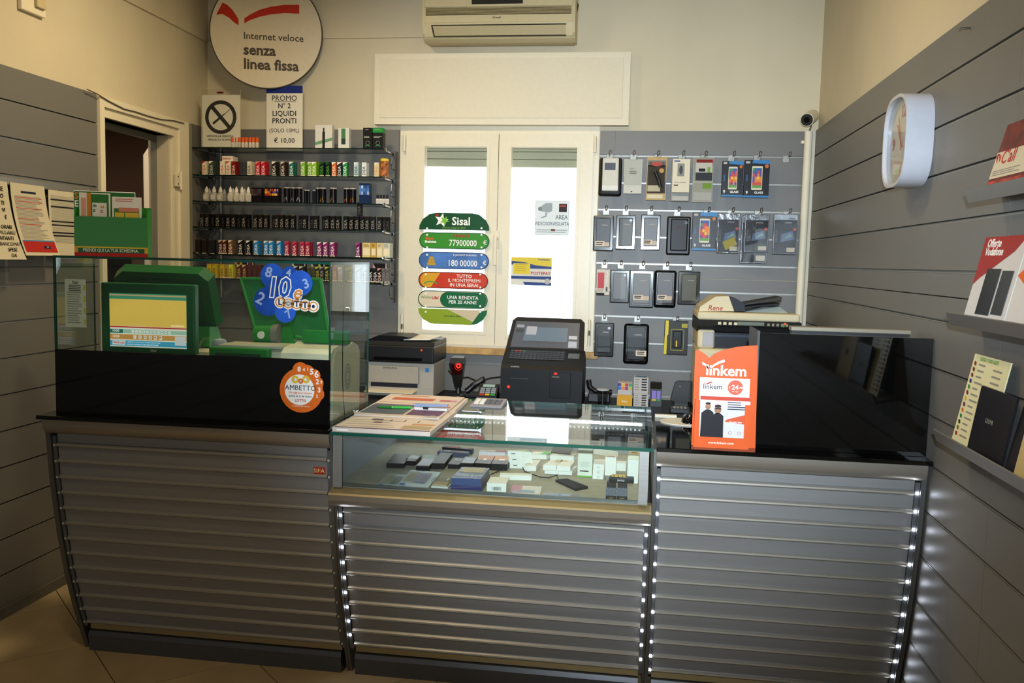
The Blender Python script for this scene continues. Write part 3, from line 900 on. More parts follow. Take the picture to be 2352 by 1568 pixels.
DISP.rotation_euler = (0, 0, R(22)); DISP.scale = (.80, 1, 1); DISP.location.x -= .022
for o in SLIPS:
    o.location = DISP.location + Matrix.Rotation(R(22), 3, 'Z') @ Vector(((o.location.x - .022 - DISP.location.x) * .80, o.location.y - DISP.location.y, o.location.z - DISP.location.z))
    o.rotation_euler = (0, 0, R(22)); o.scale = (.80, 1, 1)

# ------------------------------------------------ notices hanging on the left wall
LEFT = (R(90), 0, R(90))
t = thing('poster_rail', 'silver clip rail on the left wall holding printed notices', 'rail', (-2.56, 3.4, 1.80))
B().box(-2.569, -2.548, 2.9, 3.90, 1.788, 1.822, RAIL, .004).build('rail', t)
def notice(y0, y1, ztop, zbot, curl, label):
    p_ = thing('notice', label, 'notice', (-2.55, (y0 + y1) / 2, zbot))
    n = 14
    X = lambda f: -2.547 + curl * (f ** 2.2)
    b = B(); vs = []
    for i in range(n + 1):
        f = i / n; z = ztop - (ztop - zbot) * f
        vs.append((X(f), y0 + .02 * f * curl / .05, y1 + .03 * f * curl / .05, z))
    for s_ in (0, .0006):
        for a, c in zip(vs, vs[1:]):
            b.poly([(a[0] + s_, a[1], a[3]), (a[0] + s_, a[2], a[3]), (c[0] + s_, c[2], c[3]), (c[0] + s_, c[1], c[3])], PAPER)
    b.build('paper', p_)
    def print_(b, f0, f1, g0, g1, m, n=4, e=.0012):
        for i in range(n):
            a, c = f0 + (f1 - f0) * i / n, f0 + (f1 - f0) * (i + 1) / n
            w = y1 - y0; sh = lambda f: .025 * f * curl / .05
            b.poly([(X(a) + e, y0 + w * g0 + sh(a), ztop - (ztop - zbot) * a), (X(a) + e, y0 + w * g1 + sh(a), ztop - (ztop - zbot) * a), (X(c) + e, y0 + w * g1 + sh(c), ztop - (ztop - zbot) * c), (X(c) + e, y0 + w * g0 + sh(c), ztop - (ztop - zbot) * c)], m)
    return p_, print_, X
p_, pr, X = notice(3.05, 3.345, 1.80, 1.488, .055, 'plain cream notice with large black capital letters on left wall')
for i, s in enumerate(('COMPRESE', 'PAGAMENTO', 'CONTANTI', 'DEVI', 'BANCOMAT')):
    f = .1 + i * .09; T(s[-2:] if i < 4 else 'E', .024, INK, p_, (X(f) + .002, 3.315 + .02 * f, 1.80 - .312 * f), LEFT, .015, 'RIGHT')
for i, s in enumerate(('ORARI', 'CUMULABILI', 'CONTANTI', 'BANCOMAT', 'SPESE', 'DA')):
    f = .585 + i * .073; T(s, .022, INK, p_, (X(f) + .003, 3.325 + (.018, .03, .012, .046, .014, 0)[i], 1.80 - .312 * f), LEFT, .015, 'RIGHT')
p_, pr, X = notice(3.362, 3.575, 1.80, 1.505, .05, 'cream notice with red band across the bottom on left wall')
b = B(); rr = random.Random(4)
pr(b, .10, .13, .28, .72, NAVY, 1)
for i in range(34):
    f = .17 + i * .0185; pr(b, f, f + .009, .08, .9 - .25 * rr.random(), RED if i in (1, 4, 9, 17, 21) else mat('9a968c', .6), 1)
b.build('print', p_)
b = B(); pr(b, .80, .955, .03, .98, mat('b5251c', .5), 5); pr(b, .785, .80, .03, .98, mat('3a86b8', .5), 1, .0015); pr(b, .86, .9, .6, .8, NAVY, 1, .002); b.build('red_band', p_)
T('TIM', .009, WPRINT, p_, (X(.88) + .004, 3.532, 1.80 - .295 * .88), LEFT, .02)
p_, pr, X = notice(3.60, 3.86, 1.79, 1.50, .012, 'cream notice ruled with black bars beside the slip dispenser')
b = B()
for i in range(40):
    f = .08 + i * .018
    pr(b, f, f + .006, .06, .95 - .2 * rr.random(), mat('a09c90', .6), 1)
for f in (.13, .235, .455, .51, .625, .67): pr(b, f, f + .02, .05, .97, INK, 1, .0018)
b.build('print', p_)

# light switch, door cable
t = thing('light_switch', 'beige light switch box high on the left wall', 'switch', (XL, 3.55, 2.53))
B().box(XL, XL + .02, 3.49, 3.645, 2.52, 2.66, CREAM, .004).build('plate', t); B().box(XL + .02, XL + .035, 3.57, 3.63, 2.55, 2.65, mat('c8b890', .5), .004).build('rocker', t)
pts = []
for u, v in ((200, 205), (222, 215), (250, 232), (285, 250), (310, 256), (340, 266), (370, 274), (400, 277), (423, 283)):
    pts.append(at(u, v, x=XL + .04))
tag(B().tube(pts, .003, mat('6a6250', .5), 6).build('cable'), 'thin grey cable sagging along the top of the door casing', 'cable')

# ================================================================== glass shelves with small cartons (back wall, left of the window)
SHZ = [2.135, 1.98, 1.83, 1.68, 1.53, 1.39]
ORD = ['top', 'second', 'third', 'fourth', 'fifth', 'lowest']
SX0, SX1, SY0, SY1 = -2.56, -1.425, 4.905, 5.122
for i, z in enumerate(SHZ):
    t = thing('glass_shelf', '%s glass shelf of the wall rack beside the window' % ORD[i], 'shelf', ((SX0 + SX1) / 2, 5.0, z - .006))
    b = B(); slab(b, SX0, SX1 - .01, SY0, SY1, z - .006, z, 'z', GLASS, mat('0b1d18', .2)); b.build('glass_plate', t)
    for x in (-2.535, SX1 - .004):
        b = B(); b.box(x - .002, x + .002, 4.93, 5.126, z - .014, z - .006, CHROME)
        b.box(x - .006, x + .006, 5.112, 5.126, z - .03, z + .012, ALUD); b.box(x - .005, x + .005, 4.92, 4.93, z - .014, z + .006, CHROME)
        b.tube([(x, 5.10, z - .012), (x, 5.06, z - .03), (x, 5.05, z - .07), (x, 5.07, z - .095), (x, 5.12, z - .10)], .003, CHROME, 6)
        b.build('bracket', t)
t = thing('shelf_upright', 'dark slotted metal upright at the right end of glass shelves', 'upright', (-1.41, 5.12, 1.3))
B().box(-1.418, -1.4075, 5.095, 5.126, 1.27, 2.14, mat('4a463c', .4, .6)).build('upright', t)
t = thing('shelf_upright', 'chrome tube upright behind the left end of glass shelves', 'upright', (-2.47, 5.12, 1.3))
B().cyl((-2.49, 5.108, 1.27), (-2.49, 5.108, 2.125), .011, RAIL, 14).build('upright', t)

CW, CH, CD = .0262, .080, .0262
_CM = {}
def carton_mesh(col, cap, strip, style):
    key = (col, cap, strip, style)
    if key not in _CM:
        b = B(); m = mat(col, .42)
        b.box(-CW / 2, CW / 2, 0, CD, 0, CH, m)
        y = -.0004
        if style == 'tri':      # light triangle over the coloured face, strip at the foot
            b.poly([(-CW / 2, y, CH), (CW / 2, y, CH), (-CW / 2, y, CH * .80)], mat(cap, .5))
            b.poly([(-CW / 2, y, 0), (CW / 2, y, 0), (CW / 2, y, CH * .07), (-CW / 2, y, CH * .07)], mat(strip, .5))
            b.poly([(-.004, y - .0002, 0), (.004, y - .0002, 0), (.004, y - .0002, CH * .03), (-.004, y - .0002, CH * .03)], RED)
        elif style == 'dark':
            b.poly([(-CW / 2, y, CH * .965), (CW / 2, y, CH * .965), (CW / 2, y, CH), (-CW / 2, y, CH)], mat(cap, .5))
            b.poly([(-CW / 2, y, 0), (CW / 2, y, 0), (CW / 2, y, CH * .03), (-CW / 2, y, CH * .03)], mat(strip, .5))
        _CM[key] = b.mesh('carton')
    return _CM[key]
_used = {}
def uniq(label, group):
    _used.setdefault(label, []).append(1)
    return label, group
made = []
def carton(cx, shelf, colname, col, txt, cap='efe8d8', strip='efe8d8', style='tri', back=0, yf=4.935, dz=0., text='DEA'):
    u = 420 + cx * .2126
    v = (400, 400, 460, 520, 582, 640)[shelf]
    x = at(u, v - 15, y=yf).x
    z = SHZ[shelf]
    where = 'on the %s glass shelf' % ORD[shelf] if dz == 0 else 'lying on other cartons, %s glass shelf' % ORD[shelf]
    lab = '%s upright flavour carton %s' % (colname, where)
    o = put('carton', carton_mesh(col, cap, strip, style), None, loc=(x, yf, z + dz), rot=(0, 0, random.uniform(-.05, .05)))
    tag(o, lab, 'carton'); made.append(o)
    if text:
        o2 = put('lettering', text_mesh(text, .0235, mat(txt, .5), .010, 'CENTER', 1.1), o, True, (0.0005, -.0009, CH * .42), (R(90), R(-90), 0))
    for k in range(back):
        o = put('carton', carton_mesh(col, cap, strip, style), None, loc=(x + random.uniform(-.001, .001), yf + (k + 1) * (CD + .0015), z + dz))
        tag(o, '%s flavour carton standing behind its twin %s' % (colname, where.replace('on the', 'on')), 'carton'); made.append(o)
Wt, Cr = 'f0ece0', 'e6dcc0'
# second shelf
for cx, n, c, tx, cap, bk in ((230, 'cream and orange', 'e8dcb8', 'c86a28', 'b02a20', 1), (308, 'slate green', '39443e', 'c8ccc0', Wt, 1), (425, 'white and orange', 'ece4d0', 'd87a38', 'e8d8c0', 0),
        (490, 'white and rust', 'ece2cc', 'c86030', 'c04a20', 0), (548, 'dark red', '7c1218', 'e8d8c8', 'a01a20', 1), (718, 'pale stone', 'd8cdb0', '6a6458', 'e4dcc8', 1), (810, 'red', 'c02030', 'f0dcd8', 'e88a88', 0), (868, 'red', 'c02030', 'f0dcd8', 'e88a88', 1),
        (985, 'black brown', '1c1610', 'e0dccc', Wt, 1), (1080, 'dark brown', '3a261e', 'e0dccc', 'd8d0bc', 1), (1172, 'teal', '1f7060', 'e0e8dc', Wt, 1), (1297, 'lime green', '7ab030', 'eef0d8', 'd8dcc0', 1),
        (1372, 'lime green', '7ab030', 'eef0d8', 'd8dcc0', 0), (1418, 'bright lime', '86bc28', 'eef0d8', 'f0f0dc', 1), (1500, 'black and green', '14201a', '4a9a38', '1f5a20', 1), (1566, 'black and green', '14201a', '4a9a38', '1f5a20', 1),
        (1632, 'orange', 'd86a28', 'f4ecdc', Wt, 0), (1692, 'navy', '1c2030', 'e8e8e8', Wt, 0), (1752, 'emerald green', '1f8a40', 'f0f4e8', Wt, 0), (1872, 'pale blue', 'b8ccc8', '2a4a4a', 'e8ecec', 1), (1957, 'white and navy', 'e4e4dc', '20284a', 'd8dce0', 1), (2092, 'beige', 'd8c49a', 'c89a50', 'ece0c8', 0)):
    carton(cx, 1, n, c, tx, cap, 'efe6d4', 'tri', bk)
t = thing('stacked_carton', 'white carton lying on top of white and rust cartons', 'carton', tuple(at(518, 362, y=4.94)))
p = at(420 + 465 * .2126, 362, y=4.94); B().box(p.x - .026, p.x + .04, 4.945, 5.01, SHZ[1] + CH + .001, SHZ[1] + CH + .03, mat('ece2d0', .5)).build('box', t)
T('DEADEA', .014, RED, t, (p.x, 4.944, SHZ[1] + CH + .015), bold=.01)
t = thing('fruit_tin', 'tall tin with yellow lid and fruit picture on second shelf', 'tin', tuple(at(883, 398, y=4.95)))
p = at(882, 398, y=4.95); p.z = SHZ[1]
B().lathe([(.023, 0), (.023, .09)], (p.x, 4.96, p.z), mat('a05a28', .4, noise=(60, .8)), 24).build('tin_body', t); B().lathe([(.0235, .09), (.0235, .102), (.02, .104)], (p.x, 4.96, p.z), YELLOW, 24).build('lid', t)
# third shelf: droppers, dark cartons, tubes
def bottle(cx, w, h, label, body, cap, neck=True, yf=4.95, shelf=2):
    u = 420 + cx * .2126; p = at(u, 450, y=yf); z = SHZ[shelf]; r = w * .2126 / 417 / 2
    t = thing('dropper_bottle' if neck else 'liquid_bottle', label, 'bottle', (p.x, yf, z))
    B().lathe([(r * .9, 0), (r, .003), (r, h * .52), (r * .8, h * .58), (r * .45, h * .6)], (0, 0, 0), mat(body, .25), 16).build('body', t, True)
    if neck: B().lathe([(r * .62, h * .6), (r * .58, h * .82), (r * .3, h * .9), (r * .22, h)], (0, 0, 0), mat(cap, .4), 14).build('cap', t, True)
    else: B().lathe([(r * .7, h * .6), (r * .7, h), (r * .6, h)], (0, 0, 0), mat(cap, .4), 14).build('cap', t, True)
    B().box(-r * .6, r * .6, -r - .0006, -r * .75, h * .12, h * .45, mat('c8c0b4', .5)).build('bottle_label', t, True)
    made.append(t)
for cx in (258, 338, 408): bottle(cx, 76, .086, 'translucent grey dropper bottle on the third glass shelf', '9a9890', 'c8c4b8')
for cx in (515, 580, 640, 708): bottle(cx, 66, .087, 'white dropper bottle on the third glass shelf', 'c4bfb0', 'e8e2d4')
for cx in (290, 450): bottle(cx, 60, .078, 'small pale dropper bottle standing behind the grey bottles', '8a8a84', 'b0aea6', True, 5.01)
for cx in (546, 668): bottle(cx, 56, .082, 'small white dropper bottle standing behind the white bottles', 'b4b0a4', 'd4d0c4', True, 5.01)
for cx in (2105, 2140, 2175, 2210): bottle(cx, 38, .052, 'tiny white bottle with black cap on the third shelf', 'd8d4cc', '18181a', False, 4.945)
def dark_box(cx0, cx1, shelf, h, label, pic, base='0e0c10', yf=4.945, dep=.05):
    u0, u1 = 420 + cx0 * .2126, 420 + cx1 * .2126; x0, x1 = at(u0, 450, y=yf).x, at(u1, 450, y=yf).x; z = SHZ[shelf]
    t = thing('liquid_box', label, 'box', ((x0 + x1) / 2, yf, z))
    B().box(x0, x1, yf, yf + dep, z, z + h, mat(base, .3)).build('box', t)
    b = B(); n = 5; w = (x1 - x0)
    rr = random.Random(cx0)
    for i in range(n):
        for j in range(3):
            c = rr.choice(pic); rect(b, x0 + w * i / n, x0 + w * (i + 1) / n, z + h * (.45 + .15 * j), z + h * (.6 + .15 * j), mat(c, .5), yf - .0004)
    b.build('picture', t); made.append(t)
dark_box(745, 848, 2, .083, 'dark box with brown city picture on the third shelf', ('3a2a28', '5a3a30', '6a4034', '2a2228', '44343a'))
dark_box(885, 955, 2, .085, 'dark box with orange and violet picture beside white bottles', ('c86a20', '4a3a78', 'b03020', 'e0a030', '281a3a'))
dark_box(960, 1030, 2, .085, 'dark box with bright flower picture beside tall black tubes', ('d87828', 'c03a28', '5a4490', 'e8b040', '30204a'))
dark_box(1905, 2012, 2, .115, 'tall blue box with pale swirl picture on the third shelf', ('4a78b8', '9ab0cc', '3a62a0', 'c0ccd8', '2a4a88'), '1a2c50')
def tube_tin(cx0, cx1, h, label, c1, c2, yf=4.965):
    u = 420 + (cx0 + cx1) / 2 * .2126; p = at(u, 450, y=yf); r = (cx1 - cx0) * .2126 / 415 / 2
    t = thing('tube_tin', label, 'tube', (p.x, yf, SHZ[2]))
    B().lathe([(r, 0), (r, h - .006)], (0, 0, 0), mat('0d0c10', .3), 20).build('tube_body', t, True)
    B().lathe([(r * 1.03, h - .006), (r * 1.03, h), (r * .9, h)], (0, 0, 0), mat('b8b0a0', .35), 20).build('lid', t, True)
    b = B(); y = -r - .0004; w = r * .55
    b.poly([(-w, y + .002, h * .1), (w, y + .002, h * .1), (w, y + .002, h * .18), (-w, y + .002, h * .18)], mat(c2, .5))
    b.poly([(-w * .7, y + .001, h * .2), (w * .8, y + .001, h * .2), (0, y + .001, h * .62)], mat(c1, .5)); b.build('picture', t, True); made.append(t)
for a0, a1, l, c1, c2 in ((1090, 1160, 'black tube with white flame and violet base', 'c8ccd0', '7a4a90'), (1163, 1222, 'slim black tube with pale flame beside its taller neighbour', 'b8bcc4', '8a6aa0'), (1222, 1292, 'black tube with white skull-like swirl', 'd0ccc8', 'd8d0c8'),
                          (1436, 1476, 'narrow black tube beside the golden one', '4a4648', '6a6050'), (1475, 1550, 'black tube with golden swirl', 'b08a30', 'c8a040'), (1586, 1664, 'black tube with bronze swirl', '8a6428', '9a7430'),
                          (1738, 1800, 'black tube with yellow flame and red base', 'd8a838', 'a03020'), (1800, 1874, 'black tube with orange flame and red base', 'd88a30', 'b03828')):
    tube_tin(a0, a1, .088, l + ' on the third shelf', c1, c2)
for cx in (1310, 1340, 1400): tube_tin(cx, cx + 34, .080, 'plain dark tube standing further back on the third shelf', '141418', '1a1a20', 5.02)
# fourth shelf: row of black cartons
caps = ['5a2a20', '2a4a28', '6a5a20', '2a2a50', '4a2030']
for i, cx in enumerate((205, 260, 318, 374, 425, 487, 545, 600, 656, 700, 782, 838, 896, 985, 1012, 1068, 1124, 1186, 1272, 1314, 1395, 1436, 1526, 1556, 1618, 1674, 1757, 1818, 1878, 1938, 1990, 2052, 2122, 2170, 2214)):
    far = cx in (318, 425, 600, 700, 985, 1272, 1395, 1526, 2170, 2214)
    carton(cx, 3, 'black set-back' if far else 'black front-row', '0e0c0c', '8a8478' if not far else '4a4844', caps[i % 5], caps[(i + 2) % 5], 'dark', 0, 4.972 if far else 4.935)
carton(1905, 3, 'small black', '120e10', '6a6460', '3a3030', '3a3030', 'dark', 0, 4.96, CH + .0005)
# fifth shelf
for cx, n, c, tx, cap, bk, te in ((160, 'charcoal', '241c16', '3a3028', '3a3020', 0, ''), (230, 'dark umber', '201812', '3a3028', '4a3820', 0, ''), (318, 'dark navy', '1a1a22', '44404a', '3a3828', 0, ''), (408, 'chestnut brown', '4a1e18', 'e0d4c0', 'd0b8a0', 0, 'DEA'), (452, 'chestnut brown', '4a1e18', 'e0d4c0', 'd0b8a0', 0, 'DEA'),
        (513, 'tan brown', '7a5638', 'f0e4d0', 'ecdcc8', 1, 'DEA'), (622, 'black', '141212', 'e4dccc', Wt, 0, 'DEA'), (708, 'black', '141212', 'e4dccc', Wt, 0, 'DEA'), (790, 'sky blue', '2f8ac8', 'f0f4f4', 'e8e4d8', 1, 'DEA'), (897, 'sky blue', '2f8ac8', 'f0f4f4', 'e8e4d8', 0, 'DEA'), (952, 'sky blue', '2f8ac8', 'f0f4f4', 'e8e4d8', 0, 'DEA'),
        (1037, 'sky blue', '2f8ac8', 'f0f4f4', 'e8e4d8', 1, 'DEA'), (1122, 'crimson', 'a8243c', 'f0d8d8', 'c04a60', 0, 'DEA'), (1204, 'crimson', 'a8243c', 'f0d8d8', 'c04a60', 0, 'DEA'), (1290, 'crimson', 'a8243c', 'f0d8d8', 'c04a60', 0, 'DEA'), (1347, 'crimson', 'a8243c', 'f0d8d8', 'c04a60', 1, 'DEA'),
        (1474, 'magenta', '8a2460', 'f4e4ec', 'f0e0e0', 0, 'DEA'), (1540, 'magenta', '8a2460', 'f4e4ec', 'f0e0e0', 0, 'DEA'), (1617, 'magenta', '8a2460', 'f4e4ec', 'f0e0e0', 1, 'DEA'), (1892, 'plum', '6a1c50', 'f0dce8', 'a04a80', 0, 'DEA')):
    carton(cx, 4, n, c, tx, cap, 'efe6d8', 'tri' if te else 'dark', bk, text=te)
for a0, a1, c, l in ((1940, 2030, 'd8bc78', 'gold and cream box with round seal on the fifth shelf'), (2032, 2092, 'c89a38', 'narrow gold box on the fifth shelf'), (2094, 2160, 'dcc898', 'cream striped box on the fifth shelf'), (2162, 2240, 'c8c8b4', 'pale grey green box on the fifth shelf')):
    x0, x1 = at(420 + a0 * .2126, 570, y=4.935).x, at(420 + a1 * .2126, 570, y=4.935).x
    t = thing('gold_box', l, 'box', ((x0 + x1) / 2, 4.935, SHZ[4])); B().box(x0, x1 - .001, 4.935, 4.995, SHZ[4], SHZ[4] + .082, mat(c, .4)).build('box', t)
    b = B(); rect(b, x0 + .004, x1 - .006, SHZ[4] + .012, SHZ[4] + .05, mat('ecdcb4', .5), 4.9346); bars(b, x0 + .006, x1 - .008, SHZ[4] + .055, SHZ[4] + .075, 3, mat('6a5020', .5), 4.9346, .3, a0); b.build('print', t)
# lowest shelf
for cx, n, c, tx, cap, bk in ((282, 'yellow', 'd8b820', '7a5a10', 'b89820', 1), (340, 'yellow', 'd8b820', '7a5a10', 'b89820', 1), (422, 'yellow', 'd8b820', '7a5a10', 'b89820', 0), (468, 'dark yellow', 'b89a18', '6a4c10', 'a88a20', 0), (518, 'bright lemon', 'e0d030', '6a7a20', 'e8e070', 1),
        (606, 'maroon', '5a1418', 'd8b040', 'd8c890', 1), (664, 'maroon', '5a1418', 'd8b040', 'd8c890', 1), (720, 'dusky red', '4a1c18', '6a3428', '5a2a20', 0), (775, 'dusky red', '4a1c18', '6a3428', '5a2a20', 0), (830, 'dusky red', '4a1c18', '6a3428', '5a2a20', 0),
        (1220, 'black and ivory', '1c1614', 'd8ccb4', 'd8ccb8', 0), (1282, 'black and ivory', '1c1614', 'd8ccb4', 'd8ccb8', 1), (1365, 'olive', '3a3620', '5a5434', '6a6430', 0), (1410, 'olive', '3a3620', '5a5434', '6a6430', 0), (1455, 'black and yellow', '1a1a12', 'c8c030', 'c8c040', 0),
        (1500, 'black and grey', '1c1c22', 'b0a898', 'a89890', 0), (1556, 'black and yellow', '1a1a12', 'c8c030', 'c8c040', 1), (1640, 'blood red', '78161c', 'd89a60', '8a2020', 1), (1700, 'silver grey', '8a8c90', 'b0b0b0', 'c0c0c0', 0), (1808, 'grey yellow', '4a4a34', 'b0a838', 'a8a040', 0), (1900, 'smoke grey', '4a4844', 'b8b4aa', 'a8a49c', 0), (1975, 'smoke grey', '4a4844', 'b8b4aa', 'a8a49c', 0),
        (2030, 'jet black', '100e10', 'd8d4cc', '282428', 0), (2078, 'jet black', '100e10', 'd8d4cc', '282428', 0), (2124, 'black and pink', '181014', 'f0c8bc', 'd89a8c', 0), (2170, 'ash grey', '5a5654', '8a8684', '7a7674', 0), (2212, 'ash grey', '5a5654', '8a8684', '7a7674', 0)):
    carton(cx, 5, n, c, tx, cap, 'e0d4bc', 'tri', bk)
for cx, n, c, tx, cap in ((642, 'yellow and red', '6a1a14', 'd8b030', 'd8b030'), (700, 'yellow and red', '6a1a14', 'd8b030', 'd8b030'), (1262, 'ivory and black', '2a2018', 'd8ccb4', 'd8ccb8'), (1470, 'white and black', '1a1818', 'c8c0b4', 'c8c0b8'), (1550, 'yellow and black', '1a1a12', 'c8c030', 'c8c040'), (2140, 'pink and black', '181014', 'f0c8bc', 'd89a8c')):
    u = 420 + cx * .2126; p = at(u, 600, y=4.94); t = put('carton', carton_mesh(c, cap, 'e0d4bc', 'tri'), None, loc=(p.x + .03, 4.95, SHZ[5] + CH + CW / 2 + .0005), rot=(0, R(-90), 0))
    tag(t, '%s flavour carton lying above lowest shelf cartons' % n, 'carton'); made.append(t)
# top shelf
for k in range(8):
    u = 534 + k * 8.0; p = at(u, 337, y=4.94)
    t = thing('capped_tube', 'short printed tube with orange cap on the top shelf', 'tube', (p.x, 4.94 + .004 * (k % 2), SHZ[0]))
    B().lathe([(.0095, 0), (.0095, .033)], (0, 0, 0), mat('c8beb0', .4, noise=(120, .5)), 14).build('tube_body', t, True); B().lathe([(.0097, .033), (.0097, .057), (.008, .06)], (0, 0, 0), mat('d8581c', .4), 14).build('cap', t, True); made.append(t)
for u0, v0, u1, v1, l, k in ((724, 287, 763, 337, 'white box with black vaporiser picture on the top shelf', 0), (777, 294, 802, 337, 'slim white box with green stripe on the top shelf', 1)):
    x0, x1, z0, z1 = fr(u0, v0, u1, v1, 4.95); z0 = SHZ[0]
    t = thing('device_box', l, 'box', ((x0 + x1) / 2, 4.95, z0)); B().box(x0, x1, 4.95, 4.985, z0, z1, mat('d8d6cc', .5)).build('box', t)
    b = B(); y = 4.9496; w, h = x1 - x0, z1 - z0
    if k == 0:
        b.poly([(x0, y, z0 + h * .15), (x1, y, z0 + h * .35), (x1, y, z0 + h * .48), (x0, y, z0 + h * .28)], mat('6a9a70', .5)); rect(b, x0 + w * .42, x0 + w * .58, z0 + h * .04, z0 + h * .72, mat('2a2428', .5), y - .0003); rect(b, x0 + w * .46, x0 + w * .54, z0 + h * .72, z0 + h * .88, mat('1a1a1a', .5), y - .0003)
    else:
        rect(b, x0 + w * .28, x0 + w * .66, z0 + h * .5, z1 - .003, mat('4a7a50', .5), y); rect(b, x0 + w * .28, x0 + w * .66, z0 + h * .22, z0 + h * .5, mat('2a3a30', .5), y)
    b.build('print', t)
for k, (u0, v0, u1, v1, l, cap) in enumerate(((834, 297, 855, 333, 'black box with green arc beside the window, left one', '141414'), (856, 297, 880, 333, 'black box with green arc beside the window, right one', '141414'), (834, 286, 855, 296.5, 'black flat box lying on black boxes on the top shelf', '141414'), (856, 286, 880, 296.5, 'green flat box lying on black boxes on the top shelf', '1f8a38'))):
    x0, x1, z0, z1 = fr(u0, v0, u1, v1, 4.95)
    if k < 2: z0 = SHZ[0]; z1 = SHZ[0] + .092
    else: z0 = SHZ[0] + .0925; z1 = z0 + .026
    t = thing('liquid_box', l.replace(', left one', ' nearer the white box').replace(', right one', ' nearer the window'), 'box', ((x0 + x1) / 2, 4.95, z0)); B().box(x0, x1 - .0008, 4.95, 5.0, z0, z1, mat(cap, .4)).build('box', t)
    b = B()
    if k < 2:
        xm = (x0 + x1) / 2; ring(b, xm, z0 + .035, .010, .012, GREY, 4.9496, 18)
        for i in range(6):
            a1, a2 = R(30 + 20 * i), R(50 + 20 * i); b.poly([(xm + q * math.cos(a), 4.9494, z0 + .008 + q * .8 * math.sin(a)) for a, q in ((a1, .015), (a1, .019), (a2, .019), (a2, .015))], mat('2aa050', .5))
        bars(b, x0 + .006, x1 - .006, z0 + .06, z0 + .072, 2, LGREY, 4.9496, .4, k)
    else: bars(b, x0 + .012, x1 - .012, z0 + .008, z0 + .018, 1, GREY, 4.9496, .4, k)
    b.build('print', t)
# signs standing on the top shelf
t = thing('no_vaping_sign', 'white acrylic sign with crossed-out cigarette in black ring', 'sign', tuple(at(506, 338, y=4.93)))
x0, x1, z0, z1 = fr(463, 205, 551, 338, 4.93); z0 = SHZ[0]
B().box(x0, x1, 4.936, 4.938, z0 + .004, z1 - .03, mat('e4ddcc', .5)).build('paper', t)
b = B(); slab(b, x0 - .003, x1 + .003, 4.930, 4.934, z0 + .004, z1, 'y', CLEAR, mat('d8cfae', .3)); b.build('acrylic', t)
B().box(x0 - .003, x1 + .003, 4.925, 4.965, z0 + .0002, z0 + .004, CLEAR).build('foot', t)
b = B(); y = 4.9352; p = at(507, 269, y=y); ring(b, p.x, p.z, .074, .095, INK, y, 40); r_ = .08
for th, w, L in ((-48, .011, .08),):
    d, n = Vector((math.cos(R(th)), 0, math.sin(R(th)))), Vector((-math.sin(R(th)), 0, math.cos(R(th)))); b.poly([tuple(p + d * a + n * c) for a, c in ((-L, -w), (L, -w), (L, w), (-L, w))], INK)
d, n = Vector((math.cos(R(38)), 0, math.sin(R(38)))), Vector((-math.sin(R(38)), 0, math.cos(R(38))))
for a0, a1, w in ((-.06, .005, .0065), (.005, .03, .003), (.03, .072, .0015)): b.poly([tuple(p + d * a + n * c + Vector((0, -.0003, 0))) for a, c in ((a0, -w), (a1, -w), (a1, w), (a0, w))], INK)
disc(b, p.x, at(507, 213, y=y).z, .022, mat('5a1a2a', .4), 4.9292, 18, .006); b.build('pictogram', t)
T('VIETATA LA VENDITA', .0165, INK, t, at(505, 313, y=4.935), bold=.012); T('MINORI DI 18 ANNI', .0165, INK, t, at(505, 321, y=4.935), bold=.012)
t = thing('promo_sign', 'white promotional price sign with blue top band on the shelf', 'sign', tuple(at(652, 336, y=5.055)))
x0, x1, z0, z1 = fr(612, 197, 695, 336, 5.055); z0 = SHZ[0]
B().box(x0, x1, 5.055, 5.057, z0, z1, mat('e8e2d2', .5)).build('paper', t)
b = B(); rect(b, x0, x1, z1 - .042, z1, mat('1c2f80', .4), 5.0546); q = at(655, 233.5, y=5.0545); rect(b, q.x - .066, q.x + .066, q.z - .001, q.z + .001, INK, 5.0546); b.build('blue_band', t)
for s, v, sz in (('PROMO', 226, .044), ('N° 2', 243.5, .040), ('LIQUIDI', 261, .042), ('PRONTI', 278, .042), ('(SOLO 10ML)', 300, .032), ('€ 10,00', 323, .040)):
    T(s, sz, INK, t, at(653, v, y=5.0542), bold=.009)
# look-alikes are counted from the window, a thing anyone can find
NTH = 'first second third fourth fifth sixth seventh eighth ninth tenth eleventh twelfth thirteenth fourteenth fifteenth sixteenth seventeenth eighteenth nineteenth twentieth twenty-first twenty-second twenty-third twenty-fourth twenty-fifth twenty-sixth'.split()
labs = {}
for o in made: labs.setdefault(o['label'], []).append(o)
for l, os_ in labs.items():
    if len(os_) > 1:
        os_.sort(key=lambda o: -o.location.x)
        for k, o in enumerate(os_):
            o['group'] = 'row of ' + l.split(' on ')[0][:50] + 's'
            o['label'] = '%s, %s from the window' % (l.replace(' upright', '').replace(' glass', ''), NTH[k])

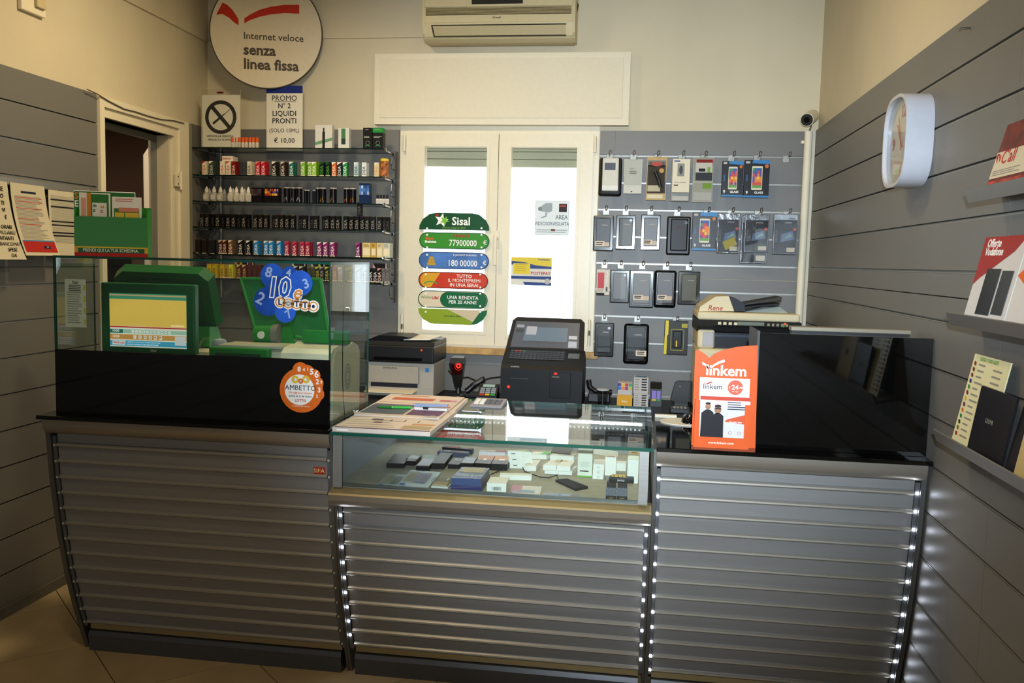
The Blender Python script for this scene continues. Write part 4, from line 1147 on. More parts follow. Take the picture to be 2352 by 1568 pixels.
# ================================================================== hooks and blister packs (back wall, right of the window)
def hook(u, v, label, long=.11, ring_=True, empty=False):
    """chrome wire hook in a groove"""
    p = at(u, v, y=5.126)
    k = min(GR, key=lambda g: abs(g - p.z)); z = k
    t = thing('display_hook', label, 'hook', (p.x, 5.126, z))
    B().box(-.017, .017, -.006, 0, -.03, .006, RAIL, .001).build('plate', t, True)
    b = B(); b.tube([(0, -.004, -.012), (0, -long, -.006), (0, -long - .008, .004), (0, -long - .008, .014), (.010, -long - .006, .017), (.012, -long - .004, .008), (.010, -long - .002, -.004), (.002, -long + .006, -.008)], .0022, CHROME, 6)
    b.build('prong', t, True)
    return p.x, z
YP = 5.032
def pack(u0, v0, u1, v1, name, label, cat, y=YP, th=.018, rnd=.004, base=None):
    x0, x1, z0, z1 = fr(u0, v0, u1, v1, y)
    t = thing(name, label, cat, ((x0 + x1) / 2, y, z0))
    if base: B().box(x0, x1, y, y + th, z0, z1, base, rnd, 3).build('tray', t)
    return t, x0, x1, z0, z1
def tab(t, x0, x1, z1, y=YP, m=None):
    xm = (x0 + x1) / 2; b = B()
    b.box(xm - .022, xm + .022, y + .006, y + .0075, z1 - .004, z1 + .018, m or CLEAR); b.build('hang_tab', t)
X1 = lambda c: 1340 + c * .2296
Va = lambda c: 280 + c * .2296
Vb = lambda c: 580 + c * .2296
TRAY = mat('0c0d10', .12, 0, .6, name='black_tray')
def case_pack(rc, V, label, inner='6a6864', tagp=None, rnd=.010, glare=.0, dot=False, brand='xtreme'):
    t, x0, x1, z0, z1 = pack(X1(rc[0]), V(rc[1]), X1(rc[2]), V(rc[3]), 'phone_case_pack', label, 'phone case', base=TRAY, rnd=rnd)
    w, h = x1 - x0, z1 - z0
    b = B(); b.box(x0 + w * .14, x1 - w * .14, YP - .006, YP + .002, z0 + h * .1, z1 - h * .08, mat(inner, .35), .004, 2); c = b.build('phone_case', t)
    b = B(); b.box(x0 + w * .07, x1 - w * .07, YP - .010, YP - .0005, z0 + h * .05, z1 - h * .03, CLEAR, .005, 2); b.build('blister', t)
    b = B(); bars(b, x0 + w * .42, x1 - w * .28, z0 + h * .70, z0 + h * .74, 1, mat('a89c94', .5), YP - .0065, .6, 2, 0)
    b.build('print', t)
    if tagp:
        b = B(); a0, a1, c0, c1 = tagp; rect(b, x0 + w * a0, x0 + w * a1, z0 + h * c0, z0 + h * c1, mat('d8c8b4', .6), YP - .0108); bars(b, x0 + w * (a0 + .05), x0 + w * (a1 - .05), z0 + h * (c0 + .02), z0 + h * (c1 - .03), 2, INK, YP - .0112, .5, 3, .3)
        rect(b, x0 + w * a1, x0 + w * min(.9, a1 + .24), z0 + h * c0, z0 + h * (c1 - .03), mat('c8b8a4', .6), YP - .0106); b.build('price_tag', t)
    if dot:
        b = B(); disc(b, x1 - w * .25, z1 - h * .15, .008, mat('c8d0e0', .4), YP - .0108, 18); b.build('round_sticker', t)
    tab(t, x0, x1, z1)
    return t
# ---- row 1
names1 = ((265, 'white flip case pack'), (500, 'clear blister pack'), (740, 'car charger pack'), (985, 'white headset box'), (1205, 'clear adapter pack'), (1480, 'first blue glass box'), (1735, 'second blue glass box'))
for c, n in names1: hook(X1(c), 357, 'wire display hook carrying the %s' % n)
hook(X1(2025), 363, 'empty wire display hook on the grey slat wall', .1)
t, x0, x1, z0, z1 = pack(X1(155), Va(360), X1(383), Va(740), 'phone_case_pack', 'black tray pack with a white flip phone case', 'phone case', base=TRAY, rnd=.012)
w, h = x1 - x0, z1 - z0
B().box(x0 + w * .15, x1 - w * .14, YP - .008, YP + .001, z0 + h * .13, z1 + h * .0, mat('d8d2c4', .4), .006, 2).build('phone_case', t)
b = B(); rect(b, x0 + w * .24, x1 - w * .28, z0 + h * .68, z0 + h * .87, mat('4a4c5c', .3), YP - .0086); rect(b, x0 + w * .16, x1 - w * .15, z0 + h * .15, z0 + h * .27, mat('e8e4dc', .4), YP - .0084); b.build('window_print', t)
B().box(x0 + w * .05, x1 - w * .05, YP - .012, YP - .0005, z0 + h * .06, z1 - h * .01, CLEAR, .006, 2).build('blister', t); tab(t, x0, x1, z1)
t, x0, x1, z0, z1 = pack(X1(405), Va(370), X1(585), Va(715), 'blister_pack', 'transparent blister pack with white card, second on the top row', 'blister pack')
w, h = x1 - x0, z1 - z0
B().box(x0, x1, YP + .012, YP + .013, z0, z1, mat('c9c6bc', .5)).build('card', t); B().box(x0 + .004, x1 - .004, YP - .008, YP + .0115, z0 + h * .25, z1 - .004, CLEAR, .006, 2).build('blister', t)
b = B(); bars(b, x0 + w * .3, x1 - w * .3, z0 + h * .55, z0 + h * .75, 4, mat('a8a498', .5), YP + .0115, .5, 2); b.build('print', t); b = B(); rect(b, x0 + w * .4, x0 + w * .5, z0 + h * .04, z0 + h * .07, INK, YP + .0115); b.build('mark', t); tab(t, x0, x1, z1)
t, x0, x1, z0, z1 = pack(X1(632), Va(345), X1(830), Va(780), 'charger_pack', 'tan packaged car charger with red oval badge', 'charger pack')
w, h = x1 - x0, z1 - z0
B().box(x0, x1, YP + .010, YP + .012, z0, z1, mat('b89c68', .5)).build('card', t)
b = B(); y = YP + .0095; rect(b, x0 + w * .04, x1 - w * .05, z0 + h * .16, z0 + h * .80, mat('4a4238', .5), y); rect(b, x0 + w * .04, x1 - w * .05, z0 + h * .78, z1 - h * .08, mat('8a8478', .5), y); disc(b, x0 + w * .5, z1 - h * .17, w * .28, mat('b83a24', .4), y - .0004, 24, h * .05)
rect(b, x0 + w * .06, x1 - w * .15, z0 + h * .04, z0 + h * .13, mat('d8cca8', .5), y); disc(b, x0 + w * .75, z0 + h * .68, w * .12, mat('c8923a', .4), y - .0004, 16); rect(b, x0 + w * .06, x1 - w * .3, z0 + h * .2, z0 + h * .34, mat('c4b898', .5), y - .0003); b.build('print', t)
B().tube([(x0 + w * .42, YP - .004, z0 + h * .66), (x0 + w * .62, YP - .004, z0 + h * .45), (x0 + w * .72, YP - .004, z0 + h * .3)], .010, BLK, 10).build('charger', t)
B().box(x0 + .005, x1 - .005, YP - .015, YP + .0095, z0 + h * .14, z1 - h * .1, CLEAR, .006, 2).build('blister', t); tab(t, x0, x1, z1)
t, x0, x1, z0, z1 = pack(X1(875), Va(390), X1(1068), Va(795), 'headset_pack', 'grey backed blister hanging behind the white headset box', 'headset pack', y=YP + .03)
B().box(x0, x1, YP + .03, YP + .045, z0, z1, mat('8a887e', .4), .004).build('card', t); b = B(); rect(b, x0 + .01, x1 - .008, z0 + .006, z0 + .03, LGREY, YP + .0295); b.build('print', t); tab(t, x0, x1, z1, YP + .03)
t, x0, x1, z0, z1 = pack(X1(890), Va(368), X1(1065), Va(705), 'headset_box', 'white headset box with grey picture on the top row', 'headset pack', base=mat('ddd2b8', .5), rnd=.002)
w, h = x1 - x0, z1 - z0
b = B(); y = YP - .0004; rect(b, x0 + w * .28, x0 + w * .68, z0 + h * .48, z0 + h * .86, mat('8a8880', .5), y); disc(b, x0 + w * .48, z0 + h * .67, w * .1, mat('2c2c30', .4), y - .0004, 16, h * .13); b.build('picture', t); b = B(); rect(b, x0 + w * .08, x0 + w * .42, z0 + h * .91, z0 + h * .95, mat('2a4a88', .5), y); b.build('blue_mark', t); b = B(); rect(b, x0 + w * .1, x0 + w * .35, z0 + h * .2, z0 + h * .23, INK, y); b.build('print', t)
T('Mono Headset', .0105, NAVY, t, (x0 + w * .47, y - .0004, z0 + h * .3), bold=.005); tab(t, x0, x1, z1)
t, x0, x1, z0, z1 = pack(X1(1095), Va(350), X1(1298), Va(800), 'adapter_pack', 'clear blister with red header and green insert card', 'adapter pack')
w, h = x1 - x0, z1 - z0
B().box(x0, x1, YP + .012, YP + .013, z0, z1, mat('a8a494', .5)).build('card', t)
b = B(); y = YP + .0115; rect(b, x0 + w * .15, x1 - w * .03, z0 + h * .80, z0 + h * .95, mat('b82a20', .5), y); rect(b, x0 + w * .13, x1 - w * .05, z0 + h * .48, z0 + h * .88, mat('c8c2b4', .5), y - .0003); rect(b, x0 + w * .13, x1 - w * .05, z0 + h * .48, z0 + h * .66, mat('2a2a2c', .5), y - .0005); rect(b, x0 + w * .7, x0 + w * .85, z0 + h * .66, z0 + h * .78, mat('7aa838', .5), y - .0005)
rect(b, x0 + w * .28, x0 + w * .6, z0 + h * .68, z0 + h * .75, INK, y - .0005); rect(b, x0 + w * .5, x1 - w * .06, z0 + h * .3, z0 + h * .42, mat('7a9a28', .5), y); rect(b, x0 + w * .05, x1 - w * .05, z0 + h * .04, z0 + h * .22, LGREY, y); b.build('print', t)
B().box(x0 + .003, x1 - .003, YP - .012, YP + .0115, z0 + h * .46, z1 - .004, CLEAR, .006, 2).build('blister', t); B().box(x0 + .003, x1 - .003, YP - .006, YP + .0115, z0 + .004, z0 + h * .42, CLEAR, .004, 2).build('blister', t); tab(t, x0, x1, z1)
PHC = ['3a4aa0', '6a3a8a', 'c83a40', 'e07a28', 'e0b838', '4a9a58', '2a6a9a', 'd89aa0']
def glass_box(rc, V, label, seed):
    t, x0, x1, z0, z1 = pack(X1(rc[0]), V(rc[1]), X1(rc[2]), V(rc[3]), 'screen_glass_box', label, 'screen protector', base=mat('14141a', .3), rnd=.002)
    w, h = x1 - x0, z1 - z0; y = YP - .0005
    b = B(); b.poly([(x0 + w * .3, y, z1 - h * .08), (x1, y, z1 - h * .11), (x1, y, z1), (x0 + w * .34, y, z1)], mat('2f7cb8', .35)); b.build('top_band', t); b = B(); rect(b, x0, x1, z0, z0 + h * .05, mat('2f7cb8', .35), y); b.build('bottom_band', t); b = B(); rect(b, x0 + w * .05, x0 + w * .22, z1 - h * .09, z1 - h * .03, LGREY, y); b.build('code_label', t)
    b = B(); disc(b, x1 - w * .12, z1 - h * .16, w * .075, mat('c86a20', .4), y, 18); b.build('badge', t)
    B().box(x0 + w * .30, x0 + w * .72, YP - .003, YP + .001, z0 + h * .20, z1 - h * .16, mat('ddd4bc', .4), .004, 2).build('pictured_phone', t)
    b = B(); rr = random.Random(seed); a0, a1, c0, c1 = x0 + w * .33, x0 + w * .69, z0 + h * .25, z1 - h * .21
    for i in range(4):
        for j in range(7):
            k = int(abs(i - 2 + rr.uniform(-1, 1)) + abs(j - 2.5)) 
            c = ['e0c040', 'e08030', 'c84848', '5a4a98', '34609a', '3a8a68', '44508a', '2a3a70'][min(7, k)] if j > 0 else '5a9a48'
            rect(b, a0 + (a1 - a0) * i / 4, a0 + (a1 - a0) * (i + 1) / 4, c0 + (c1 - c0) * j / 7, c0 + (c1 - c0) * (j + 1) / 7, mat(c, .4), YP - .0036)
    b.build('phone_screen', t)
    T('9', .024, WPRINT, t, (x0 + w * .13, y - .0006, z0 + h * .13), bold=.02); T('GLASS', .0165, WPRINT, t, (x0 + w * .6, y - .0006, z0 + h * .13), bold=.03); T('NANO', .011, mat('2f7cb8', .4), t, (x0 + w * .12, y - .0006, z0 + h * .52), (R(90), R(-90), 0), .02)
    tab(t, x0, x1, z1)
glass_box((1385, 390, 1598, 746), Va, 'black and blue tempered glass box beside the adapter pack', 1)
glass_box((1606, 382, 1860, 756), Va, 'black and blue tempered glass box next to the empty hook', 2)
# ---- row 2
for c, n in ((228, 'grey case pack with left price tag'), (424, 'smoky case pack'), (672, 'clear case pack in the second row'), (940, 'rounded black case'), (1235, 'lower blue glass box'), (1470, 'pouch with yellow card'), (1745, 'double silver pouch'), (2030, 'last silver pouch')):
    hook(X1(c), 480, 'wire display hook carrying the %s' % n)
case_pack((98, 935, 300, 1288), Va, 'framed black phone case pack with white price tag beside window', '2c2a2a', (.12, .58, .12, .27), .005)
case_pack((326, 932, 520, 1275), Va, 'framed smoky grey phone case pack with round sticker', '45423a', None, .004, dot=True)
case_pack((575, 928, 768, 1280), Va, 'framed clear phone case pack with price tag, second row', '5a5a5e', (.12, .6, .14, .29), .004)
t, x0, x1, z0, z1 = pack(X1(832), Va(945), X1(1070), Va(1328), 'phone_case_pack', 'rounded all-black phone case pack in the second row', 'phone case', base=mat('0c0b0b', .35), rnd=.008)
w, h = x1 - x0, z1 - z0; B().box(x0 + w * .16, x1 - w * .12, YP - .004, YP + .001, z0 + h * .1, z1 - h * .06, mat('161414', .4), .006, 2).build('phone_case', t)
b = B(); disc(b, x1 - w * .2, z1 - h * .16, .0085, mat('6a6664', .4), YP - .0045, 16); bars(b, x0 + w * .4, x1 - w * .35, z0 + h * .69, z0 + h * .73, 1, mat('5a2a28', .5), YP - .0045, .6, 1, 0); b.build('print', t); tab(t, x0, x1, z1)
glass_box((1088, 905, 1330, 1285), Va, 'black and blue tempered glass box in the second row', 3)
FOIL = mat('8a8c90', .18, .7, .6, bump=(30, .5, .006), name='crinkled_foil')
def pouch(rc, V, label, y=YP, card=None, pic=True, th=.010):
    t, x0, x1, z0, z1 = pack(X1(rc[0]), V(rc[1]), X1(rc[2]), V(rc[3]), 'film_pouch', label, 'pouch', y=y)
    w, h = x1 - x0, z1 - z0
    b = B(); b.box(x0, x1, y, y + th, z0, z1, FOIL, .003, 2); b.build('pouch', t)
    b = B(); rect(b, x0 + w * .04, x1 - w * .03, z0 + h * .02, z1 - h * .15, mat('17171c', .3), y - .0005)
    if pic:
        b.poly([(x0 + w * .3, y - .001, z0 + h * .3), (x1 - w * .12, y - .001, z0 + h * .38), (x1 - w * .2, y - .001, z0 + h * .58), (x0 + w * .35, y - .001, z0 + h * .5)], mat('5a6a8a', .4)); b.poly([(x0 + w * .4, y - .0012, z0 + h * .36), (x1 - w * .2, y - .0012, z0 + h * .45), (x1 - w * .3, y - .0012, z0 + h * .52)], mat('7a9a90', .4))
        disc(b, x1 - w * .13, z0 + h * .62, w * .07, mat('b84a3a', .4), y - .001, 16)
    if card: b.poly([(x0 + w * .25, y - .0015, z0 + h * .28), (x0 + w * .78, y - .0015, z0 + h * .42), (x1 - w * .08, y - .0015, z0 + h * .22), (x0 + w * .4, y - .0015, z0 + h * .07)], mat(card, .5))
    rect(b, x1 - w * .42, x1 - w * .08, z0 + h * .06, z0 + h * .17, mat('c8bea8', .5), y - .002); b.build('print', t)
    T('XTREME', .010, mat('b8b4b0', .4), t, (x0 + w * .6, y - .0025, z1 - h * .22), bold=.01); T('IDENTICO', .014, mat('6a6a70', .4), t, (x0 + w * .14, y - .0025, z0 + h * .45), (R(90), R(-90), 0), .02)
    B().box(x0 + w * .05, x1 - w * .05, y - .004, y - .003, z0 + h * .02, z1 - h * .02, CLEAR).build('clear_sleeve', t)
pouch((1338, 915, 1560, 1312), Va, 'black film pouch with a yellow card inside', card='a8983a')
pouch((1575, 935, 1845, 1415), Va, 'silver film pouch hanging lower behind another pouch', YP + .02, pic=False)
pouch((1610, 925, 1855, 1305), Va, 'silver film pouch with pale picture in front of lower pouch')
pouch((1898, 920, 2140, 1325), Va, 'silver film pouch next to the white pipe')
# ---- row 3
for c, n in ((212, 'pink accessory card'), (374, 'mirror case pack'), (590, 'wide clear case pack'), (826, 'round-cornered case pack'), (1055, 'olive case pack')):
    hook(X1(c), 604, 'wire display hook carrying the %s' % n)
t, x0, x1, z0, z1 = pack(X1(132), Vb(168), X1(262), Vb(425), 'cable_pack', 'white card pack with red box and coiled cable', 'cable pack', base=mat('cfc6b8', .5), rnd=.002, th=.008)
w, h = x1 - x0, z1 - z0; b = B(); y = YP - .0005; rect(b, x0 + w * .08, x0 + w * .58, z0 + h * .26, z0 + h * .88, mat('b8242c', .4), y); rect(b, x0, x0 + w * .62, z0, z0 + h * .09, INK, y); rect(b, x0 + w * .72, x0 + w * .86, z0 + h * .14, z0 + h * .32, mat('3a3836', .4), y); bars(b, x0 + w * .05, x0 + w * .6, z0 + h * .12, z0 + h * .22, 2, GREY, y, .5, 3); b.build('print', t)
B().tube([(x0 + w * .78, YP - .002, z1 - h * .08), (x0 + w * .9, YP - .002, z1 - h * .2), (x0 + w * .78, YP - .002, z1 - h * .35), (x0 + w * .76, YP - .002, z0 + h * .45)], .002, WPRINT, 6).build('cable', t); tab(t, x0, x1, z1)
case_pack((268, 175, 460, 500), Vb, 'framed silver mirror phone case pack, third row', '707274', None, .004, dot=True)
case_pack((462, 178, 702, 548), Vb, 'wide framed clear phone case pack with price tag, third row', '625f5c', (.16, .58, .2, .34), .004)
case_pack((706, 178, 928, 548), Vb, 'rounded frame phone case pack with price tag, third row', '484446', (.16, .58, .2, .34), .014)
case_pack((948, 188, 1165, 520), Vb, 'framed olive phone case pack at the end of third row', '4a4426', None, .004)
# ---- row 4
for c, n in ((212, 'plain black case pack'), (540, 'rounded belt case pack'), (925, 'yellow battery pack')):
    hook(X1(c), 726, 'wire display hook carrying the %s' % n)
case_pack((112, 702, 303, 1038), Vb, 'plain black phone case pack with white dot, bottom row', '101012', None, .004, dot=True)
case_pack((402, 712, 652, 1112), Vb, 'rounded clear case pack with two price tags, bottom row', '17171a', (.5, .92, .2, .34), .016)
t, x0, x1, z0, z1 = pack(X1(808), Vb(682), X1(1045), Vb(1020), 'battery_pack', 'black and yellow battery blister pack on the bottom row', 'battery pack', base=mat('24241c', .4), rnd=.002)
w, h = x1 - x0, z1 - z0; b = B(); y = YP - .0005; b.poly([(x0, y, z0), (x0 + w * .12, y, z0), (x0 + w * .12, y, z0 + h * .55), (x0 + w * .17, y, z0 + h * .6), (x0 + w * .17, y, z1), (x0 + w * .04, y, z1)], mat('d8c41c', .4)); rect(b, x1 - w * .28, x1 - w * .03, z1 - h * .2, z1 - h * .08, mat('a89a20', .4), y)
for a0, a1, c0, c1 in ((.28, .83, .12, .14), (.28, .83, .74, .76), (.28, .3, .12, .76), (.81, .83, .12, .76)): rect(b, x0 + w * a0, x0 + w * a1, z0 + h * c0, z0 + h * c1, mat('a89a20', .4), y)
b.build('print', t); B().box(x0 + w * .36, x0 + w * .74, YP - .012, YP + .001, z0 + h * .2, z0 + h * .7, mat('18181c', .25), .004, 2).build('battery', t); rect_ = B(); rect(rect_, x0 + w * .5, x0 + w * .55, z0 + h * .24, z0 + h * .42, YELLOW, YP - .0125); rect_.build('stripe', t); tab(t, x0, x1, z1)

# ------------------------------------------------ pipe, camera in the corner
t = thing('cable_pipe', 'white vertical cable pipe in the right back corner', 'pipe', (.872, 5.08, 0))
B().cyl((.875, 5.085, .0), (.875, 5.085, 2.262), .021, CREAM, 20).build('pipe', t); B().box(.842, .908, 5.1, 5.126, 2.2, 2.215, CREAM).build('clip', t); B().box(.842, .908, 5.1, 5.126, 1.0, 1.015, CREAM).build('clip', t)
B().box(.897, .913, 5.09, 5.126, 0, 2.266, mat('cfc8b4', .4)).build('corner_channel', t)
t = thing('security_camera', 'small cream bullet security camera above the pipe', 'camera', (.88, 5.08, 2.27))
p0, p1 = Vector((.842, 4.965, 2.305)), Vector((.892, 5.09, 2.345))
B().cyl(p0, p1, .034, CREAM, 24).build('housing', t)
d = (p1 - p0).normalized()
B().cyl(p0 - d * .004, p0 + d * .002, .031, BLK, 24).build('lens_ring', t); B().cyl(p0 - d * .006, p0, .015, BLKGL, 18).build('lens', t)
B().tube([(.882, 5.07, 2.31), (.884, 5.08, 2.285), (.878, 5.085, 2.262)], .005, mat('6a665c', .5), 8).build('bracket', t)

# ================================================================== desk behind the counter
DZT = .775
t = thing('back_desk', 'long black desk under the window behind the counter', 'desk', (-.3, 4.8, 0))
B().box(-1.60, .895, 4.40, 5.05, DZT - .03, DZT, mat('17181c', .45), .003).build('desk_top', t)
for x in (-1.58, -.35, .86): B().box(x, x + .03, 4.45, 5.03, 0, DZT - .03, mat('2a2a2e', .5)).build('leg_panel', t)
# laser printer
t = thing('laser_printer', 'grey and black laser printer with paper on its lid', 'printer', (-1.27, 4.86, DZT))
px0, px1 = at(838, 860, y=4.72).x, at(994, 860, y=4.72).x
PG = mat('a8a195', .5); zt = at(920, 833, y=4.72).z; zk = at(920, 806, y=4.72).z; zl = at(900, 782, y=4.78).z
b = B(); b.box(px0, px1, 4.745, 5.04, DZT, zt, PG, .008); b.build('body', t)
b = B(); b.box(px0 + .02, px1 - .08, 4.722, 4.745, DZT + .075, zt - .02, mat('a29b8f', .5), .004); b.box(px0, px1, 4.735, 4.745, DZT + .01, DZT + .05, PG); b.build('front_door', t)
B().box(px0 + .03, px1 - .09, 4.735, 4.747, DZT + .05, DZT + .075, mat('22242a', .5)).build('paper_slot', t)
B().box(px0 + .02, px1 - .09, 4.64, 4.735, DZT + .03, DZT + .036, mat('d8ceb4', .6)).build('paper_sheet', t)
b = B(); b.box(px0 - .004, px1 + .004, 4.715, 5.045, zt, zk + .03, BLK, .008); b.box(px0 + .05, px1 - .06, 4.712, 4.716, zt + .012, zt + .03, mat('08080a', .2)); b.build('scanner_body', t)
b = B(); b.prism([(4.72, zk + .03), (4.74, zl), (5.03, zl + .005), (5.04, zk + .03)], 'x', px0 - .002, px1 + .004, mat('202226', .35)); b.build('scanner_lid', t)
b = B(); b.prism([(px0 + .0, zl + .001), (px0 + .06, zl + .028), (px0 + .20, zl + .028), (px0 + .235, zl + .022), (px0 + .18, zl + .001)], 'y', 4.76, 5.0, mat('101012', .35)); b.build('feeder', t)
b = B(); b.hexa([(px1 - .18, 4.77, zl + .006), (px1 - .03, 4.77, zl + .012), (px1 - .01, 4.98, zl + .016), (px1 - .14, 4.98, zl + .016), (px1 - .18, 4.77, zl + .010), (px1 - .03, 4.77, zl + .016), (px1 - .01, 4.98, zl + .02), (px1 - .14, 4.98, zl + .02)], WHITE); b.build('lid_paper', t)
T('SAMSUNG', .016, INK, t, (px0 + .14, 4.7215, zt - .03), bold=.025, sx=1.1)
b = B(); p = at(981, 850, y=4.744); rect(b, p.x - .01, p.x + .01, p.z - .011, p.z + .011, mat('3a7ab8', .4), 4.7445); b.build('energy_sticker', t)
b = B(); p = at(968, 805, y=4.714); disc(b, p.x, p.z + .002, .006, mat('c83a20', .4, emit=.6), 4.7145, 12); b.build('status_lamp', t)
# barcode scanner on stand
t = thing('barcode_scanner', 'black barcode scanner with red glowing window on a stand', 'scanner', tuple(at(1050, 898, y=4.78)))
yb = 4.78; p = at(1050, 896, y=yb); bx = p.x; t.location = (bx, yb, DZT)
b = B(); b.lathe([(.045, 0), (.042, .012), (.02, .022), (.014, .05)], (bx, yb + .03, DZT), BLK, 18); b.build('stand', t)
z0, z1 = at(1050, 886, y=yb).z, at(1050, 821, y=yb).z
b = B(); 
hd = lambda z, w, d0, d1: [(bx - w, yb + d0, z), (bx + w, yb + d0, z), (bx + w * .8, yb + d1, z + .005), (bx - w * .8, yb + d1, z + .005)]
b.loft(hd(z0 - .01, .018, .02, .06), hd(z0 + .05, .028, .0, .07), BLK); b.loft(hd(z0 + .05, .028, .0, .07), hd(z1 - .03, .042, -.03, .07), BLK); b.loft(hd(z1 - .03, .042, -.03, .07), hd(z1, .036, -.02, .06), BLK); b.build('scanner_head', t)
b = B(); p = at(1053, 840, y=yb - .032)
b.poly([(bx - .03, yb - .026, z1 - .04), (bx + .03, yb - .026, z1 - .04), (bx + .026, yb - .018, z0 + .065), (bx - .026, yb - .018, z0 + .065)], mat('2a0808', .15)); b.build('window', t)
b = B(); ring(b, p.x - .0, p.z, .007, .013, mat('ff2a1a', .4, emit=2.5), yb - .0325, 20); ring(b, p.x, p.z - .004, .018, .021, mat('c01410', .4, emit=.5), yb - .0325, 20); b.build('red_light', t)
# handset, card terminal, cable, paper
t = thing('telephone_handset', 'black telephone handset lying beside the barcode scanner', 'handset', tuple(at(1085, 905, y=4.8)))
p0, p1 = at(1074, 897, y=4.83), at(1108, 872, y=4.87); p0.z = max(p0.z, DZT + .02)
b = B(); b.tube([p0 + Vector((-.01, 0, -.004)), p0, p0 + (p1 - p0) * .4 + Vector((0, 0, .006)), p1, p1 + Vector((.012, 0, .004))], .017, BLK, 10); b.build('handset', t); B().box(p0.x - .02, p1.x - .01, 4.82, 4.88, DZT, DZT + .02, BLK, .004).build('cradle', t)
t = thing('card_terminal', 'small card payment terminal with coloured keys near the handset', 'card terminal', tuple(at(1120, 911, y=4.72)))
p = at(1121, 908, y=4.72)
b = B(); prof = [(4.69, DZT), (4.69, DZT + .03), (4.78, DZT + .085), (4.80, DZT + .08), (4.80, DZT)]; b.prism(prof, 'x', p.x - .055, p.x + .05, BLK); b.build('body', t)
def slope(y): return DZT + .03 + (y - 4.69) / .09 * .055 + .0012
b = B()
def srect(b, x0, x1, ya, yb_, m, f=slope): b.poly([(x0, ya, f(ya)), (x1, ya, f(ya)), (x1, yb_, f(yb_)), (x0, yb_, f(yb_))], m)
srect(b, p.x - .035, p.x + .03, 4.755, 4.775, mat('9ab0b0', .3)); b.build('display', t)
b = B()
for r_ in range(3):
    for c in range(3): srect(b, p.x - .045 + c * .03, p.x - .02 + c * .03, 4.71 + r_ * .014, 4.721 + r_ * .014, mat('8a94a0', .4))
for c, cc in enumerate(('c03028', 'd8b030', '2aa040')): srect(b, p.x - .045 + c * .03, p.x - .02 + c * .03, 4.695, 4.706, mat(cc, .4))
b.build('keys', t)
tag(B().tube([at(1030, 850, y=5.0), at(1045, 868, y=4.98), at(1075, 866, y=4.97), at(1100, 876, y=4.96), at(1125, 868, y=4.98), at(1150, 865, y=5.0)], .004, BLK, 6).build('cable'), 'black cable looping behind the scanner and terminal', 'cable')
t = B(); p = at(1030, 905, y=4.62); t.hexa([(p.x - .06, 4.56, DZT + .002), (p.x + .07, 4.57, DZT + .012), (p.x + .06, 4.68, DZT + .004), (p.x - .05, 4.66, DZT + .015), (p.x - .06, 4.56, DZT), (p.x + .07, 4.57, DZT + .0105), (p.x + .06, 4.68, DZT), (p.x - .05, 4.66, DZT + .0135)], PAPER)
tag(t.build('crumpled_paper'), 'crumpled white paper lying before the laser printer', 'paper')
# betting terminal
t = thing('till_terminal', 'black till terminal with tilted screen and keyboard before the window', 'terminal', (-.49, 4.75, DZT))
TB = mat('111214', .5, 0, .25); X0, X1_ = -.705, -.275
b = B()
prof = [(4.64, DZT), (4.64, .965), (4.655, .985), (4.80, 1.058), (4.835, 1.05), (4.93, 1.0), (4.96, DZT)]
b.prism(prof, 'x', X0, X1_, TB); b.build('body', t)
tl, tr, br, bl = at(1180, 727, y=4.90), at(1343, 733, y=4.90), at(1340, 812, y=4.81), at(1160, 806, y=4.81)
cut = .02
pa = octo(tl, tr, br, bl)
B().loft(pa, [p + Vector((0, .03, -.008)) for p in pa], TB).build('screen_frame', t)
q = lambda fx, fz: tl + (tr - tl) * fx + ((bl - tl) + ((br - tr) - (bl - tl)) * fx) * fz + Vector((0, -.0015, 0))
def qr(b, a0, a1, c0, c1, m, e=0.): b.poly([q(a0, c0) - Vector((0, e, 0)), q(a1, c0) - Vector((0, e, 0)), q(a1, c1) - Vector((0, e, 0)), q(a0, c1) - Vector((0, e, 0))], m)
b = B(); qr(b, .055, .935, .12, .87, em('4c5058', .25)); qr(b, .2, .78, .28, .72, em('5a6a78', .3), .0006); qr(b, .22, .36, .26, .5, em('9a9a9e', .3), .001); qr(b, .08, .18, .22, .3, em('8a8a90', .3), .001); qr(b, .08, .18, .34, .44, em('3c4048', .2), .001)
qr(b, .8, .91, .5, .6, em('a8a8ae', .3), .001); qr(b, .8, .91, .66, .84, em('9ca0aa', .3), .001); qr(b, .2, .78, .68, .74, em('4a4c54', .2), .001); b.build('screen', t)
ks = lambda y: .985 + (y - 4.655) / .145 * .073 + .0015
b = B(); srect(b, X0 + .03, X1_ - .10, 4.705, 4.79, mat('2c2e32', .5), ks); b.build('keyboard_bed', t)
b = B()
for r_ in range(5):
    for c in range(14):
        x_ = X0 + .034 + c * .0208; y_ = 4.708 + r_ * .0162
        b.box(x_, x_ + .017, y_, y_ + .012, ks(y_) - .002, ks(y_) + .004, mat('b84a30' if r_ == 4 and c in (1, 2) else '3a8a58' if r_ == 4 and c == 3 else '4c5056', .4))
k_ = b.build('keys', t); k_['kind'] = 'stuff'
b = B(); srect(b, X1_ - .085, X1_ - .025, 4.725, 4.77, mat('5c6068', .3), ks); b.build('touchpad', t)
b = B(); b.box(X1_ - .17, X1_ - .06, 4.634, 4.64, .82, .955, mat('1e1f22', .3), .002); b.build('printer_door', t)
p = at(1276, 858, y=4.633); b = B(); rect(b, p.x - .009, p.x + .009, p.z - .006, p.z + .006, mat('d02a1c', .4, emit=.4), 4.6332); b.build('logo', t); T('olivetti', .014, mat('8a8478', .4), t, at(1276, 865, y=4.633), bold=.01)
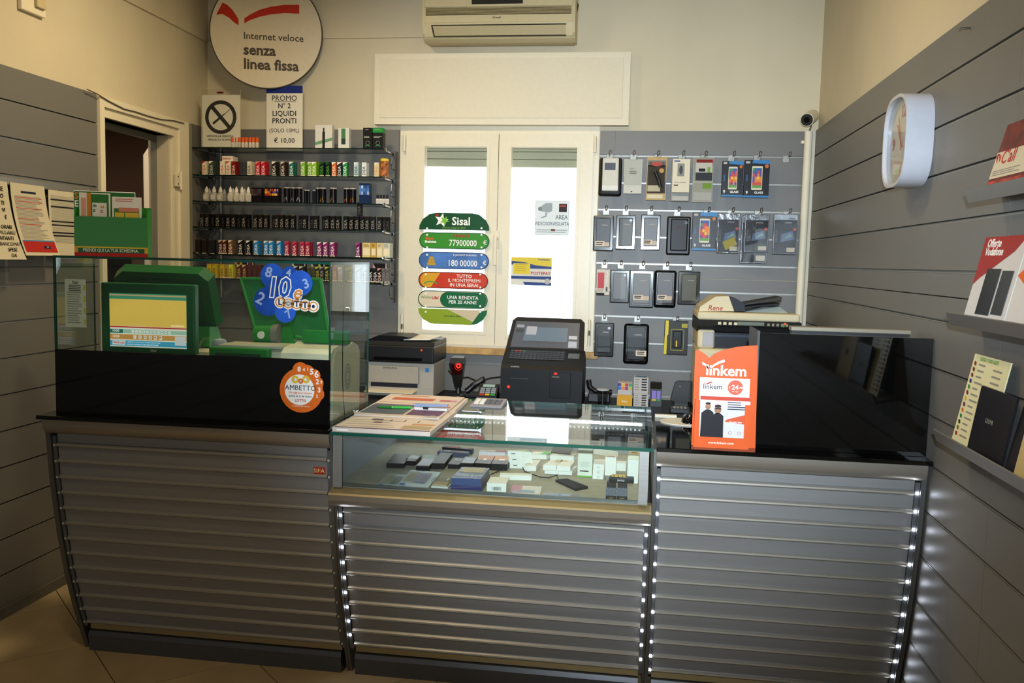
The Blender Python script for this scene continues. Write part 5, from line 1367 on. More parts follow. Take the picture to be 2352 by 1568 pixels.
p = at(1168, 888, y=4.638); b = B(); disc(b, p.x, p.z, .006, mat('ff2a18', .4, emit=3.), 4.6385, 14); ring(b, p.x, p.z, .009, .011, mat('8a1810', .4, emit=.3), 4.6388, 16); b.build('power_lamp', t)
b = B(); p = at(1193, 869, y=4.638); b.box(p.x - .045, p.x + .045, 4.636, 4.641, p.z - .003, p.z + .003, mat('3a3c40', .3)); b.build('card_slot', t)
T('AVVENTO', .010, mat('b0b4b8', .4), t, at(1183, 842, y=4.639), bold=.02)
# things to the right of the till
t = thing('telephone', 'black curved telephone beside the plastic cup', 'telephone', tuple(at(1350, 905, y=4.85)))
b = B(); b.tube([at(1352, 872, y=4.85), at(1355, 888, y=4.85), at(1366, 897, y=4.85), at(1385, 899, y=4.86), at(1405, 900, y=4.87)], .014, BLK, 10); b.build('handset', t); p = at(1372, 902, y=4.86); B().box(p.x - .05, p.x + .07, 4.84, 4.93, DZT, p.z, BLK, .006).build('base', t)
t = thing('plastic_cup', 'clear plastic cup half full of water on the black desk', 'cup', tuple(at(1384, 918, y=4.72)))
p = at(1384, 915, y=4.72); t.location = (p.x, 4.72, DZT)
B().lathe([(.021, .0), (.031, .088), (.033, .09), (.0305, .088), (.0200, .003)], (p.x, 4.72, DZT), glass_mat('cup_plastic', (.86, .88, .88, 1), 1.6), 24).build('cup', t); B().lathe([(.0315, .086), (.034, .088), (.034, .091), (.0315, .091)], (p.x, 4.72, DZT), mat('c8ccd0', .3), 24).build('rim', t); B().lathe([(.0198, .004), (.0255, .045), (0, .045)], (p.x, 4.72, DZT), glass_mat('water', (.9, .94, .96, 1), 1.33), 24).build('water', t)
def sbox(u0, v0, u1, v1, y, dep, label, col, name='lamp_box', z0=None):
    x0, x1, za, zb = fr(u0, v0, u1, v1, y)
    if z0 is not None: za = z0
    t = thing(name, label, 'box', ((x0 + x1) / 2, y, za)); B().box(x0, x1, y, y + dep, za, zb, mat(col, .5), .001).build('box', t); return t, x0, x1, za, zb
t, x0, x1, za, zb = sbox(1417, 907, 1452, 931, 4.70, .08, 'yellow carton at the foot of small box stack', 'd09a28', z0=DZT); T('Wiko', .014, WPRINT, t, ((x0 + x1) / 2, 4.6994, (za + zb) / 2), bold=.01); zt1 = zb
t, x0, x1, za, zb = sbox(1419, 879, 1452, 907, 4.705, .075, 'white carton with coloured chequers on the yellow carton', 'b8b0ac', z0=zt1 + .0005)
b = B(); w = (x1 - x0) / 4
for i in range(4):
    for j in range(2): rect(b, x0 + w * i, x0 + w * (i + .9), zb - .002 - w * (j + .9), zb - .002 - w * j, mat(['4a3a90', 'd8b030', 'c03040', '3a9a60', '2a6ab0', 'e07a30', '8a3a80', 'b0b830'][i + 4 * j], .5), 4.7046)
b.build('print', t)
zc = DZT
for k, (v0, v1, l) in enumerate(((904, 931, 'white printed carton at the bottom of the taller stack'), (867, 904, 'white printed carton on top of the taller stack'))):
    t, x0, x1, za, zb = sbox(1455, v0, 1489, v1, 4.70, .09, l, 'b4aea8', z0=zc); zc = zb + .0004
    b = B(); bars(b, x0 + .006, x0 + .032, za + .01, zb - .008, 5, GREY, 4.6996, .35, k); bars(b, x0 + .042, x1 - .006, za + .01, zb - .006, 5, INK, 4.6996, .5, k + 3); b.build('print', t)
    if k: 
        b = B(); b.poly([(x0 + .01, 4.72, zb + .0006), (x1 - .01, 4.72, zb + .0006), (x1 - .01, 4.77, zb + .0006), (x0 + .01, 4.77, zb + .0006)], mat('3a78b8', .5)); b.build('top_label', t)
t = thing('pin_pad', 'dark pin pad with violet display next to the white cartons', 'card terminal', tuple(at(1508, 915, y=4.8)))
x0, x1, za, zb = fr(1494, 880, 1520, 918, 4.8); za = DZT
b = B(); b.prism([(4.8, za), (4.8, zb - .03), (4.84, zb), (4.88, zb), (4.88, za)], 'x', x0, x1, BLK); b.build('body', t); b = B(); rect(b, x0 + .008, x0 + .03, za + .04, zb - .04, mat('7a6ab0', .4, emit=.3), 4.7995); rect(b, x0 + .034, x1 - .006, za + .04, zb - .04, mat('7a6ab0', .4, emit=.3), 4.7995); rect(b, x0 + .008, x0 + .03, za + .03, za + .038, YELLOW, 4.7995); rect(b, x0 + .034, x1 - .006, za + .03, za + .038, mat('2a9a50', .4), 4.7995); b.build('display', t)
t = thing('router', 'rounded black router on the desk left of the orange stand', 'router', tuple(at(1566, 906, y=4.9)))
x0, x1, za, zb = fr(1542, 877, 1590, 908, 4.85); za = DZT + .025
b = B(); b.prism([(x0, za + .01), (x0 + .02, zb - .01), (x0 + .04, zb), (x1, zb), (x1, za), (x0 + .01, za)], 'y', 4.85, 4.92, BLK); b.build('body', t); B().box(x0 + .02, x1 - .02, 4.86, 4.91, DZT, za, BLK).build('foot', t)
b = B(); disc(b, (x0 + x1) / 2 - .01, zb - .025, .004, mat('7a6a50', .3, .6), 4.8495, 12); b.build('mark', t)
t = thing('keypad', 'small black keypad lying in front of the router', 'keypad', tuple(at(1562, 918, y=4.65)))
p = at(1562, 918, y=4.65); B().box(p.x - .05, p.x + .05, 4.6, 4.68, DZT, DZT + .025, BLK, .004).build('body', t)
b = B()
for i in range(4):
    for j in range(2): b.box(p.x - .035 + i * .018, p.x - .022 + i * .018, 4.61 + j * .03, 4.63 + j * .03, DZT + .025, DZT + .029, mat('8a8880', .5))
k_ = b.build('keys', t); k_['kind'] = 'stuff'
# multifunction copier on the desk
t = thing('copier', 'beige multifunction copier with document feeder in the corner', 'copier', (.57, 4.8, DZT))
BG = mat('d6caa6', .45, name='aged_beige'); y0 = 4.60
cx0, cx1 = .298, .80
def zz(u, v, y=y0): return at(u, v, y=y).z
zA, zB_, zC = zz(1700, 736), zz(1700, 724), zz(1700, 752)
b = B(); b.box(cx0 + .0, cx1, y0 + .005, 5.03, zz(1700, 737), zz(1620, 716), BG, .012, 3); b.build('scanner_lid', t)
b = B(); b.prism([(cx0 + .008, zz(1620, 716)), (cx0 + .015, zz(1620, 706)), (cx0 + .09, zz(1650, 682)), (cx0 + .155, zz(1680, 681)), (cx0 + .185, zz(1685, 716))], 'y', y0 + .06, 5.0, BG); b.build('document_feeder', t)
T('Rene', .036, mat('b04038', .5), t, (cx0 + .09, y0 + .059, zz(1650, 709)), bold=.01, shear=.2)
b = B(); b.prism([(cx0 + .156, zz(1680, 684)), (cx0 + .19, zz(1690, 686)), (cx0 + .235, zz(1710, 698)), (cx0 + .24, zz(1710, 716)), (cx0 + .187, zz(1690, 716))], 'y', y0 + .062, 4.95, mat('2a2e36', .5)); b.build('feeder_side', t)
b = B()
b.loft([(cx0 + .225, y0 + .08, zz(1705, 700)), (cx0 + .225, y0 + .3, zz(1705, 700)), (cx0 + .225, y0 + .3, zz(1705, 703)), (cx0 + .225, y0 + .08, zz(1705, 703))], [(cx0 + .42, y0 + .08, zz(1793, 685) + .004), (cx0 + .42, y0 + .3, zz(1793, 685) + .004), (cx0 + .42, y0 + .3, zz(1793, 689)), (cx0 + .42, y0 + .08, zz(1793, 689))], mat('3a3834', .5)); b.build('input_tray', t)
b = B()
b.loft([(cx0 + .235, y0 + .1, zz(1708, 706)), (cx0 + .235, y0 + .3, zz(1708, 706)), (cx0 + .235, y0 + .3, zz(1708, 709)), (cx0 + .235, y0 + .1, zz(1708, 709))], [(cx0 + .415, y0 + .1, zz(1793, 699) + .002), (cx0 + .415, y0 + .3, zz(1793, 699) + .002), (cx0 + .415, y0 + .3, zz(1793, 702)), (cx0 + .415, y0 + .1, zz(1793, 702))], mat('1c1c20', .5)); b.build('output_tray', t)
b = B(); b.loft([(cx0 + .24, y0 + .12, zz(1620, 716)), (cx0 + .46, y0 + .12, zz(1620, 716)), (cx0 + .46, y0 + .35, zz(1620, 716)), (cx0 + .24, y0 + .35, zz(1620, 716))], [(cx0 + .34, y0 + .16, zz(1620, 704)), (cx0 + .42, y0 + .14, zz(1620, 702)), (cx0 + .42, y0 + .33, zz(1620, 702)), (cx0 + .34, y0 + .31, zz(1620, 704))], mat('a8b0a8', .5)); b.build('paper_rest', t)
b = B(); b.prism([(y0 + .0, zz(1700, 752)), (y0 - .02, zz(1700, 748)), (y0 + .005, zz(1700, 737)), (5.02, zz(1700, 737)), (5.02, zz(1700, 764)), (y0 + .03, zz(1700, 764))], 'x', cx0, cx1 + .006, mat('24262a', .5)); b.build('control_panel', t)
b = B(); yk = y0 - .016
for k in range(4): rect(b, cx0 + .10 + k * .026, cx0 + .116 + k * .026, zz(1700, 746), zz(1700, 740), BG, yk - .006)
rect(b, cx0 + .195, cx0 + .325, zz(1700, 746), zz(1700, 738), mat('6a7464', .4), yk - .006)
for k in range(5): rect(b, cx0 + .34 + k * .022, cx0 + .352 + k * .022, zz(1700, 746), zz(1700, 740), mat('8a8270', .5), yk - .006)
disc(b, cx0 + .425, zz(1700, 740), .007, ORANGE, yk - .0065, 14); disc(b, cx0 + .418, zz(1700, 745), .006, mat('2a8a40', .5), yk - .0067, 14); kp = b.build('keys', t); kp['kind'] = 'stuff'
b = B(); b.box(cx0 + .005, cx0 + .09, y0 + .01, 5.0, zz(1620, 800), zz(1620, 757), BG, .012, 3); b.box(cx0 + .03, cx0 + .085, y0 + .006, y0 + .02, zz(1620, 795), zz(1620, 763), mat('b4b0b4', .5), .004); b.build('left_column', t)
b = B(); b.box(cx0 + .005, cx1 - .01, y0 - .01, 5.0, DZT, zz(1620, 800), BG, .02, 3); b.build('paper_base', t)
b = B(); b.box(cx0 + .09, cx1 - .02, y0 + .05, 5.0, zz(1620, 800), zz(1620, 764), mat('14161c', .4)); b.box(cx0 + .09, cx1 - .03, y0 + .035, y0 + .05, zz(1700, 776), zz(1700, 770), mat('3a4250', .3)); b.build('output_bay', t)

# ================================================================== goods inside the glass display counter
FZ = .7525
c1 = lambda c: (860 + c[0] * .14456, 1010 + c[1] * .14456)
c2 = lambda c: (1160 + c[0] * .14456, 1010 + c[1] * .14456)
def lie(name, label, cat, cv, fbl, fbr, btl, h, m, z=FZ, print_=None, part='box', bev=0):
    """box lying on the display floor: front edge and back corner found on the floor plane"""
    P1, P2 = at(*cv(fbl), z=z), at(*cv(fbr), z=z)
    Q = at(*cv(btl), z=z + h)
    D = Vector((Q.x - P1.x, Q.y - P1.y, 0)); A = P2 - P1; A.z = 0
    P1 = P1 + Vector((0, max(0, 2.908 - min(P1.y, P2.y)), 0))
    t = thing(name, label, cat, tuple(P1 + A / 2 + D / 2))
    up = Vector((0, 0, h))
    b = B(); lo = [P1, P1 + A, P1 + A + D, P1 + D]
    b.loft(lo, [p + up for p in lo], m); b.build(part, t)
    if print_:
        b = B()
        for a0, a1, d0, d1, mm in print_:
            e = Vector((0, 0, h + .0006)) + Vector((0, 0, .0002)) * print_.index((a0, a1, d0, d1, mm))
            b.poly([P1 + A * a + D * d + e for a, d in ((a0, d0), (a1, d0), (a1, d1), (a0, d1))], mm)
        b.build('print', t)
    return t, P1, A, D
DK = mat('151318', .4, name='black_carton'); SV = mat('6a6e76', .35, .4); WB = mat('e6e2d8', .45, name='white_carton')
PKS = 'plain black carton lying at the end of the black row|black carton with silver foil top, second in the black row|black carton with silver foil lid in front of its row|long black carton with bronze lettering|short black carton under the red lettered ones|dark carton with pale grey lettering'.split('|')
lie('carton_box', PKS[0], 'carton', c1, (190, 442), (470, 452), (310, 222), .018, DK)
lie('carton_box', PKS[1], 'carton', c1, (472, 402), (650, 412), (575, 240), .018, DK, print_=[(.1, .95, .4, .95, SV)])  # silver patch is a highlight put into the top's colour
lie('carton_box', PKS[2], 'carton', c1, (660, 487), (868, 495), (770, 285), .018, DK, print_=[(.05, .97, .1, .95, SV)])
lie('carton_box', PKS[3], 'carton', c1, (905, 460), (1110, 468), (1050, 200), .022, DK, print_=[(.3, .7, .3, .4, mat('4a382c', .4)), (.3, .7, .5, .55, mat('4a382c', .4))])
lie('carton_box', PKS[4], 'carton', c1, (1165, 455), (1345, 462), (1245, 285), .017, DK, print_=[(.3, .95, .6, .95, mat('5a5664', .3))])
lie('carton_box', PKS[5], 'carton', c1, (1362, 442), (1572, 450), (1440, 262), .018, DK, print_=[(.05, .97, .05, .97, mat('585a6c', .3)), (.2, .9, .5, .85, mat('8a8c9a', .3))])
lie('carton_box', 'black carton with orange sunset picture beside white boxes', 'carton', c1, (1592, 460), (1838, 475), (1680, 240), .022, DK, print_=[(.0, 1, .45, 1, mat('b87a68', .4)), (0, 1, .0, .45, mat('4a4450', .4)), (.4, .6, .4, .6, mat('e8e0d8', .4))])
lie('carton_box', 'black carton with sunset picture beside its larger twin', 'carton', c1, (1848, 482), (2108, 490), (1935, 250), .024, DK, print_=[(.0, 1, .45, 1, mat('c08a68', .4)), (0, 1, .0, .45, mat('504850', .4)), (.35, .7, .42, .6, mat('e8e0d8', .4))])
lie('carton_box', 'long dark carton with red lettering at the back', 'carton', c1, (1075, 190), (1545, 235), (1112, 90), .020, mat('3c3f50', .4), print_=[(.25, .5, .2, .8, mat('a84a4a', .5)), (.6, .85, .4, .7, LGREY)])
lie('carton_box', 'long dark carton in front of the red lettered one', 'carton', c1, (1000, 250), (1480, 285), (1035, 150), .018, mat('4a4e60', .4), print_=[(.2, .4, .3, .7, LGREY), (.6, .8, .3, .7, mat('a84a4a', .5))])
lie('carton_box', 'flat white and pink earphone box behind sunset cartons', 'carton', c1, (1660, 250), (2070, 268), (1700, 158), .020, mat('d8d0d4', .4), print_=[(.6, 1, 0, 1, mat('b85a88', .4)), (.1, .4, .4, .55, mat('4a444a', .4))])
lie('carton_box', 'small cream carton peeking out behind foil topped cartons', 'carton', c1, (772, 290), (945, 292), (790, 232), .014, mat('b8b4a8', .5))
t, P, A, D = lie('card_pack', 'flat clear pack with coloured picture, underneath the other', 'pack', c1, (20, 745), (497, 770), (215, 540), .004, mat('8fa4ac', .3), print_=[(.38, .8, .2, .85, mat('3c5a48', .4, noise=(60, .7))), (.05, .2, .02, .14, mat('2a5a9a', .4)), (.05, .35, .25, .9, mat('a8a48c', .5))])
t, P, A, D = lie('card_pack', 'flat clear pack with coloured picture, on top', 'pack', c1, (338, 748), (842, 788), (575, 487), .004, mat('9ab0b4', .3), FZ + .0046, print_=[(.38, .8, .2, .85, mat('5a5a7a', .4, noise=(60, .8))), (.05, .22, .02, .14, mat('2a5a9a', .4)), (.05, .35, .25, .9, mat('b0aa94', .5))])
p = at(*c1((1028, 780)), z=FZ); t = thing('clear_pod', 'small round-cornered clear plastic pod with beige contents', 'pod', tuple(p))
B().box(p.x - .03, p.x + .03, p.y + .002, p.y + .052, FZ, FZ + .008, mat('c8ccc8', .3), .003).build('base', t); B().box(p.x - .026, p.x + .026, p.y + .006, p.y + .048, FZ + .008, FZ + .014, mat('b8a080', .5)).build('contents', t); B().box(p.x - .031, p.x + .031, p.y, p.y + .054, FZ + .0082, FZ + .03, CLEAR, .008, 3).build('cover', t)
PB = mat('3a4a78', .25, 0, .6)
t, P, A, D = lie('power_bank_box', 'clear and violet power bank box under another', 'box', c1, (1190, 838), (1690, 845), (1350, 560), .022, mat('3a3a66', .2))
t, P, A, D = lie('power_bank_box', 'blue power bank box with beige window on top', 'box', c1, (1178, 762), (1650, 780), (1350, 470), .024, PB, FZ + .0225, print_=[(.08, .92, .5, .96, mat('a89a7c', .4)), (.08, .25, .5, .58, mat('5a6a5a', .4))])
mid = P + A * .5 + D * .25; T('POWER BANK', .0145, LGREY, t, (mid.x, mid.y, FZ + .0475), (R(8), 0, math.atan2(A.y, A.x)), .02)
t, P, A, D = lie('barcode_box', 'small white box printed with a barcode in the front row', 'box', c1, (1780, 857), (2088, 866), (1845, 590), .036, WB)
f = P + A * .5; b = B(); rr = random.Random(2); xx = f.x - .015
while xx < f.x + .015:
    w = rr.choice((.0006, .001, .0016)); b.poly([(xx, P.y - .0006 + (xx - P.x) * A.y / A.x, FZ + .012), (xx + w, P.y - .0006 + (xx - P.x) * A.y / A.x, FZ + .012), (xx + w, P.y - .0006 + (xx - P.x) * A.y / A.x, FZ + .024), (xx, P.y - .0006 + (xx - P.x) * A.y / A.x, FZ + .024)], INK); xx += w + rr.choice((.0008, .0014))
b.build('barcode', t)
lie('slim_box', 'long slim white box lying beside the black cord', 'box', c2, (-85, 632), (420, 646), (-75, 520), .018, WB)
# white boxes, right half
zc = FZ
for k, l in enumerate(('bottom white flat box of the three-high stack', 'middle white flat box of the three-high stack', 'top white flat box of the three-high stack')):
    P1 = at(*c2((72, 448)), z=FZ); P2 = at(*c2((292, 455)), z=FZ); Q = at(*c2((250, 150)), z=FZ + .07)
    A = P2 - P1; D = Vector((Q.x - P1.x, Q.y - P1.y, 0)) * .9
    t = thing('white_box', l, 'box', tuple(P1 + A / 2 + D / 2 + Vector((0, 0, zc - FZ)))); off = Vector((-.004 * k, -.002 * k, zc - FZ)); lo = [P1 + off, P1 + A + off, P1 + A + D + off, P1 + D + off]
    B().loft(lo, [q + Vector((0, 0, .0225)) for q in lo], WB).build('box', t); b = B(); m_ = P1 + A * .4 + off; b.poly([(m_.x - .008, m_.y - .0008, zc + .010), (m_.x + .008, m_.y - .0008, zc + .010), (m_.x + .008, m_.y - .0008, zc + .013), (m_.x - .008, m_.y - .0008, zc + .013)], INK); b.build('print', t); zc += .0228
lie('white_box', 'flat white box with a bright green end', 'box', c2, (372, 300), (655, 308), (470, 185), .020, WB, print_=[(.6, 1, 0, 1, mat('5cc040', .4))])
lie('white_box', 'single flat white box with a gold blot near the cord', 'box', c2, (298, 490), (492, 497), (378, 312), .019, WB, print_=[(.1, .4, .3, .7, mat('d0bc88', .5))])
lie('white_box', 'flat white box underneath, beside the open silver box', 'box', c2, (628, 535), (843, 546), (745, 395), .017, WB)
lie('white_box', 'flat white box underneath, beside the tall green footed box', 'box', c2, (847, 551), (1062, 562), (935, 405), .017, WB)
lie('white_box', 'flat white box with glossy corner on top of another', 'box', c2, (602, 480), (808, 486), (735, 312), .019, WB, FZ + .0172, print_=[(.45, 1, .55, 1, mat('c8b888', .5))])
lie('white_box', 'flat white box with gold curve on top of another', 'box', c2, (818, 492), (1036, 502), (900, 322), .019, WB, FZ + .0172, print_=[(0, .5, .7, 1, mat('d0c090', .5))])
t, P, A, D = lie('silver_box', 'open white box with grey leaning cover at the back', 'box', c2, (715, 325), (1090, 330), (765, 215), .022, WB)
b = B(); b.hexa([P + Vector((0, .03, .024)), P + A * .85 + Vector((0, .0, .024)), P + A * .98 + Vector((0, .06, .052)), P + Vector((.01, .09, .052)), P + Vector((0, .03, .027)), P + A * .85 + Vector((0, .0, .027)), P + A * .98 + Vector((0, .06, .055)), P + Vector((.01, .09, .055))], mat('6e6c72', .3)); b.build('cover', t)
P = at(*c2((1150, 582)), z=FZ); P2 = at(*c2((1382, 588)), z=FZ); t = thing('tall_box', 'upright white box with green foot and small grey print', 'box', tuple(P)); hT = .112
B().box(P.x, P2.x, P.y, P.y + .035, FZ, FZ + hT, mat('d8d8c8', .5)).build('box', t); b = B(); y = P.y - .0006; rect(b, P.x, P2.x, FZ, FZ + .005, mat('6ab030', .5), y); bars(b, P.x + .008, P2.x - .008, FZ + .035, FZ + .055, 5, LGREY, y, .4, 4); bars(b, P.x + .008, P2.x - .010, FZ + .018, FZ + .024, 1, INK, y, .7, 4); b.build('print', t)
zc = FZ
for k, l in enumerate(('lowest small white box of the stack beside the tall box', 'middle small white box of the stack beside the tall box', 'top small white box of the stack beside the tall box')):
    h = (.016, .016, .022)[k]; P1 = at(*c2((1388, 618)), z=FZ); P2 = at(*c2((1562, 622)), z=FZ)
    t = thing('small_box', l, 'box', (P1.x, P1.y, zc)); B().box(P1.x + .001 * k, P2.x + .001 * k, P1.y, P1.y + .085, zc, zc + h, WB).build('box', t); b = B(); ring(b, (P1.x + P2.x) / 2, zc + h / 2, .003, .004, GREY, P1.y - .0006, 12); b.build('print', t); zc += h + .0004
P1 = at(*c2((1582, 572)), z=FZ); P2 = at(*c2((1758, 575)), z=FZ); t = thing('small_box', 'taller white box behind the glass tips with grey lettering', 'box', tuple(P1))
B().box(P1.x, P2.x, P1.y + .01, P1.y + .08, FZ, FZ + .068, WB).build('box', t); b = B(); xm = (P1.x + P2.x) / 2; b.poly([(xm - .015, P1.y + .02, FZ + .0686), (xm + .015, P1.y + .02, FZ + .0686), (xm + .015, P1.y + .03, FZ + .0686), (xm - .015, P1.y + .03, FZ + .0686)], mat('8a7468', .5)); b.build('print', t)
lie('white_box', 'wide white box at the very back beside the tall box', 'box', c2, (1400, 215), (1775, 268), (1420, 140), .022, WB)
lie('white_box', 'white box with a shiny spot behind the black pouch', 'box', c2, (1762, 490), (1920, 495), (1775, 330), .03, WB)
P1 = at(*c2((1935, 705)), z=FZ); P2 = at(*c2((2112, 712)), z=FZ); t = thing('small_box', 'tall white carton standing in the corner of the display', 'box', tuple(P1)); B().box(P1.x, P2.x, P1.y + .02, P1.y + .07, FZ, FZ + .085, WB).build('box', t)
t = thing('small_box', 'cream topped box resting on the tall corner carton', 'box', (P1.x, P1.y, FZ + .0855)); B().box(P1.x + .002, P2.x + .004, P1.y + .02, P1.y + .10, FZ + .0855, FZ + .103, mat('ddd4b8', .5)).build('box', t); b = B(); b.poly([(P1.x + .012, P1.y + .05, FZ + .1036), (P2.x - .006, P1.y + .05, FZ + .1036), (P2.x - .006, P1.y + .07, FZ + .1036), (P1.x + .012, P1.y + .07, FZ + .1036)], mat('8a6a50', .5)); b.build('print', t)
HEX = mat('6a6a72', .3, .3, noise=(400, .8), name='silver_scales')
for k, (a, c, l) in enumerate((((1598, 968), (1765, 972), 'black and silver glass tip box beside the blue card'), ((1772, 975), (1942, 980), 'black and silver glass tip box beside the corner post'))):
    P1, P2 = at(*c2(a), z=FZ), at(*c2(c), z=FZ); t = thing('tip_box', l, 'box', tuple(P1)); w = P2.x - P1.x
    B().box(P1.x, P2.x, P1.y, P1.y + .03, FZ, FZ + .018, mat('151210', .3)).build('base', t); B().box(P1.x, P2.x, P1.y, P1.y + .03, FZ + .018, FZ + .044, HEX).build('body', t); B().box(P1.x + .002, P2.x - .002, P1.y + .003, P1.y + .03, FZ + .044, FZ + .062, mat('2a2826', .3)).build('insert', t); B().lathe([(.007, 0), (.008, .012), (.005, .018), (.002, .02)], ((P1.x + P2.x) / 2, P1.y + .004, FZ + .045), CLEAR, 14).build('glass_tip', t)
    b = B(); y = P1.y - .0006; xm = (P1.x + P2.x) / 2; bars(b, xm - .008, xm + .008, FZ + .004, FZ + .012, 2, mat('a8842a', .4), y, .5, k, .1); b.build('print', t); zt_, yt_ = FZ + .0622, P1.y
P1, P2 = at(*c2((1662, 630)), y=yt_), at(*c2((2050, 630)), y=yt_)
t = thing('counter_pouch', 'black pouch marked with a count lying on tip boxes', 'pouch', (P1.x, yt_, zt_)); B().box(P1.x - .002, min(P2.x, .036), yt_ - .004, yt_ + .03, zt_, zt_ + .018, mat('121214', .3), .004, 2).build('pouch', t); T('50 PCS', .008, WPRINT, t, ((P1.x + P2.x) / 2 - .003, yt_ - .0045, zt_ + .009), bold=.01)
t = thing('gold_strip', 'small gold strip with three bells on the black pouch', 'strip', (P1.x + .02, yt_, zt_ + .0185)); B().box(P1.x + .006, P1.x + .05, yt_ + .004, yt_ + .012, zt_ + .0185, zt_ + .026, mat('c8a050', .4)).build('strip', t); b = B(); [disc(b, P1.x + .014 + k * .014, zt_ + .022, .0022, mat('4a3820', .4), yt_ + .0034, 10) for k in range(3)]; b.build('bells', t)
pl = [at(*c2(c), z=FZ) for c in ((800, 665), (1120, 812), (1318, 772), (985, 645))]
t = thing('fabric_pouch', 'flat black fabric pouch on a black neck cord', 'pouch', tuple(pl[0])); b = B(); b.loft(pl, [p + Vector((0, 0, .008)) for p in pl], mat('100e0e', .8)); b.build('pouch', t)
B().tube([at(*q, z=FZ + .004) for q in (c2((850, 640)), c2((825, 560)), c2((700, 600)), c2((560, 590)), c2((430, 545)), c2((320, 500)), c2((270, 420)), c2((200, 385)), c2((90, 395)), c1((2060, 440)), c1((1960, 500)), c1((1850, 545)))], .0022, BLK, 6).build('cord', t)
lie('card_sheet', 'pink and white card with a steel tool in front', 'card', c2, (62, 880), (545, 906), (120, 722), .003, mat('ddd8d4', .5), print_=[(.0, .35, .2, 1, mat('c890a8', .5)), (.0, .3, .0, .35, mat('a8a8c8', .5)), (.0, .08, .0, .2, RED), (.3, .8, .25, .5, mat('7a8a9a', .3, .4))])
lie('card_sheet', 'narrow blue printed card lying in front', 'card', c2, (595, 912), (1165, 946), (618, 842), .002, mat('8a9cb8', .4), print_=[(.42, .5, 0, 1, mat('6a80a4', .4)), (.75, 1, 0, 1, mat('6c7484', .4)), (.05, .2, .5, .8, mat('b89098', .4)), (.8, .95, .4, .6, mat('a05a5a', .4))])

# ================================================================== things lying on the glass top
GZ = .9452
def mag(x0, x1, y0, y1, z, h, label, skew=0.):
    t = thing('magazine', label, 'magazine', ((x0 + x1) / 2, (y0 + y1) / 2, z)); b = B()
    lo = [(x0, y0, z), (x1, y0, z), (x1 + skew, y1, z), (x0 + skew, y1, z)]; b.loft([Vector(p) for p in lo], [Vector(p) + Vector((0, 0, h)) for p in lo], mat('cbbdb0', .6)); b.build('pages', t); return t
def hrect(b, x0, x1, y0, y1, z, m): b.poly([(x0, y0, z), (x1, y0, z), (x1, y1, z), (x0, y1, z)], m)
t = mag(-1.005, -.668, 2.868, 3.30, GZ, .014, 'thick programme magazine with cream cover at the glass edge')
b = B(); z = GZ + .0146
hrect(b, -1.0, -.672, 2.872, 2.885, z, mat('4a3a6a', .5)); hrect(b, -.78, -.68, 2.90, 2.96, z, mat('a8946c', .5)); hrect(b, -.76, -.68, 2.975, 3.0, z, mat('c08a58', .5)); hrect(b, -.92, -.88, 3.03, 3.06, z, mat('5a5a5c', .5)); hrect(b, -.90, -.87, 2.985, 3.01, z, mat('8a5a50', .5))
for k in range(4): hrect(b, -.985, -.80 - .02 * (k % 3), 2.91 + .04 * k, 2.914 + .04 * k, z, GREY)
for k in range(3): hrect(b, -.85 + k * .05, -.847 + k * .05, 3.02, 3.06, z, INK)
b.build('print', t)
b = B(); b.poly([(-.99, 2.8674, GZ + .004), (-.95, 2.8674, GZ + .004), (-.95, 2.8674, GZ + .009), (-.99, 2.8674, GZ + .009)], WPRINT); b.build('spine_mark', t)
t = mag(-1.005, -.675, 3.305, 3.62, GZ, .0138, 'closed magazine at the back of the glass top', -.01)
t = mag(-1.005, -.690, 3.10, 3.615, GZ + .0148, .004, 'newspaper with orange headline opened over the magazines', -.008)
b = B(); z = GZ + .0194
hrect(b, -.97, -.80, 3.47, 3.53, z, mat('b85a38', .5)); hrect(b, -.775, -.73, 3.47, 3.51, z, mat('b0585a', .5)); hrect(b, -.728, -.705, 3.47, 3.51, z, mat('b878a0', .5)); hrect(b, -.96, -.84, 3.57, 3.59, z, mat('c88a70', .5))
hrect(b, -1.0, -.835, 3.14, 3.36, z, mat('565c68', .5)); hrect(b, -.825, -.70, 3.14, 3.30, z, mat('5c3a58', .5)); hrect(b, -.825, -.70, 3.31, 3.36, z, mat('b05a40', .5)); hrect(b, -.835, -.82, 3.37, 3.385, z, mat('b8743a', .5)); hrect(b, -1.0, -.70, 3.40, 3.404, z, mat('b85a38', .5)); b.build('print', t)
for k, (x0, x1, dx) in enumerate(((-1.004, -.985, 0), (-.72, -.692, 0))):
    b = B(); b.tube([(x0, 3.11, GZ + .02), (x0 + .002, 3.095, GZ + .027), (x1, 3.10, GZ + .021)], .002, PAPER, 6); b.build('curled_edge', t)
b = B(); vs = [(-1.003, 3.10, GZ + .0194), (-.93, 3.10, GZ + .0194), (-1.0, 3.075, GZ + .036)]; b.poly(vs, PAPER); b.build('curled_corner', t); b = B(); b.poly([(-.76, 3.10, GZ + .0194), (-.69, 3.10, GZ + .0194), (-.70, 3.07, GZ + .034)], PAPER); b.build('curled_corner', t)
zp = GZ + .0196
t = thing('pen', 'bright green ballpoint pen on the newspaper', 'pen', tuple(at(905, 935, z=zp)))
p0, p1 = at(863, 934, z=zp + .005), at(947, 936, z=zp + .005); d = p1 - p0
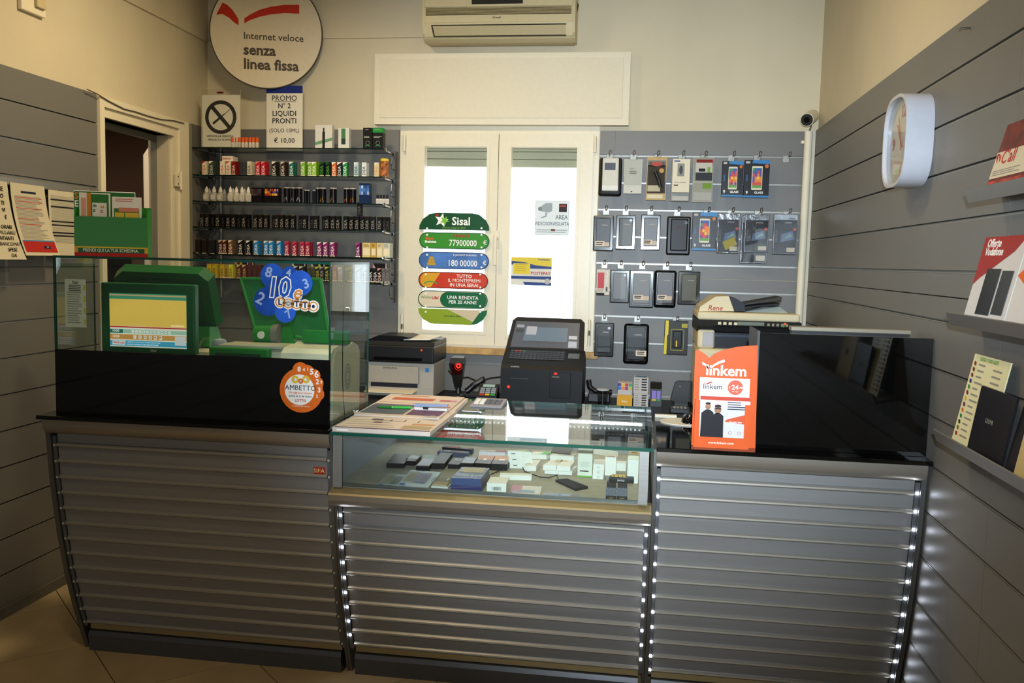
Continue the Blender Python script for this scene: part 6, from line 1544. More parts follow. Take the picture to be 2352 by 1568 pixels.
B().cyl(p0 + d * .1, p0 + d * .45, .0048, mat('0f6a20', .4), 14, .0052).build('grip', t); B().cyl(p0 + d * .45, p0 + d * .96, .005, mat('22a82c', .2, 0, .6), 14).build('barrel', t); B().cyl(p0, p0 + d * .1, .0012, CHROME, 12, .004).build('tip', t); B().cyl(p0 + d * .96, p1, .003, CHROME, 10).build('button', t); B().cyl(p0 + d * .44, p0 + d * .46, .0056, CHROME, 14).build('band', t)
t = thing('stapler', 'white stapler-like box cutter beside the green pen', 'stapler', tuple(at(1000, 940, z=zp)))
p0, p1 = at(951, 941, z=zp), at(1052, 946, z=zp); x0, x1, y0 = p0.x, min(p1.x, -.693), (p0.y + p1.y) / 2
B().box(x0, x1, y0, y0 + .028, zp, zp + .010, mat('d8d4cc', .4), .002).build('lower_arm', t); b = B(); b.loft([Vector(q) for q in ((x0, y0 + .004, zp + .011), (x1, y0 + .004, zp + .017), (x1, y0 + .026, zp + .017), (x0, y0 + .026, zp + .011))], [Vector(q) for q in ((x0, y0 + .004, zp + .022), (x1, y0 + .004, zp + .024), (x1, y0 + .026, zp + .024), (x0, y0 + .026, zp + .022))], mat('8a9ab8', .35)); b.build('upper_arm', t); B().box(x0 + .035, x0 + .055, y0 - .002, y0 + .001, zp + .004, zp + .013, BLK).build('slider', t)
t = thing('calculator', 'grey desk calculator lying on the glass top', 'calculator', tuple(at(1120, 930, z=GZ)))
p0, p1, p2 = at(1080, 932, z=GZ + .003), at(1152, 936, z=GZ + .003), at(1100, 914, z=GZ + .014)
x0, x1, y0, y1 = p0.x, p1.x, p0.y, min(p2.y, 3.66); b = B(); b.prism([(y0, GZ), (y0, GZ + .006), (y1, GZ + .016), (y1, GZ)], 'x', x0, x1, mat('8a868a', .45)); b.build('body', t)
b = B(); sl = lambda y: GZ + .006 + (y - y0) / (y1 - y0) * .010
for i in range(5):
    for j in range(4):
        y_ = y0 + .03 + j * (y1 - y0 - .06) / 4; x_ = x0 + .01 + i * (x1 - x0 - .02) / 5
        b.box(x_, x_ + (x1 - x0) / 7, y_, y_ + .02, sl(y_) - .002, sl(y_) + .005, mat('d8d4cc' if i < 2 else '54565c', .4))
k_ = b.build('keys', t); k_['kind'] = 'stuff'
# mouse mat and mouse on the cash counter, orange leaflet stand
CZ = .9502
t = thing('mouse_mat', 'white oval mouse mat on the black counter top', 'mouse mat', (.17, 3.31, CZ))
b = B(); b.prism([(.20 + .105 * math.cos(2 * math.pi * i / 32), 3.34 + .08 * math.sin(2 * math.pi * i / 32)) for i in range(32)], 'z', CZ, CZ + .004, mat('c8c2b4', .6)); b.build('mat', t)
t = thing('computer_mouse', 'black shiny mouse on the oval mat', 'mouse', (.215, 3.34, CZ + .004))
me = bmesh.new(); bmesh.ops.create_uvsphere(me, u_segments=20, v_segments=12, radius=1)
for v in me.verts: v.co = Vector((.20 + v.co.x * .028, 3.335 + v.co.y * .05, CZ + .0042 + max(0, v.co.z) * .034))
b = B(); b._merge(me, mat('0c0c0e', .12), True); b.build('shell', t); B().cyl((.198, 3.305, CZ + .030), (.202, 3.305, CZ + .030), .006, GREY, 12).build('wheel', t)
t = thing('paper_tray', 'low white tray of papers at the back of counter', 'tray', (.10, 3.39, CZ)); B().box(.078, .16, 3.415, 3.438, CZ, CZ + .012, mat('c8c2b0', .5), .002).build('tray', t)
t = thing('leaflet_stand', 'orange cardboard leaflet stand with white lettering', 'leaflet stand', (.285, 2.93, .95))
OC = mat('cc5218', .45, name='orange_card'); y = 2.915
pts = [(1588, 1022), (1597, 804), (1604, 803), (1612, 808), (1622, 815), (1629, 822), (1640, 813), (1660, 804), (1690, 797), (1715, 794), (1741, 793), (1735, 1030)]
pl = [at(u, v, y=y) for u, v in pts]
for p in pl: p.z = max(p.z, .9502)
b = B(); b.prism([(p.x, p.z) for p in pl], 'y', y, y + .004, OC); b.build('back_card', t)
x0, x1 = at(1596, 940, y=2.895).x, at(1723, 940, y=2.895).x; zb_ = at(1600, 918, y=2.895).z
b = B(); b.box(x0, x0 + .016, 2.893, 2.896, .9502, zb_, OC); b.box(x1 - .016, x1, 2.893, 2.896, .9502, zb_ - .01, OC); b.box(x0 + .016, x1 - .016, 2.893, 2.896, .9502, .985, OC); b.box(x0, x0 + .002, 2.896, y, .9502, zb_, OC); b.box(x1 - .002, x1, 2.896, y, .9502, zb_ - .01, OC); b.build('front_pocket', t)
b = B(); slab(b, x0 + .014, x1 - .014, 2.8965, 2.898, .975, zb_ - .02, 'y', CLEAR, mat('d8d8d8', .2)); b.build('clear_window', t)
p = at(1668, 852, y=y); T('linkem', .0475, WPRINT, t, (p.x, y - .0008, p.z), bold=.022, sx=1.02)
b = B()
for side in (0, 1):
    ps = [(1613, 831), (1618, 833), (1625, 840), (1628, 847), (1627, 848), (1621, 841), (1613, 836)] if side == 0 else [(1631, 846), (1637, 838), (1650, 830), (1664, 825), (1665, 831), (1652, 835), (1640, 841), (1632, 848)]
    b.poly([at(u, v, y=y - .001) for u, v in ps], WPRINT)
b.build('logo_mark', t)
t2 = thing('leaflet', 'white leaflet with red price disc in the orange stand', 'leaflet', (.285, 2.91, .955))
xa, xb, za, zb_ = fr(1607, 868, 1722, 905, 2.911); B().box(xa, xb, 2.909, 2.911, .955, zb_, mat('ebe4da', .4)).build('paper', t2)
p = at(1689, 890, y=2.9085); b = B(); disc(b, p.x, p.z, .024, mat('d85a44', .5), 2.9084, 28); b.build('price_disc', t2); T('24', .022, WPRINT, t2, (p.x - .001, 2.9078, p.z), bold=.02); T(',90', .009, WPRINT, t2, (p.x + .017, 2.9078, p.z), bold=.01); T('€', .009, WPRINT, t2, (p.x - .018, 2.9078, p.z), bold=.01); T('AL MESE', .005, WPRINT, t2, (p.x, 2.9078, p.z - .013), bold=.01)
p = at(1637, 888, y=2.9085); T('linkem', .023, mat('4a4650', .5), t2, (p.x, 2.9083, p.z), bold=.015)
b = B(); b.poly([at(u, v, y=2.9083) for u, v in ((1617, 876), (1621, 881), (1619, 882))], RED); b.poly([at(u, v, y=2.9083) for u, v in ((1622, 880), (1636, 875), (1636, 878), (1623, 883))], RED); b.build('logo_mark', t2)
t2 = thing('leaflet', 'picture leaflet with two dark-suited figures in the stand', 'leaflet', (.285, 2.902, .955)); y2 = 2.9005
xa, xb, za, zb_ = fr(1607, 911, 1722, 1000, 2.9015); B().box(xa, xb, 2.9015, 2.9035, .955, zb_, mat('dcd6d4', .4)).build('paper', t2)
b = B(); w, h = xb - xa, zb_ - .955; rect(b, xa, xb, zb_ - .012, zb_, mat('b8402c', .5), y2 + .0004)
b.poly([(xa + w * .55, y2 + .0004, .955 + h * .55), (xb, y2 + .0004, .955 + h * .68), (xb, y2 + .0004, .955 + h * .45), (xa + w * .5, y2 + .0004, .955 + h * .5)], mat('d85a34', .5)); bars(b, xa + w * .55, xb - w * .05, .955 + h * .72, .955 + h * .9, 4, NAVY, y2 + .0002, .4, 2); b.build('print', t2)
b = B(); SU = mat('201c22', .5); SK = mat('a87858', .5)
for k, (cx, s) in enumerate(((.16, .8), (.36, 1.))):
    hx, hz = xa + w * cx, .955 + h * (.80 if k == 0 else .74); disc(b, hx, hz, .011 * s, SK, y2 - .0002 * k, 18, .014 * s); disc(b, hx, hz + .011 * s, .0105 * s, SU, y2 - .0002 * k - .0001, 18, .005 * s); (k and rect(b, hx - .009, hx + .009, hz + .001, hz + .005, SU, y2 - .0006)); b.poly([(hx - .022, y2 - .0002 * k, .96), (hx + .02, y2 - .0002 * k, .96), (hx + .018, y2 - .0002 * k, hz - .02), (hx + .006, y2 - .0002 * k, hz - .011), (hx - .006, y2 - .0002 * k, hz - .011), (hx - .02, y2 - .0002 * k, hz - .022)], SU)
b.build('picture', t2); T('Navighi ben', .0085, mat('f0e4e0', .5), t2, (xa + w * .72, y2 - .0004, .955 + h * .5), bold=.02)
for q in (((.62, .28), (.8, .28)), ((.62, .12), (.8, .12))):
    for fx, fz in q:
        b = B(); ring(b, xa + w * fx, .955 + h * fz, .0042, .0052, RED, y2 - .0002, 14); b.build('icon', t2)
T('www.linkem.com', .0115, mat('f0d8c8', .5), t, ((x0 + x1) / 2, 2.8926, .9675), bold=.01)

# ================================================================== air conditioner, round sign, window signs
t = thing('air_conditioner', 'beige wall air conditioner above the shutter box', 'air conditioner', (-.80, 5.0, 2.73))
AC = mat('cdbf97', .4, name='aged_ivory'); ax0, ax1 = -1.232, -.392
prof = [(YBK, 2.745), (5.10, 2.728), (5.02, 2.728), (4.975, 2.738), (4.956, 2.75), (4.944, 2.785), (4.936, 2.815), (4.935, 2.86), (4.935, 2.98), (4.95, 3.03), (4.99, 3.05), (YBK, 3.05)]
b = B(); b.prism(prof, 'x', ax0 + .012, ax1 - .012, AC); b.build('body', t)
pc = [(YBK, 2.74), (5.03, 2.73), (4.985, 2.74), (4.955, 2.765), (4.942, 2.81), (4.94, 2.98), (4.955, 3.035), (4.99, 3.052), (YBK, 3.052)]
for xa, xb in ((ax0, ax0 + .012), (ax1 - .012, ax1)):
    B().prism(pc, 'x', xa, xb, AC).build('end_cap', t)
b = B(); b.box(ax0 + .012, ax1 - .012, 4.9325, 4.936, 2.818, 2.855, AC); b.build('front_panel', t)
for k in range(6):
    z = 2.860 + k * .0062
    B().box(ax0 + .02, ax1 - .02, 4.929, 4.937, z, z + .0034, mat('a8986c', .5)).build('grille_slat', t)
b = B(); b.box(ax0 + .02, ax1 - .02, 4.9345, 4.936, 2.857, 2.897, mat('3a3426', .6)); b.build('grille_gap', t)
b = B(); b.box(ax0 + .012, ax1 - .012, 4.928, 4.936, 2.899, 2.985, AC, .003); b.build('upper_panel', t)
b = B(); b.box(-.955, -.675, 4.925, 4.929, 2.911, 2.955, mat('2c2a26', .3), .0015); b.build('display_window', t)
b = B(); b.hexa([(ax0 + .06, 4.934, 2.80), (ax1 - .05, 4.934, 2.80), (ax1 - .05, 4.952, 2.752), (ax0 + .07, 4.952, 2.752), (ax0 + .06, 4.939, 2.80), (ax1 - .05, 4.939, 2.80), (ax1 - .05, 4.958, 2.752), (ax0 + .07, 4.958, 2.752)], mat('b8ab84', .45)); b.build('louver', t)
b = B(); GAP = mat('2e2a20', .6)
b.box(ax0 + .052, ax1 - .046, 4.9325, 4.95, 2.801, 2.806, GAP); b.box(ax0 + .062, ax1 - .046, 4.951, 4.965, 2.7465, 2.751, GAP)
b.hexa([(ax0 + .052, 4.9335, 2.804), (ax0 + .059, 4.9335, 2.804), (ax0 + .069, 4.951, 2.749), (ax0 + .062, 4.951, 2.749), (ax0 + .052, 4.945, 2.804), (ax0 + .059, 4.945, 2.804), (ax0 + .069, 4.962, 2.749), (ax0 + .062, 4.962, 2.749)], GAP)
b.build('louver_gap', t)
T('Airwell', .016, mat('5a4a40', .5), t, at(1140, 40, y=4.9318), bold=.02, shear=.3)
tag(B().tube([at(1322, 0, y=5.08), at(1328, 12, y=5.08), at(1324, 32, y=5.08), at(1320, 44, y=5.09)], .004, BLK, 6).build('cable'), 'black cable beside the air conditioner', 'cable')
# round hanging sign
sc = at(612, 75, y=5.03)
SR = .317
t = thing('round_sign', 'large round white hanging sign with red wings and grey words', 'sign', tuple(sc), rot=(0, 0, R(15)))
b = B(); b.cyl((0, .006, 0), (0, -.006, 0), SR, mat('3c3830', .5), 72); b.build('rim', t, True)
b = B(); disc(b, 0, 0, SR - .006, mat('dcd0b8', .55), -.0066, 72); b.build('face', t, True)
SG = mat('4c4238', .5)
L = lambda s, sz, x, z, bo=.012: T(s, sz, SG, t, (x, -.0072, z), FRONT, bo, 'LEFT', local=True)
L('Internet veloce', .055, -.128, -.026); L('senza', .082, -.128, -.104, .03); L('linea fissa', .082, -.128, -.184, .03)
RW = mat('c02a0c', .45)
b = B()
def wing(top, bot):
    for (x0, z0), (x1, z1), (x2, z2), (x3, z3) in zip(top, top[1:], bot[1:], bot): b.poly([(x0, -.0072, z0), (x1, -.0072, z1), (x2, -.0072, z2), (x3, -.0072, z3)], RW)
wing([(-0.122, 0.071), (-0.093, 0.093), (-0.037, 0.124), (0.028, 0.145), (0.102, 0.159), (0.185, 0.164)], [(-0.122, 0.043), (-0.093, 0.062), (-0.037, 0.085), (0.028, 0.102), (0.102, 0.113), (0.185, 0.114)]); b.build('right_wing', t, True)
b = B(); wing([(-0.243, 0.152), (-0.218, 0.142), (-0.190, 0.117), (-0.169, 0.089), (-0.154, 0.064)], [(-0.278, 0.082), (-0.243, 0.089), (-0.208, 0.071), (-0.178, 0.045), (-0.154, 0.031)]); b.build('left_wing', t, True)
b = B()
for x in (-.18, .18): b.tube([(x, 0, math.sqrt(SR ** 2 - x * x) - .004), (x, 0, ZC - sc.z)], .0015, CHROME, 6)
b.build('wires', t, True)

# hanging board of six signs on the left sash
yB = 5.108
t = thing('jackpot_board', 'chain of six coloured jackpot plates hanging on the window', 'sign', tuple(at(1042, 740, y=yB)))
def plate(u0, v0, u1, v1, m, kind, rim=None):
    x0, x1, z0, z1 = fr(u0, v0, u1, v1, yB); w, h = x1 - x0, z1 - z0; pts = []
    r = h / 2
    if kind == 'pill':
        for i in range(13): a = R(-90 + 15 * i); pts.append((x1 - r + r * math.cos(a), (z0 + z1) / 2 + r * math.sin(a)))
        for i in range(13): a = R(90 + 15 * i); pts.append((x0 + r + r * math.cos(a), (z0 + z1) / 2 + r * math.sin(a)))
    elif kind == 'top': pts = [(x0, z0), (x1, z0), (x1 - .002, z0 + h * .25), (x1 - .02, z0 + h * .6), (x1 - .06, z0 + h * .92), (x1 - .10, z1), (x0 + .10, z1), (x0 + .06, z0 + h * .92), (x0 + .02, z0 + h * .6), (x0 + .002, z0 + h * .25)]
    else: pts = [(x0, z1), (x0 + .006, z1 - h * .3), (x0 + .03, z1 - h * .7), (x0 + .07, z1 - h * .95), (x0 + .10, z0), (x1 - .10, z0), (x1 - .06, z1 - h * .92), (x1 - .025, z1 - h * .65), (x1 - .004, z1 - h * .25), (x1, z1)]
    b = B(); b.prism(pts, 'y', yB, yB + .004, rim or m); o = b.build('plate', t)
    if rim:
        cx, cz = (x0 + x1) / 2, (z0 + z1) / 2; b = B(); b.poly([(cx + (p[0] - cx) * (1 - .010 / w), yB - .0006, cz + (p[1] - cz) * (1 - .010 / h)) for p in pts], m); b.build('plate_face', o)
    return o, x0, x1, z0, z1
DG = mat('0f4a26', .4)
o, x0, x1, z0, z1 = plate(963, 489, 1124, 528, DG, 'top'); w, h = x1 - x0, z1 - z0
T('Sisal', .064, WPRINT, o, (x0 + w * .60, yB - .001, z0 + h * .50), bold=.02); T('SCOPRI I NOSTRI PREMI', .013, mat('8ab030', .5), o, (x0 + w * .5, yB - .001, z0 + h * .12), bold=.01)
b = B(); cx, cz = x0 + w * .33, z0 + h * .56
def star(b, cx, cz, r, m, y, rot=0.):
    pts = [(cx + (r if i % 2 == 0 else r * .45) * math.sin(R(36 * i) + rot), y, cz + (r if i % 2 == 0 else r * .45) * math.cos(R(36 * i) + rot)) for i in range(10)]
    for i in range(10): b.poly([(cx, y, cz), pts[i], pts[(i + 1) % 10]], m)
star(b, cx - .004, cz, .042, WPRINT, yB - .001, .2); star(b, cx + .014, cz - .002, .028, mat('7ab832', .5), yB - .0014, .5); disc(b, cx - .03, cz + .03, .008, RED, yB - .0016, 12); b.build('star_mark', o)
o, x0, x1, z0, z1 = plate(963, 534, 1124, 572, mat('3a8a2a', .4), 'pill', mat('0f4a26', .4)); w, h = x1 - x0, z1 - z0
T('77900000', .05, WPRINT, o, (x0 + w * .625, yB - .0016, z0 + h * .36), bold=.012, sx=.82); T('€', .034, WPRINT, o, (x0 + w * .94, yB - .0016, z0 + h * .42), bold=.01); T('il Jackpot è', .022, RED, o, (x0 + w * .60, yB - .0016, z0 + h * .82), bold=.03); T('Super', .020, mat('e0602a', .5), o, (x0 + w * .15, yB - .0016, z0 + h * .62), bold=.05); T('Enalotto', .020, WPRINT, o, (x0 + w * .165, yB - .0016, z0 + h * .42), bold=.04)
o, x0, x1, z0, z1 = plate(962, 579, 1123, 618, mat('4a72b0', .4, noise=(8, .4)), 'pill', mat('1c3a6a', .4)); w, h = x1 - x0, z1 - z0
T('180 00000', .05, WPRINT, o, (x0 + w * .625, yB - .0016, z0 + h * .34), bold=.012, sx=.82); T('€', .034, WPRINT, o, (x0 + w * .94, yB - .0016, z0 + h * .4), bold=.01); T('IL JACKPOT EUROPEO', .014, WPRINT, o, (x0 + w * .66, yB - .0016, z0 + h * .83), bold=.01)
b = B()
for k in range(3):
    rect(b, x0 + .05 + .006 * k, x0 + .10 - .006 * k, z0 + .02 + k * .017, z0 + .036 + k * .017, mat('d8a83a', .3, .4), yB - .0012)
b.build('gold_bars', o)
o, x0, x1, z0, z1 = plate(961, 625, 1121, 663, mat('c83a20', .4), 'pill', mat('5a1a10', .4)); w, h = x1 - x0, z1 - z0
b = B(); b.poly([(x0 + .012 + .035 * (1 - math.cos(R(a))) * 1, yB - .001, (z0 + z1) / 2 + (h / 2 - .006) * math.sin(R(a))) for a in range(-90, 91, 15)] + [(x0 + .13, yB - .001, z1 - .006), (x0 + .075, yB - .001, z0 + .006)], mat('d8a028', .4)); b.build('orange_end', o)
b = B()
for i in range(8):
    a, c = R(30 + i * 15), R(45 + i * 15); b.poly([(x0 + .075 + q * math.cos(e), yB - .0014, z0 + .012 + q * .6 * math.sin(e)) for e, q in ((a, .05), (a, .04), (c, .04), (c, .05))], mat('3a9a48', .5))
b.build('rainbow_mark', o)
for s, f in (('TUTTO', .76), ('IL MONTEPREMI', .5), ('IN UNA SERA!', .23)): T(s, .027, WPRINT, o, (x0 + w * .66, yB - .0016, z0 + h * f), bold=.015)
o, x0, x1, z0, z1 = plate(960, 668, 1120, 708, mat('dccdb0', .4), 'pill', mat('0f4a26', .4)); w, h = x1 - x0, z1 - z0
b = B(); r = h / 2 - .006; xm = x0 + w * .32 + r; cz = (z0 + z1) / 2; b.poly([(x1 - .006 - r + r * math.cos(R(a)), yB - .001, cz + r * math.sin(R(a))) for a in range(-90, 91, 15)] + [(xm + r * math.cos(R(a)), yB - .001, cz + r * math.sin(R(a))) for a in range(90, 271, 15)], mat('106038', .4)); b.build('green_panel', o)
for s, f in (('UNA RENDITA', .62), ('PER 20 ANNI!', .36)): T(s, .028, WPRINT, o, (x0 + w * .645, yB - .0016, z0 + h * f), bold=.015)
T('Winfor', .022, mat('1f7a38', .5), o, (x0 + w * .12, yB - .0016, z0 + h * .6), bold=.03); T('Life!', .024, RED, o, (x0 + w * .25, yB - .0016, z0 + h * .58), bold=.03)
o, x0, x1, z0, z1 = plate(960, 710, 1119, 745, mat('8aa028', .4), 'bottom'); w, h = x1 - x0, z1 - z0
b = B(); b.poly([(x0 + w * .42, yB - .0006, z1), (x1 - .004, yB - .0006, z1), (x1 - .012, yB - .0006, z1 - h * .35), (x1 - w * .2, yB - .0006, z0 + h * .2)], mat('cdbb9a', .5)); b.poly([(x1 - w * .1, yB - .0009, z1 - h * .1), (x1, yB - .0009, z1), (x1 - .006, yB - .0009, z1 - h * .3), (x1 - .03, yB - .0009, z1 - h * .7), (x1 - .07, yB - .0009, z1 - h * .96), (x1 - .095, yB - .0009, z0 + .002)], mat('106038', .4)); b.build('corner_print', o)
T('chi ha Sisal è Felice', .013, INK, o, (x0 + w * .5, yB - .001, z0 + h * .55), bold=.015)
for v in (494, 524, 539, 568, 585, 614, 630, 660, 674, 703, 716):
    for u in ((981, 1106) if v < 620 else (978, 1103)):
        p = at(u, v, y=yB - .002); B().cyl((p.x, yB - .004, p.z), (p.x, yB, p.z), .006, WPRINT, 12).build('link_ring', t)
b = B()
for (u0, v0), (u1, v1) in (((981, 494), (977, 716)), ((1107, 494), (1102, 716))): b.tube([at(u0, v0, y=yB + .006), at(u1, v1, y=yB + .006)], .0012, WPRINT, 6)
b.build('cords', t)
# window stickers
yW = 5.1535
t = thing('camera_notice', 'white square video surveillance notice stuck on the window pane', 'sticker', tuple(at(1267, 500, y=yW)))
x0, x1, z0, z1 = fr(1229, 461, 1307, 540, yW); w, h = x1 - x0, z1 - z0
B().box(x0, x1, yW, yW + .0012, z0, z1, mat('a8b4b8', .5), .0005).build('sheet', t)
b = B(); y = yW - .0006; LB_ = mat('dfe6e8', .5); rect(b, x0 + .003, x1 - .003, z0 + .003, z1 - .003, LB_, y); b.poly([(x0 + w * .12, y - .0004, z0 + h * .80), (x0 + w * .3, y - .0004, z0 + h * .93), (x0 + w * .5, y - .0004, z0 + h * .93), (x0 + w * .5, y - .0004, z0 + h * .70), (x0 + w * .4, y - .0004, z0 + h * .66), (x0 + w * .12, y - .0004, z0 + h * .70)], mat('98a4a8', .5)); disc(b, x0 + w * .14, z0 + h * .76, w * .06, mat('7a868a', .5), y - .0006, 16); b.poly([(x0 + w * .30, y - .0005, z0 + h * .66), (x0 + w * .36, y - .0005, z0 + h * .66), (x0 + w * .34, y - .0005, z0 + h * .54), (x0 + w * .18, y - .0005, z0 + h * .48), (x0 + w * .18, y - .0005, z0 + h * .52), (x0 + w * .3, y - .0005, z0 + h * .57)], mat('98a4a8', .5))
rect(b, x0 + w * .70, x0 + w * .93, z0 + h * .68, z0 + h * .92, mat('2a1414', .5), y - .0004); rect(b, x0 + w * .73, x0 + w * .9, z0 + h * .83, z0 + h * .88, mat('a83a24', .5), y - .0008); rect(b, x0 + w * .05, x1 - w * .05, z0 + h * .14, z0 + h * .16, mat('8a969a', .5), y - .0004); rect(b, x0 + w * .05, x1 - w * .08, z0 + h * .08, z0 + h * .1, mat('9aa6aa', .5), y - .0004); rect(b, x0 + w * .48, x0 + w * .6, z0 + h * .12, z0 + h * .18, mat('6a3a24', .5), y - .0006); b.build('print', t)
GT = mat('5a6a70', .5); T('AREA', .036, GT, t, (x0 + w * .78, y - .0008, z0 + h * .52), bold=.008, sx=.8); T('VIDEOSORVEGLIATA', .0285, GT, t, (x0 + w * .5, y - .0008, z0 + h * .33), bold=.008, sx=.74)
t = thing('payment_sticker', 'yellow white and blue payment card sticker on the window pane', 'sticker', tuple(at(1221, 655, y=yW)))
x0, x1, z0, z1 = fr(1174, 591, 1267, 655, yW); w, h = x1 - x0, z1 - z0
B().box(x0, x1, yW, yW + .0012, z0, z1, mat('d8d4c8', .5)).build('sheet', t)
b = B(); BN = mat('1c3a7a', .4); YL = mat('d8c030', .4); y = yW - .0006
b.poly([(x0, y, z1), (x1, y, z1), (x1, y, z0 + h * .68), (x0 + w * .6, y, z0 + h * .72), (x0 + w * .35, y, z0 + h * .82), (x0, y, z0 + h * .86)], YL); b.poly([(x0, y - .0003, z0 + h * .86), (x0 + w * .35, y - .0003, z0 + h * .82), (x0 + w * .6, y - .0003, z0 + h * .72), (x1, y - .0003, z0 + h * .68), (x1, y - .0003, z0 + h * .6), (x0 + w * .45, y - .0003, z0 + h * .6), (x0, y - .0003, z0 + h * .74)], BN); rect(b, x0, x1, z0 + h * .22, z0 + h * .33, BN, y - .0003); b.poly([(x0 + w * .35, y - .0003, z0), (x1, y - .0003, z0), (x1, y - .0003, z0 + h * .1), (x0 + w * .3, y - .0003, z0 + h * .12)], BN); disc(b, x0 + w * .9, z0 + h * .15, w * .07, LGREY, y - .0005, 18); b.build('print', t)
b = B(); rect(b, x0 + w * .05, x0 + w * .47, z0 + h * .4, z0 + h * .78, mat('dcc428', .4), y - .0012); bars(b, x0 + w * .1, x0 + w * .43, z0 + h * .46, z0 + h * .74, 4, mat('a88c20', .4), y - .0015, .3, 3); b.build('card_picture', t)
T('POSTEPAY', .026, RED, t, (x0 + w * .73, y - .0014, z0 + h * .43), bold=.015, sx=.95); T('Posteitaliane', .013, BN, t, (x0 + w * .8, y - .0014, z0 + h * .93), bold=.02)

# ================================================================== right wall: clock, brochure ledges
t = thing('wall_clock', 'white rounded-square wall clock with clear face on the right wall', 'clock', (.90, 3.3, 1.98))
cy, cz, hw, hh, dp = 3.205, 1.960, .140, .152, .086
XFc = XR - .02
def sq(s, n=48, p=3.):
    out = []
    for i in range(n):
        a = 2 * math.pi * i / n; c, s_ = math.cos(a), math.sin(a)
        out.append((cy + s * hw * math.copysign(abs(c) ** (2 / p), c), cz + s * hh * math.copysign(abs(s_) ** (2 / p), s_)))
    return out
o_, i_ = sq(1.), sq(.93)
b = B(); n = len(o_); WC = mat('b4b5bb', .3, 0, .3)
xf = XFc - dp
for a, c in (((o_, XFc), (o_, xf)), ((o_, xf), (i_, xf)), ((i_, xf), (i_, xf + .028))):
    vs = [(a[1], p[0], p[1]) for p in a[0]] + [(c[1], p[0], p[1]) for p in c[0]]
    b._faces(vs, [(i, (i + 1) % n, n + (i + 1) % n, n + i) for i in range(n)], WC, True)
b._faces([(XFc, p[0], p[1]) for p in o_], [tuple(range(n))], WC); b.build('case', t)
b = B(); b._faces([(xf + .028, p[0], p[1]) for p in sq(.93)], [tuple(range(n))], mat('d8d2c4', .4)); b.build('dial', t)
RIGHT = (R(90), 0, R(-90))
CO = mat('b8543a', .5)
for s, a in (('12', 0), ('3', 90), ('6', 180), ('9', 270)):
    T(s, .055, CO, t, (xf + .026, cy - .10 * math.sin(R(a)), cz + .10 * math.cos(R(a))), RIGHT, .02)
b = B(); b.tube([(xf + .022, cy - .02, cz - .02), (xf + .022, cy + .045, cz + .06)], .0022, CO, 6); b.tube([(xf + .020, cy - .02, cz - .03), (xf + .020, cy + .028, cz + .085)], .0016, CO, 6); b.build('hands', t)
b = B(); b._faces([(xf + .012, p[0], p[1]) for p in sq(.93)], [tuple(range(n))], CLEAR); b._faces([(xf + .014, p[0], p[1]) for p in sq(.93)], [tuple(range(n))], CLEAR); b.build('clear_cover', t)
t = thing('wall_nail', 'small bent nail in the grey slat wall', 'nail', (.914, 2.80, 2.228)); B().tube([(.914, 2.80, 2.228), (.895, 2.80, 2.228), (.885, 2.805, 2.224)], .003, mat('4a443c', .4, .6), 6).build('nail', t)
LED_S = mat('908e8a', .35, .6)
def ledge(z, y1, label):
    t = thing('brochure_ledge', label, 'ledge', (.86, y1, z)); b = B()
    prof = [(XFc, z), (XFc, z + .012), (XFc - .075, z - .004), (XFc - .088, z + .018), (XFc - .092, z + .016), (XFc - .08, z - .016)]
    b.prism([(p[0], p[1]) for p in prof], 'y', .9, y1, LED_S); b.build('ledge', t)
ledge(1.724, 2.48, 'upper silver brochure ledge on the right slat wall'); ledge(1.405, 2.56, 'middle silver brochure ledge on the right slat wall'); ledge(1.078, 2.60, 'lower silver brochure ledge on the right slat wall')
LEAN = {}
def sheet(name, label, y0, y1, z0, h, th, m, xb=.858, lean=.045):
    """leaning booklet: bottom at xb, top leaning to the wall; y1 = far edge"""
    t = thing(name, label, 'brochure', (xb, (y0 + y1) / 2, z0)); b = B(); e = Vector((th, 0, 0))
    lo = [Vector((xb, y1, z0)), Vector((xb, y0, z0)), Vector((xb + lean, y0, z0 + h)), Vector((xb + lean, y1, z0 + h))]
    b.loft(lo, [p + e for p in lo], m); b.build('booklet', t)
    LEAN[t.name] = 90 - math.degrees(math.atan(lean / h))
    def pp(a, v, k=1): return Vector((xb + lean * v - .0007 * k, y1 + (y0 - y1) * a, z0 + h * v))
    return t, pp
def pr4(b, pp, a0, a1, v0, v1, m, k=1): b.poly([pp(a0, v0, k), pp(a1, v0, k), pp(a1, v1, k), pp(a0, v1, k)], m)
def RT(s, sz, m, t, pp, a, v, bold=.015, align='LEFT', k=2): T(s, sz, m, t, pp(a, v, k), (R(LEAN[t.name]), 0, R(-90)), bold, align)
ya = at(2263, 425, x=.86).y
t, pp = sheet('brochure', 'red wood-grain brochure on the upper ledge', 2.15, ya, 1.7265, .175, .004, mat('6a1a16', .4, noise=(30, .5)))
b = B(); pr4(b, pp, 0, 1, .22, .60, mat('d8ccb0', .5)); b.build('white_band', t); b = B(); pr4(b, pp, 0, .8, .0, .18, mat('b0342a', .4, noise=(25, .6)), 1); b.build('red_band', t)
RT("C'all", .05, RED, t, pp, .14, .50, .006); b = B(); p = pp(.08, .50, 2); b.tube([p + Vector((-.0005, .009 * math.cos(R(a)), .012 * math.sin(R(a)))) for a in range(0, 360, 30)], .0016, RED, 5, True); b.build('ring_mark', t)
b = B(); [pr4(b, pp, .04, .6 - .1 * (k % 2), .26 + .03 * k, .27 + .03 * k, GREY, 2) for k in range(3)]; b.build('small_print', t)
ya = at(2212, 722, x=.855).y
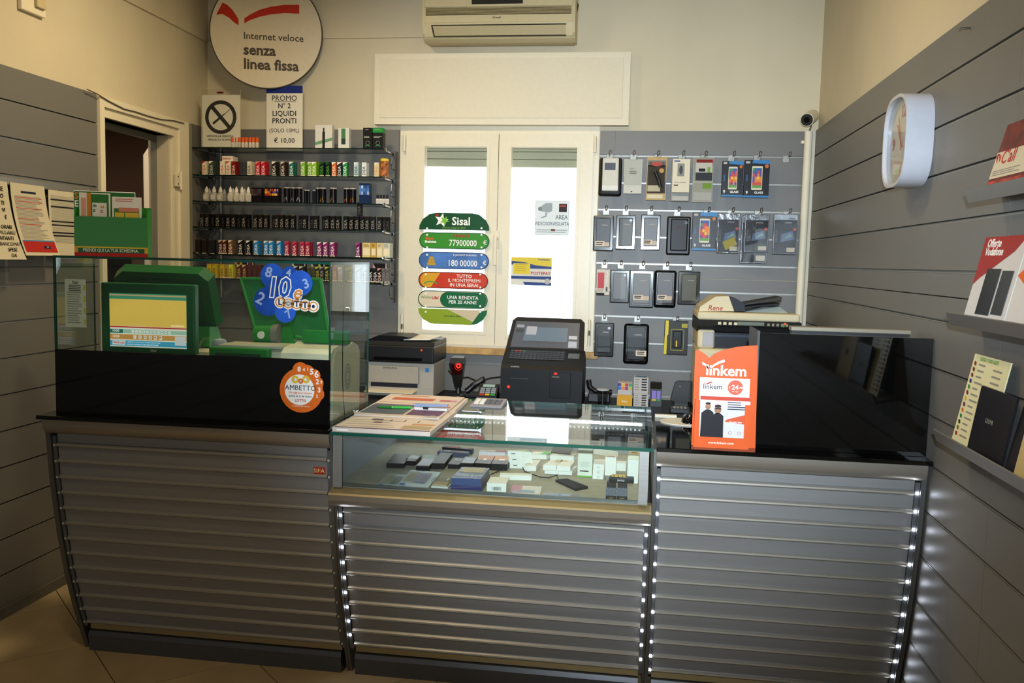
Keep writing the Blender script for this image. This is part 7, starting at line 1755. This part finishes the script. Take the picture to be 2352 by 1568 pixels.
t, pp = sheet('brochure', 'white and red smartphone offers brochure on the middle ledge', 2.26, ya, 1.4075, .215, .004, mat('d4d0cc', .35), .855)
b = B(); b.poly([pp(0, .42), pp(.0, 1), pp(1, 1), pp(.8, .82), pp(.12, .5)], mat('a01c18', .4)); b.build('red_field', t)
RT('Offerte', .030, WPRINT, t, pp, .10, .92, .02); RT('Vodafone', .030, WPRINT, t, pp, .10, .82, .02); 
b = B(); pr4(b, pp, .28, .62, .08, .62, mat('1c1e20', .2), 2); b.build('phone_picture', t); b = B(); pr4(b, pp, .66, .92, .1, .6, mat('2a2c2c', .2), 2); b.build('phone_picture', t)
ya2 = at(2300, 745, x=.855).y
t, pp = sheet('brochure', 'white brochure with orange corner on the middle ledge', 2.02, 2.255, 1.4075, .215, .004, mat('d8d2cc', .35), .855)
b = B(); b.poly([pp(.0, .55), pp(.3, .75), pp(1, .75), pp(1, .3), pp(.3, .42)], ORANGE); b.build('orange_field', t)
ya = at(2186, 1000, x=.852).y
t, pp = sheet('flavour_list', 'cream flavour list with small fruit pictures on the lower ledge', 2.30, ya, 1.0795, .235, .003, mat('ddd6a8', .5), .852)
rr = random.Random(9)
for k in range(13):
    v = .90 - k * .067; b = B(); p = pp(.10, v, 2); b.cyl(p, p + Vector((-.001, 0, 0)), .006, mat(['8a1c20', '6a2a20', '7a3018', '2a2a6a', '3a8a30', '8a1a30', 'd8a830', '6a2048', 'c86a20', '2a7a30', '3a3a20', '6a6a28', 'a82020'][k], .5), 10); b.build('fruit', t)
    b = B(); pr4(b, pp, .2, .34 + .1 * rr.random(), v - .012, v + .006, GREY, 2); b.build('print_line', t); b = B(); pr4(b, pp, .62, .85, v - .03, v - .012, GREY, 2); b.build('print_line', t)
RT('SCEGLI I TUOI GUSTI', .013, mat('5a8a30', .5), t, pp, .2, .96, .01)
t, pp = sheet('leaflet_folder', 'black slim folder with pale lettering on the lower ledge', 2.17, 2.385, 1.0775, .17, .006, mat('14161c', .4), .838, .026)
RT('LEOMI', .016, mat('8a8878', .5), t, pp, .35, .55, .005)
t, pp = sheet('leaflet_folder', 'dark ribbed booklet stack next to the slim folder', 2.12, 2.165, 1.0775, .165, .012, mat('1a1c22', .5), .845, .035)
t, pp = sheet('brochure', 'plain cream brochure at the near end of lower ledge', 1.88, 2.115, 1.0775, .20, .005, mat('cdb880', .5), .845, .035)
b = B(); pr4(b, pp, .42, .6, .5, .62, INK); b.build('print', t)
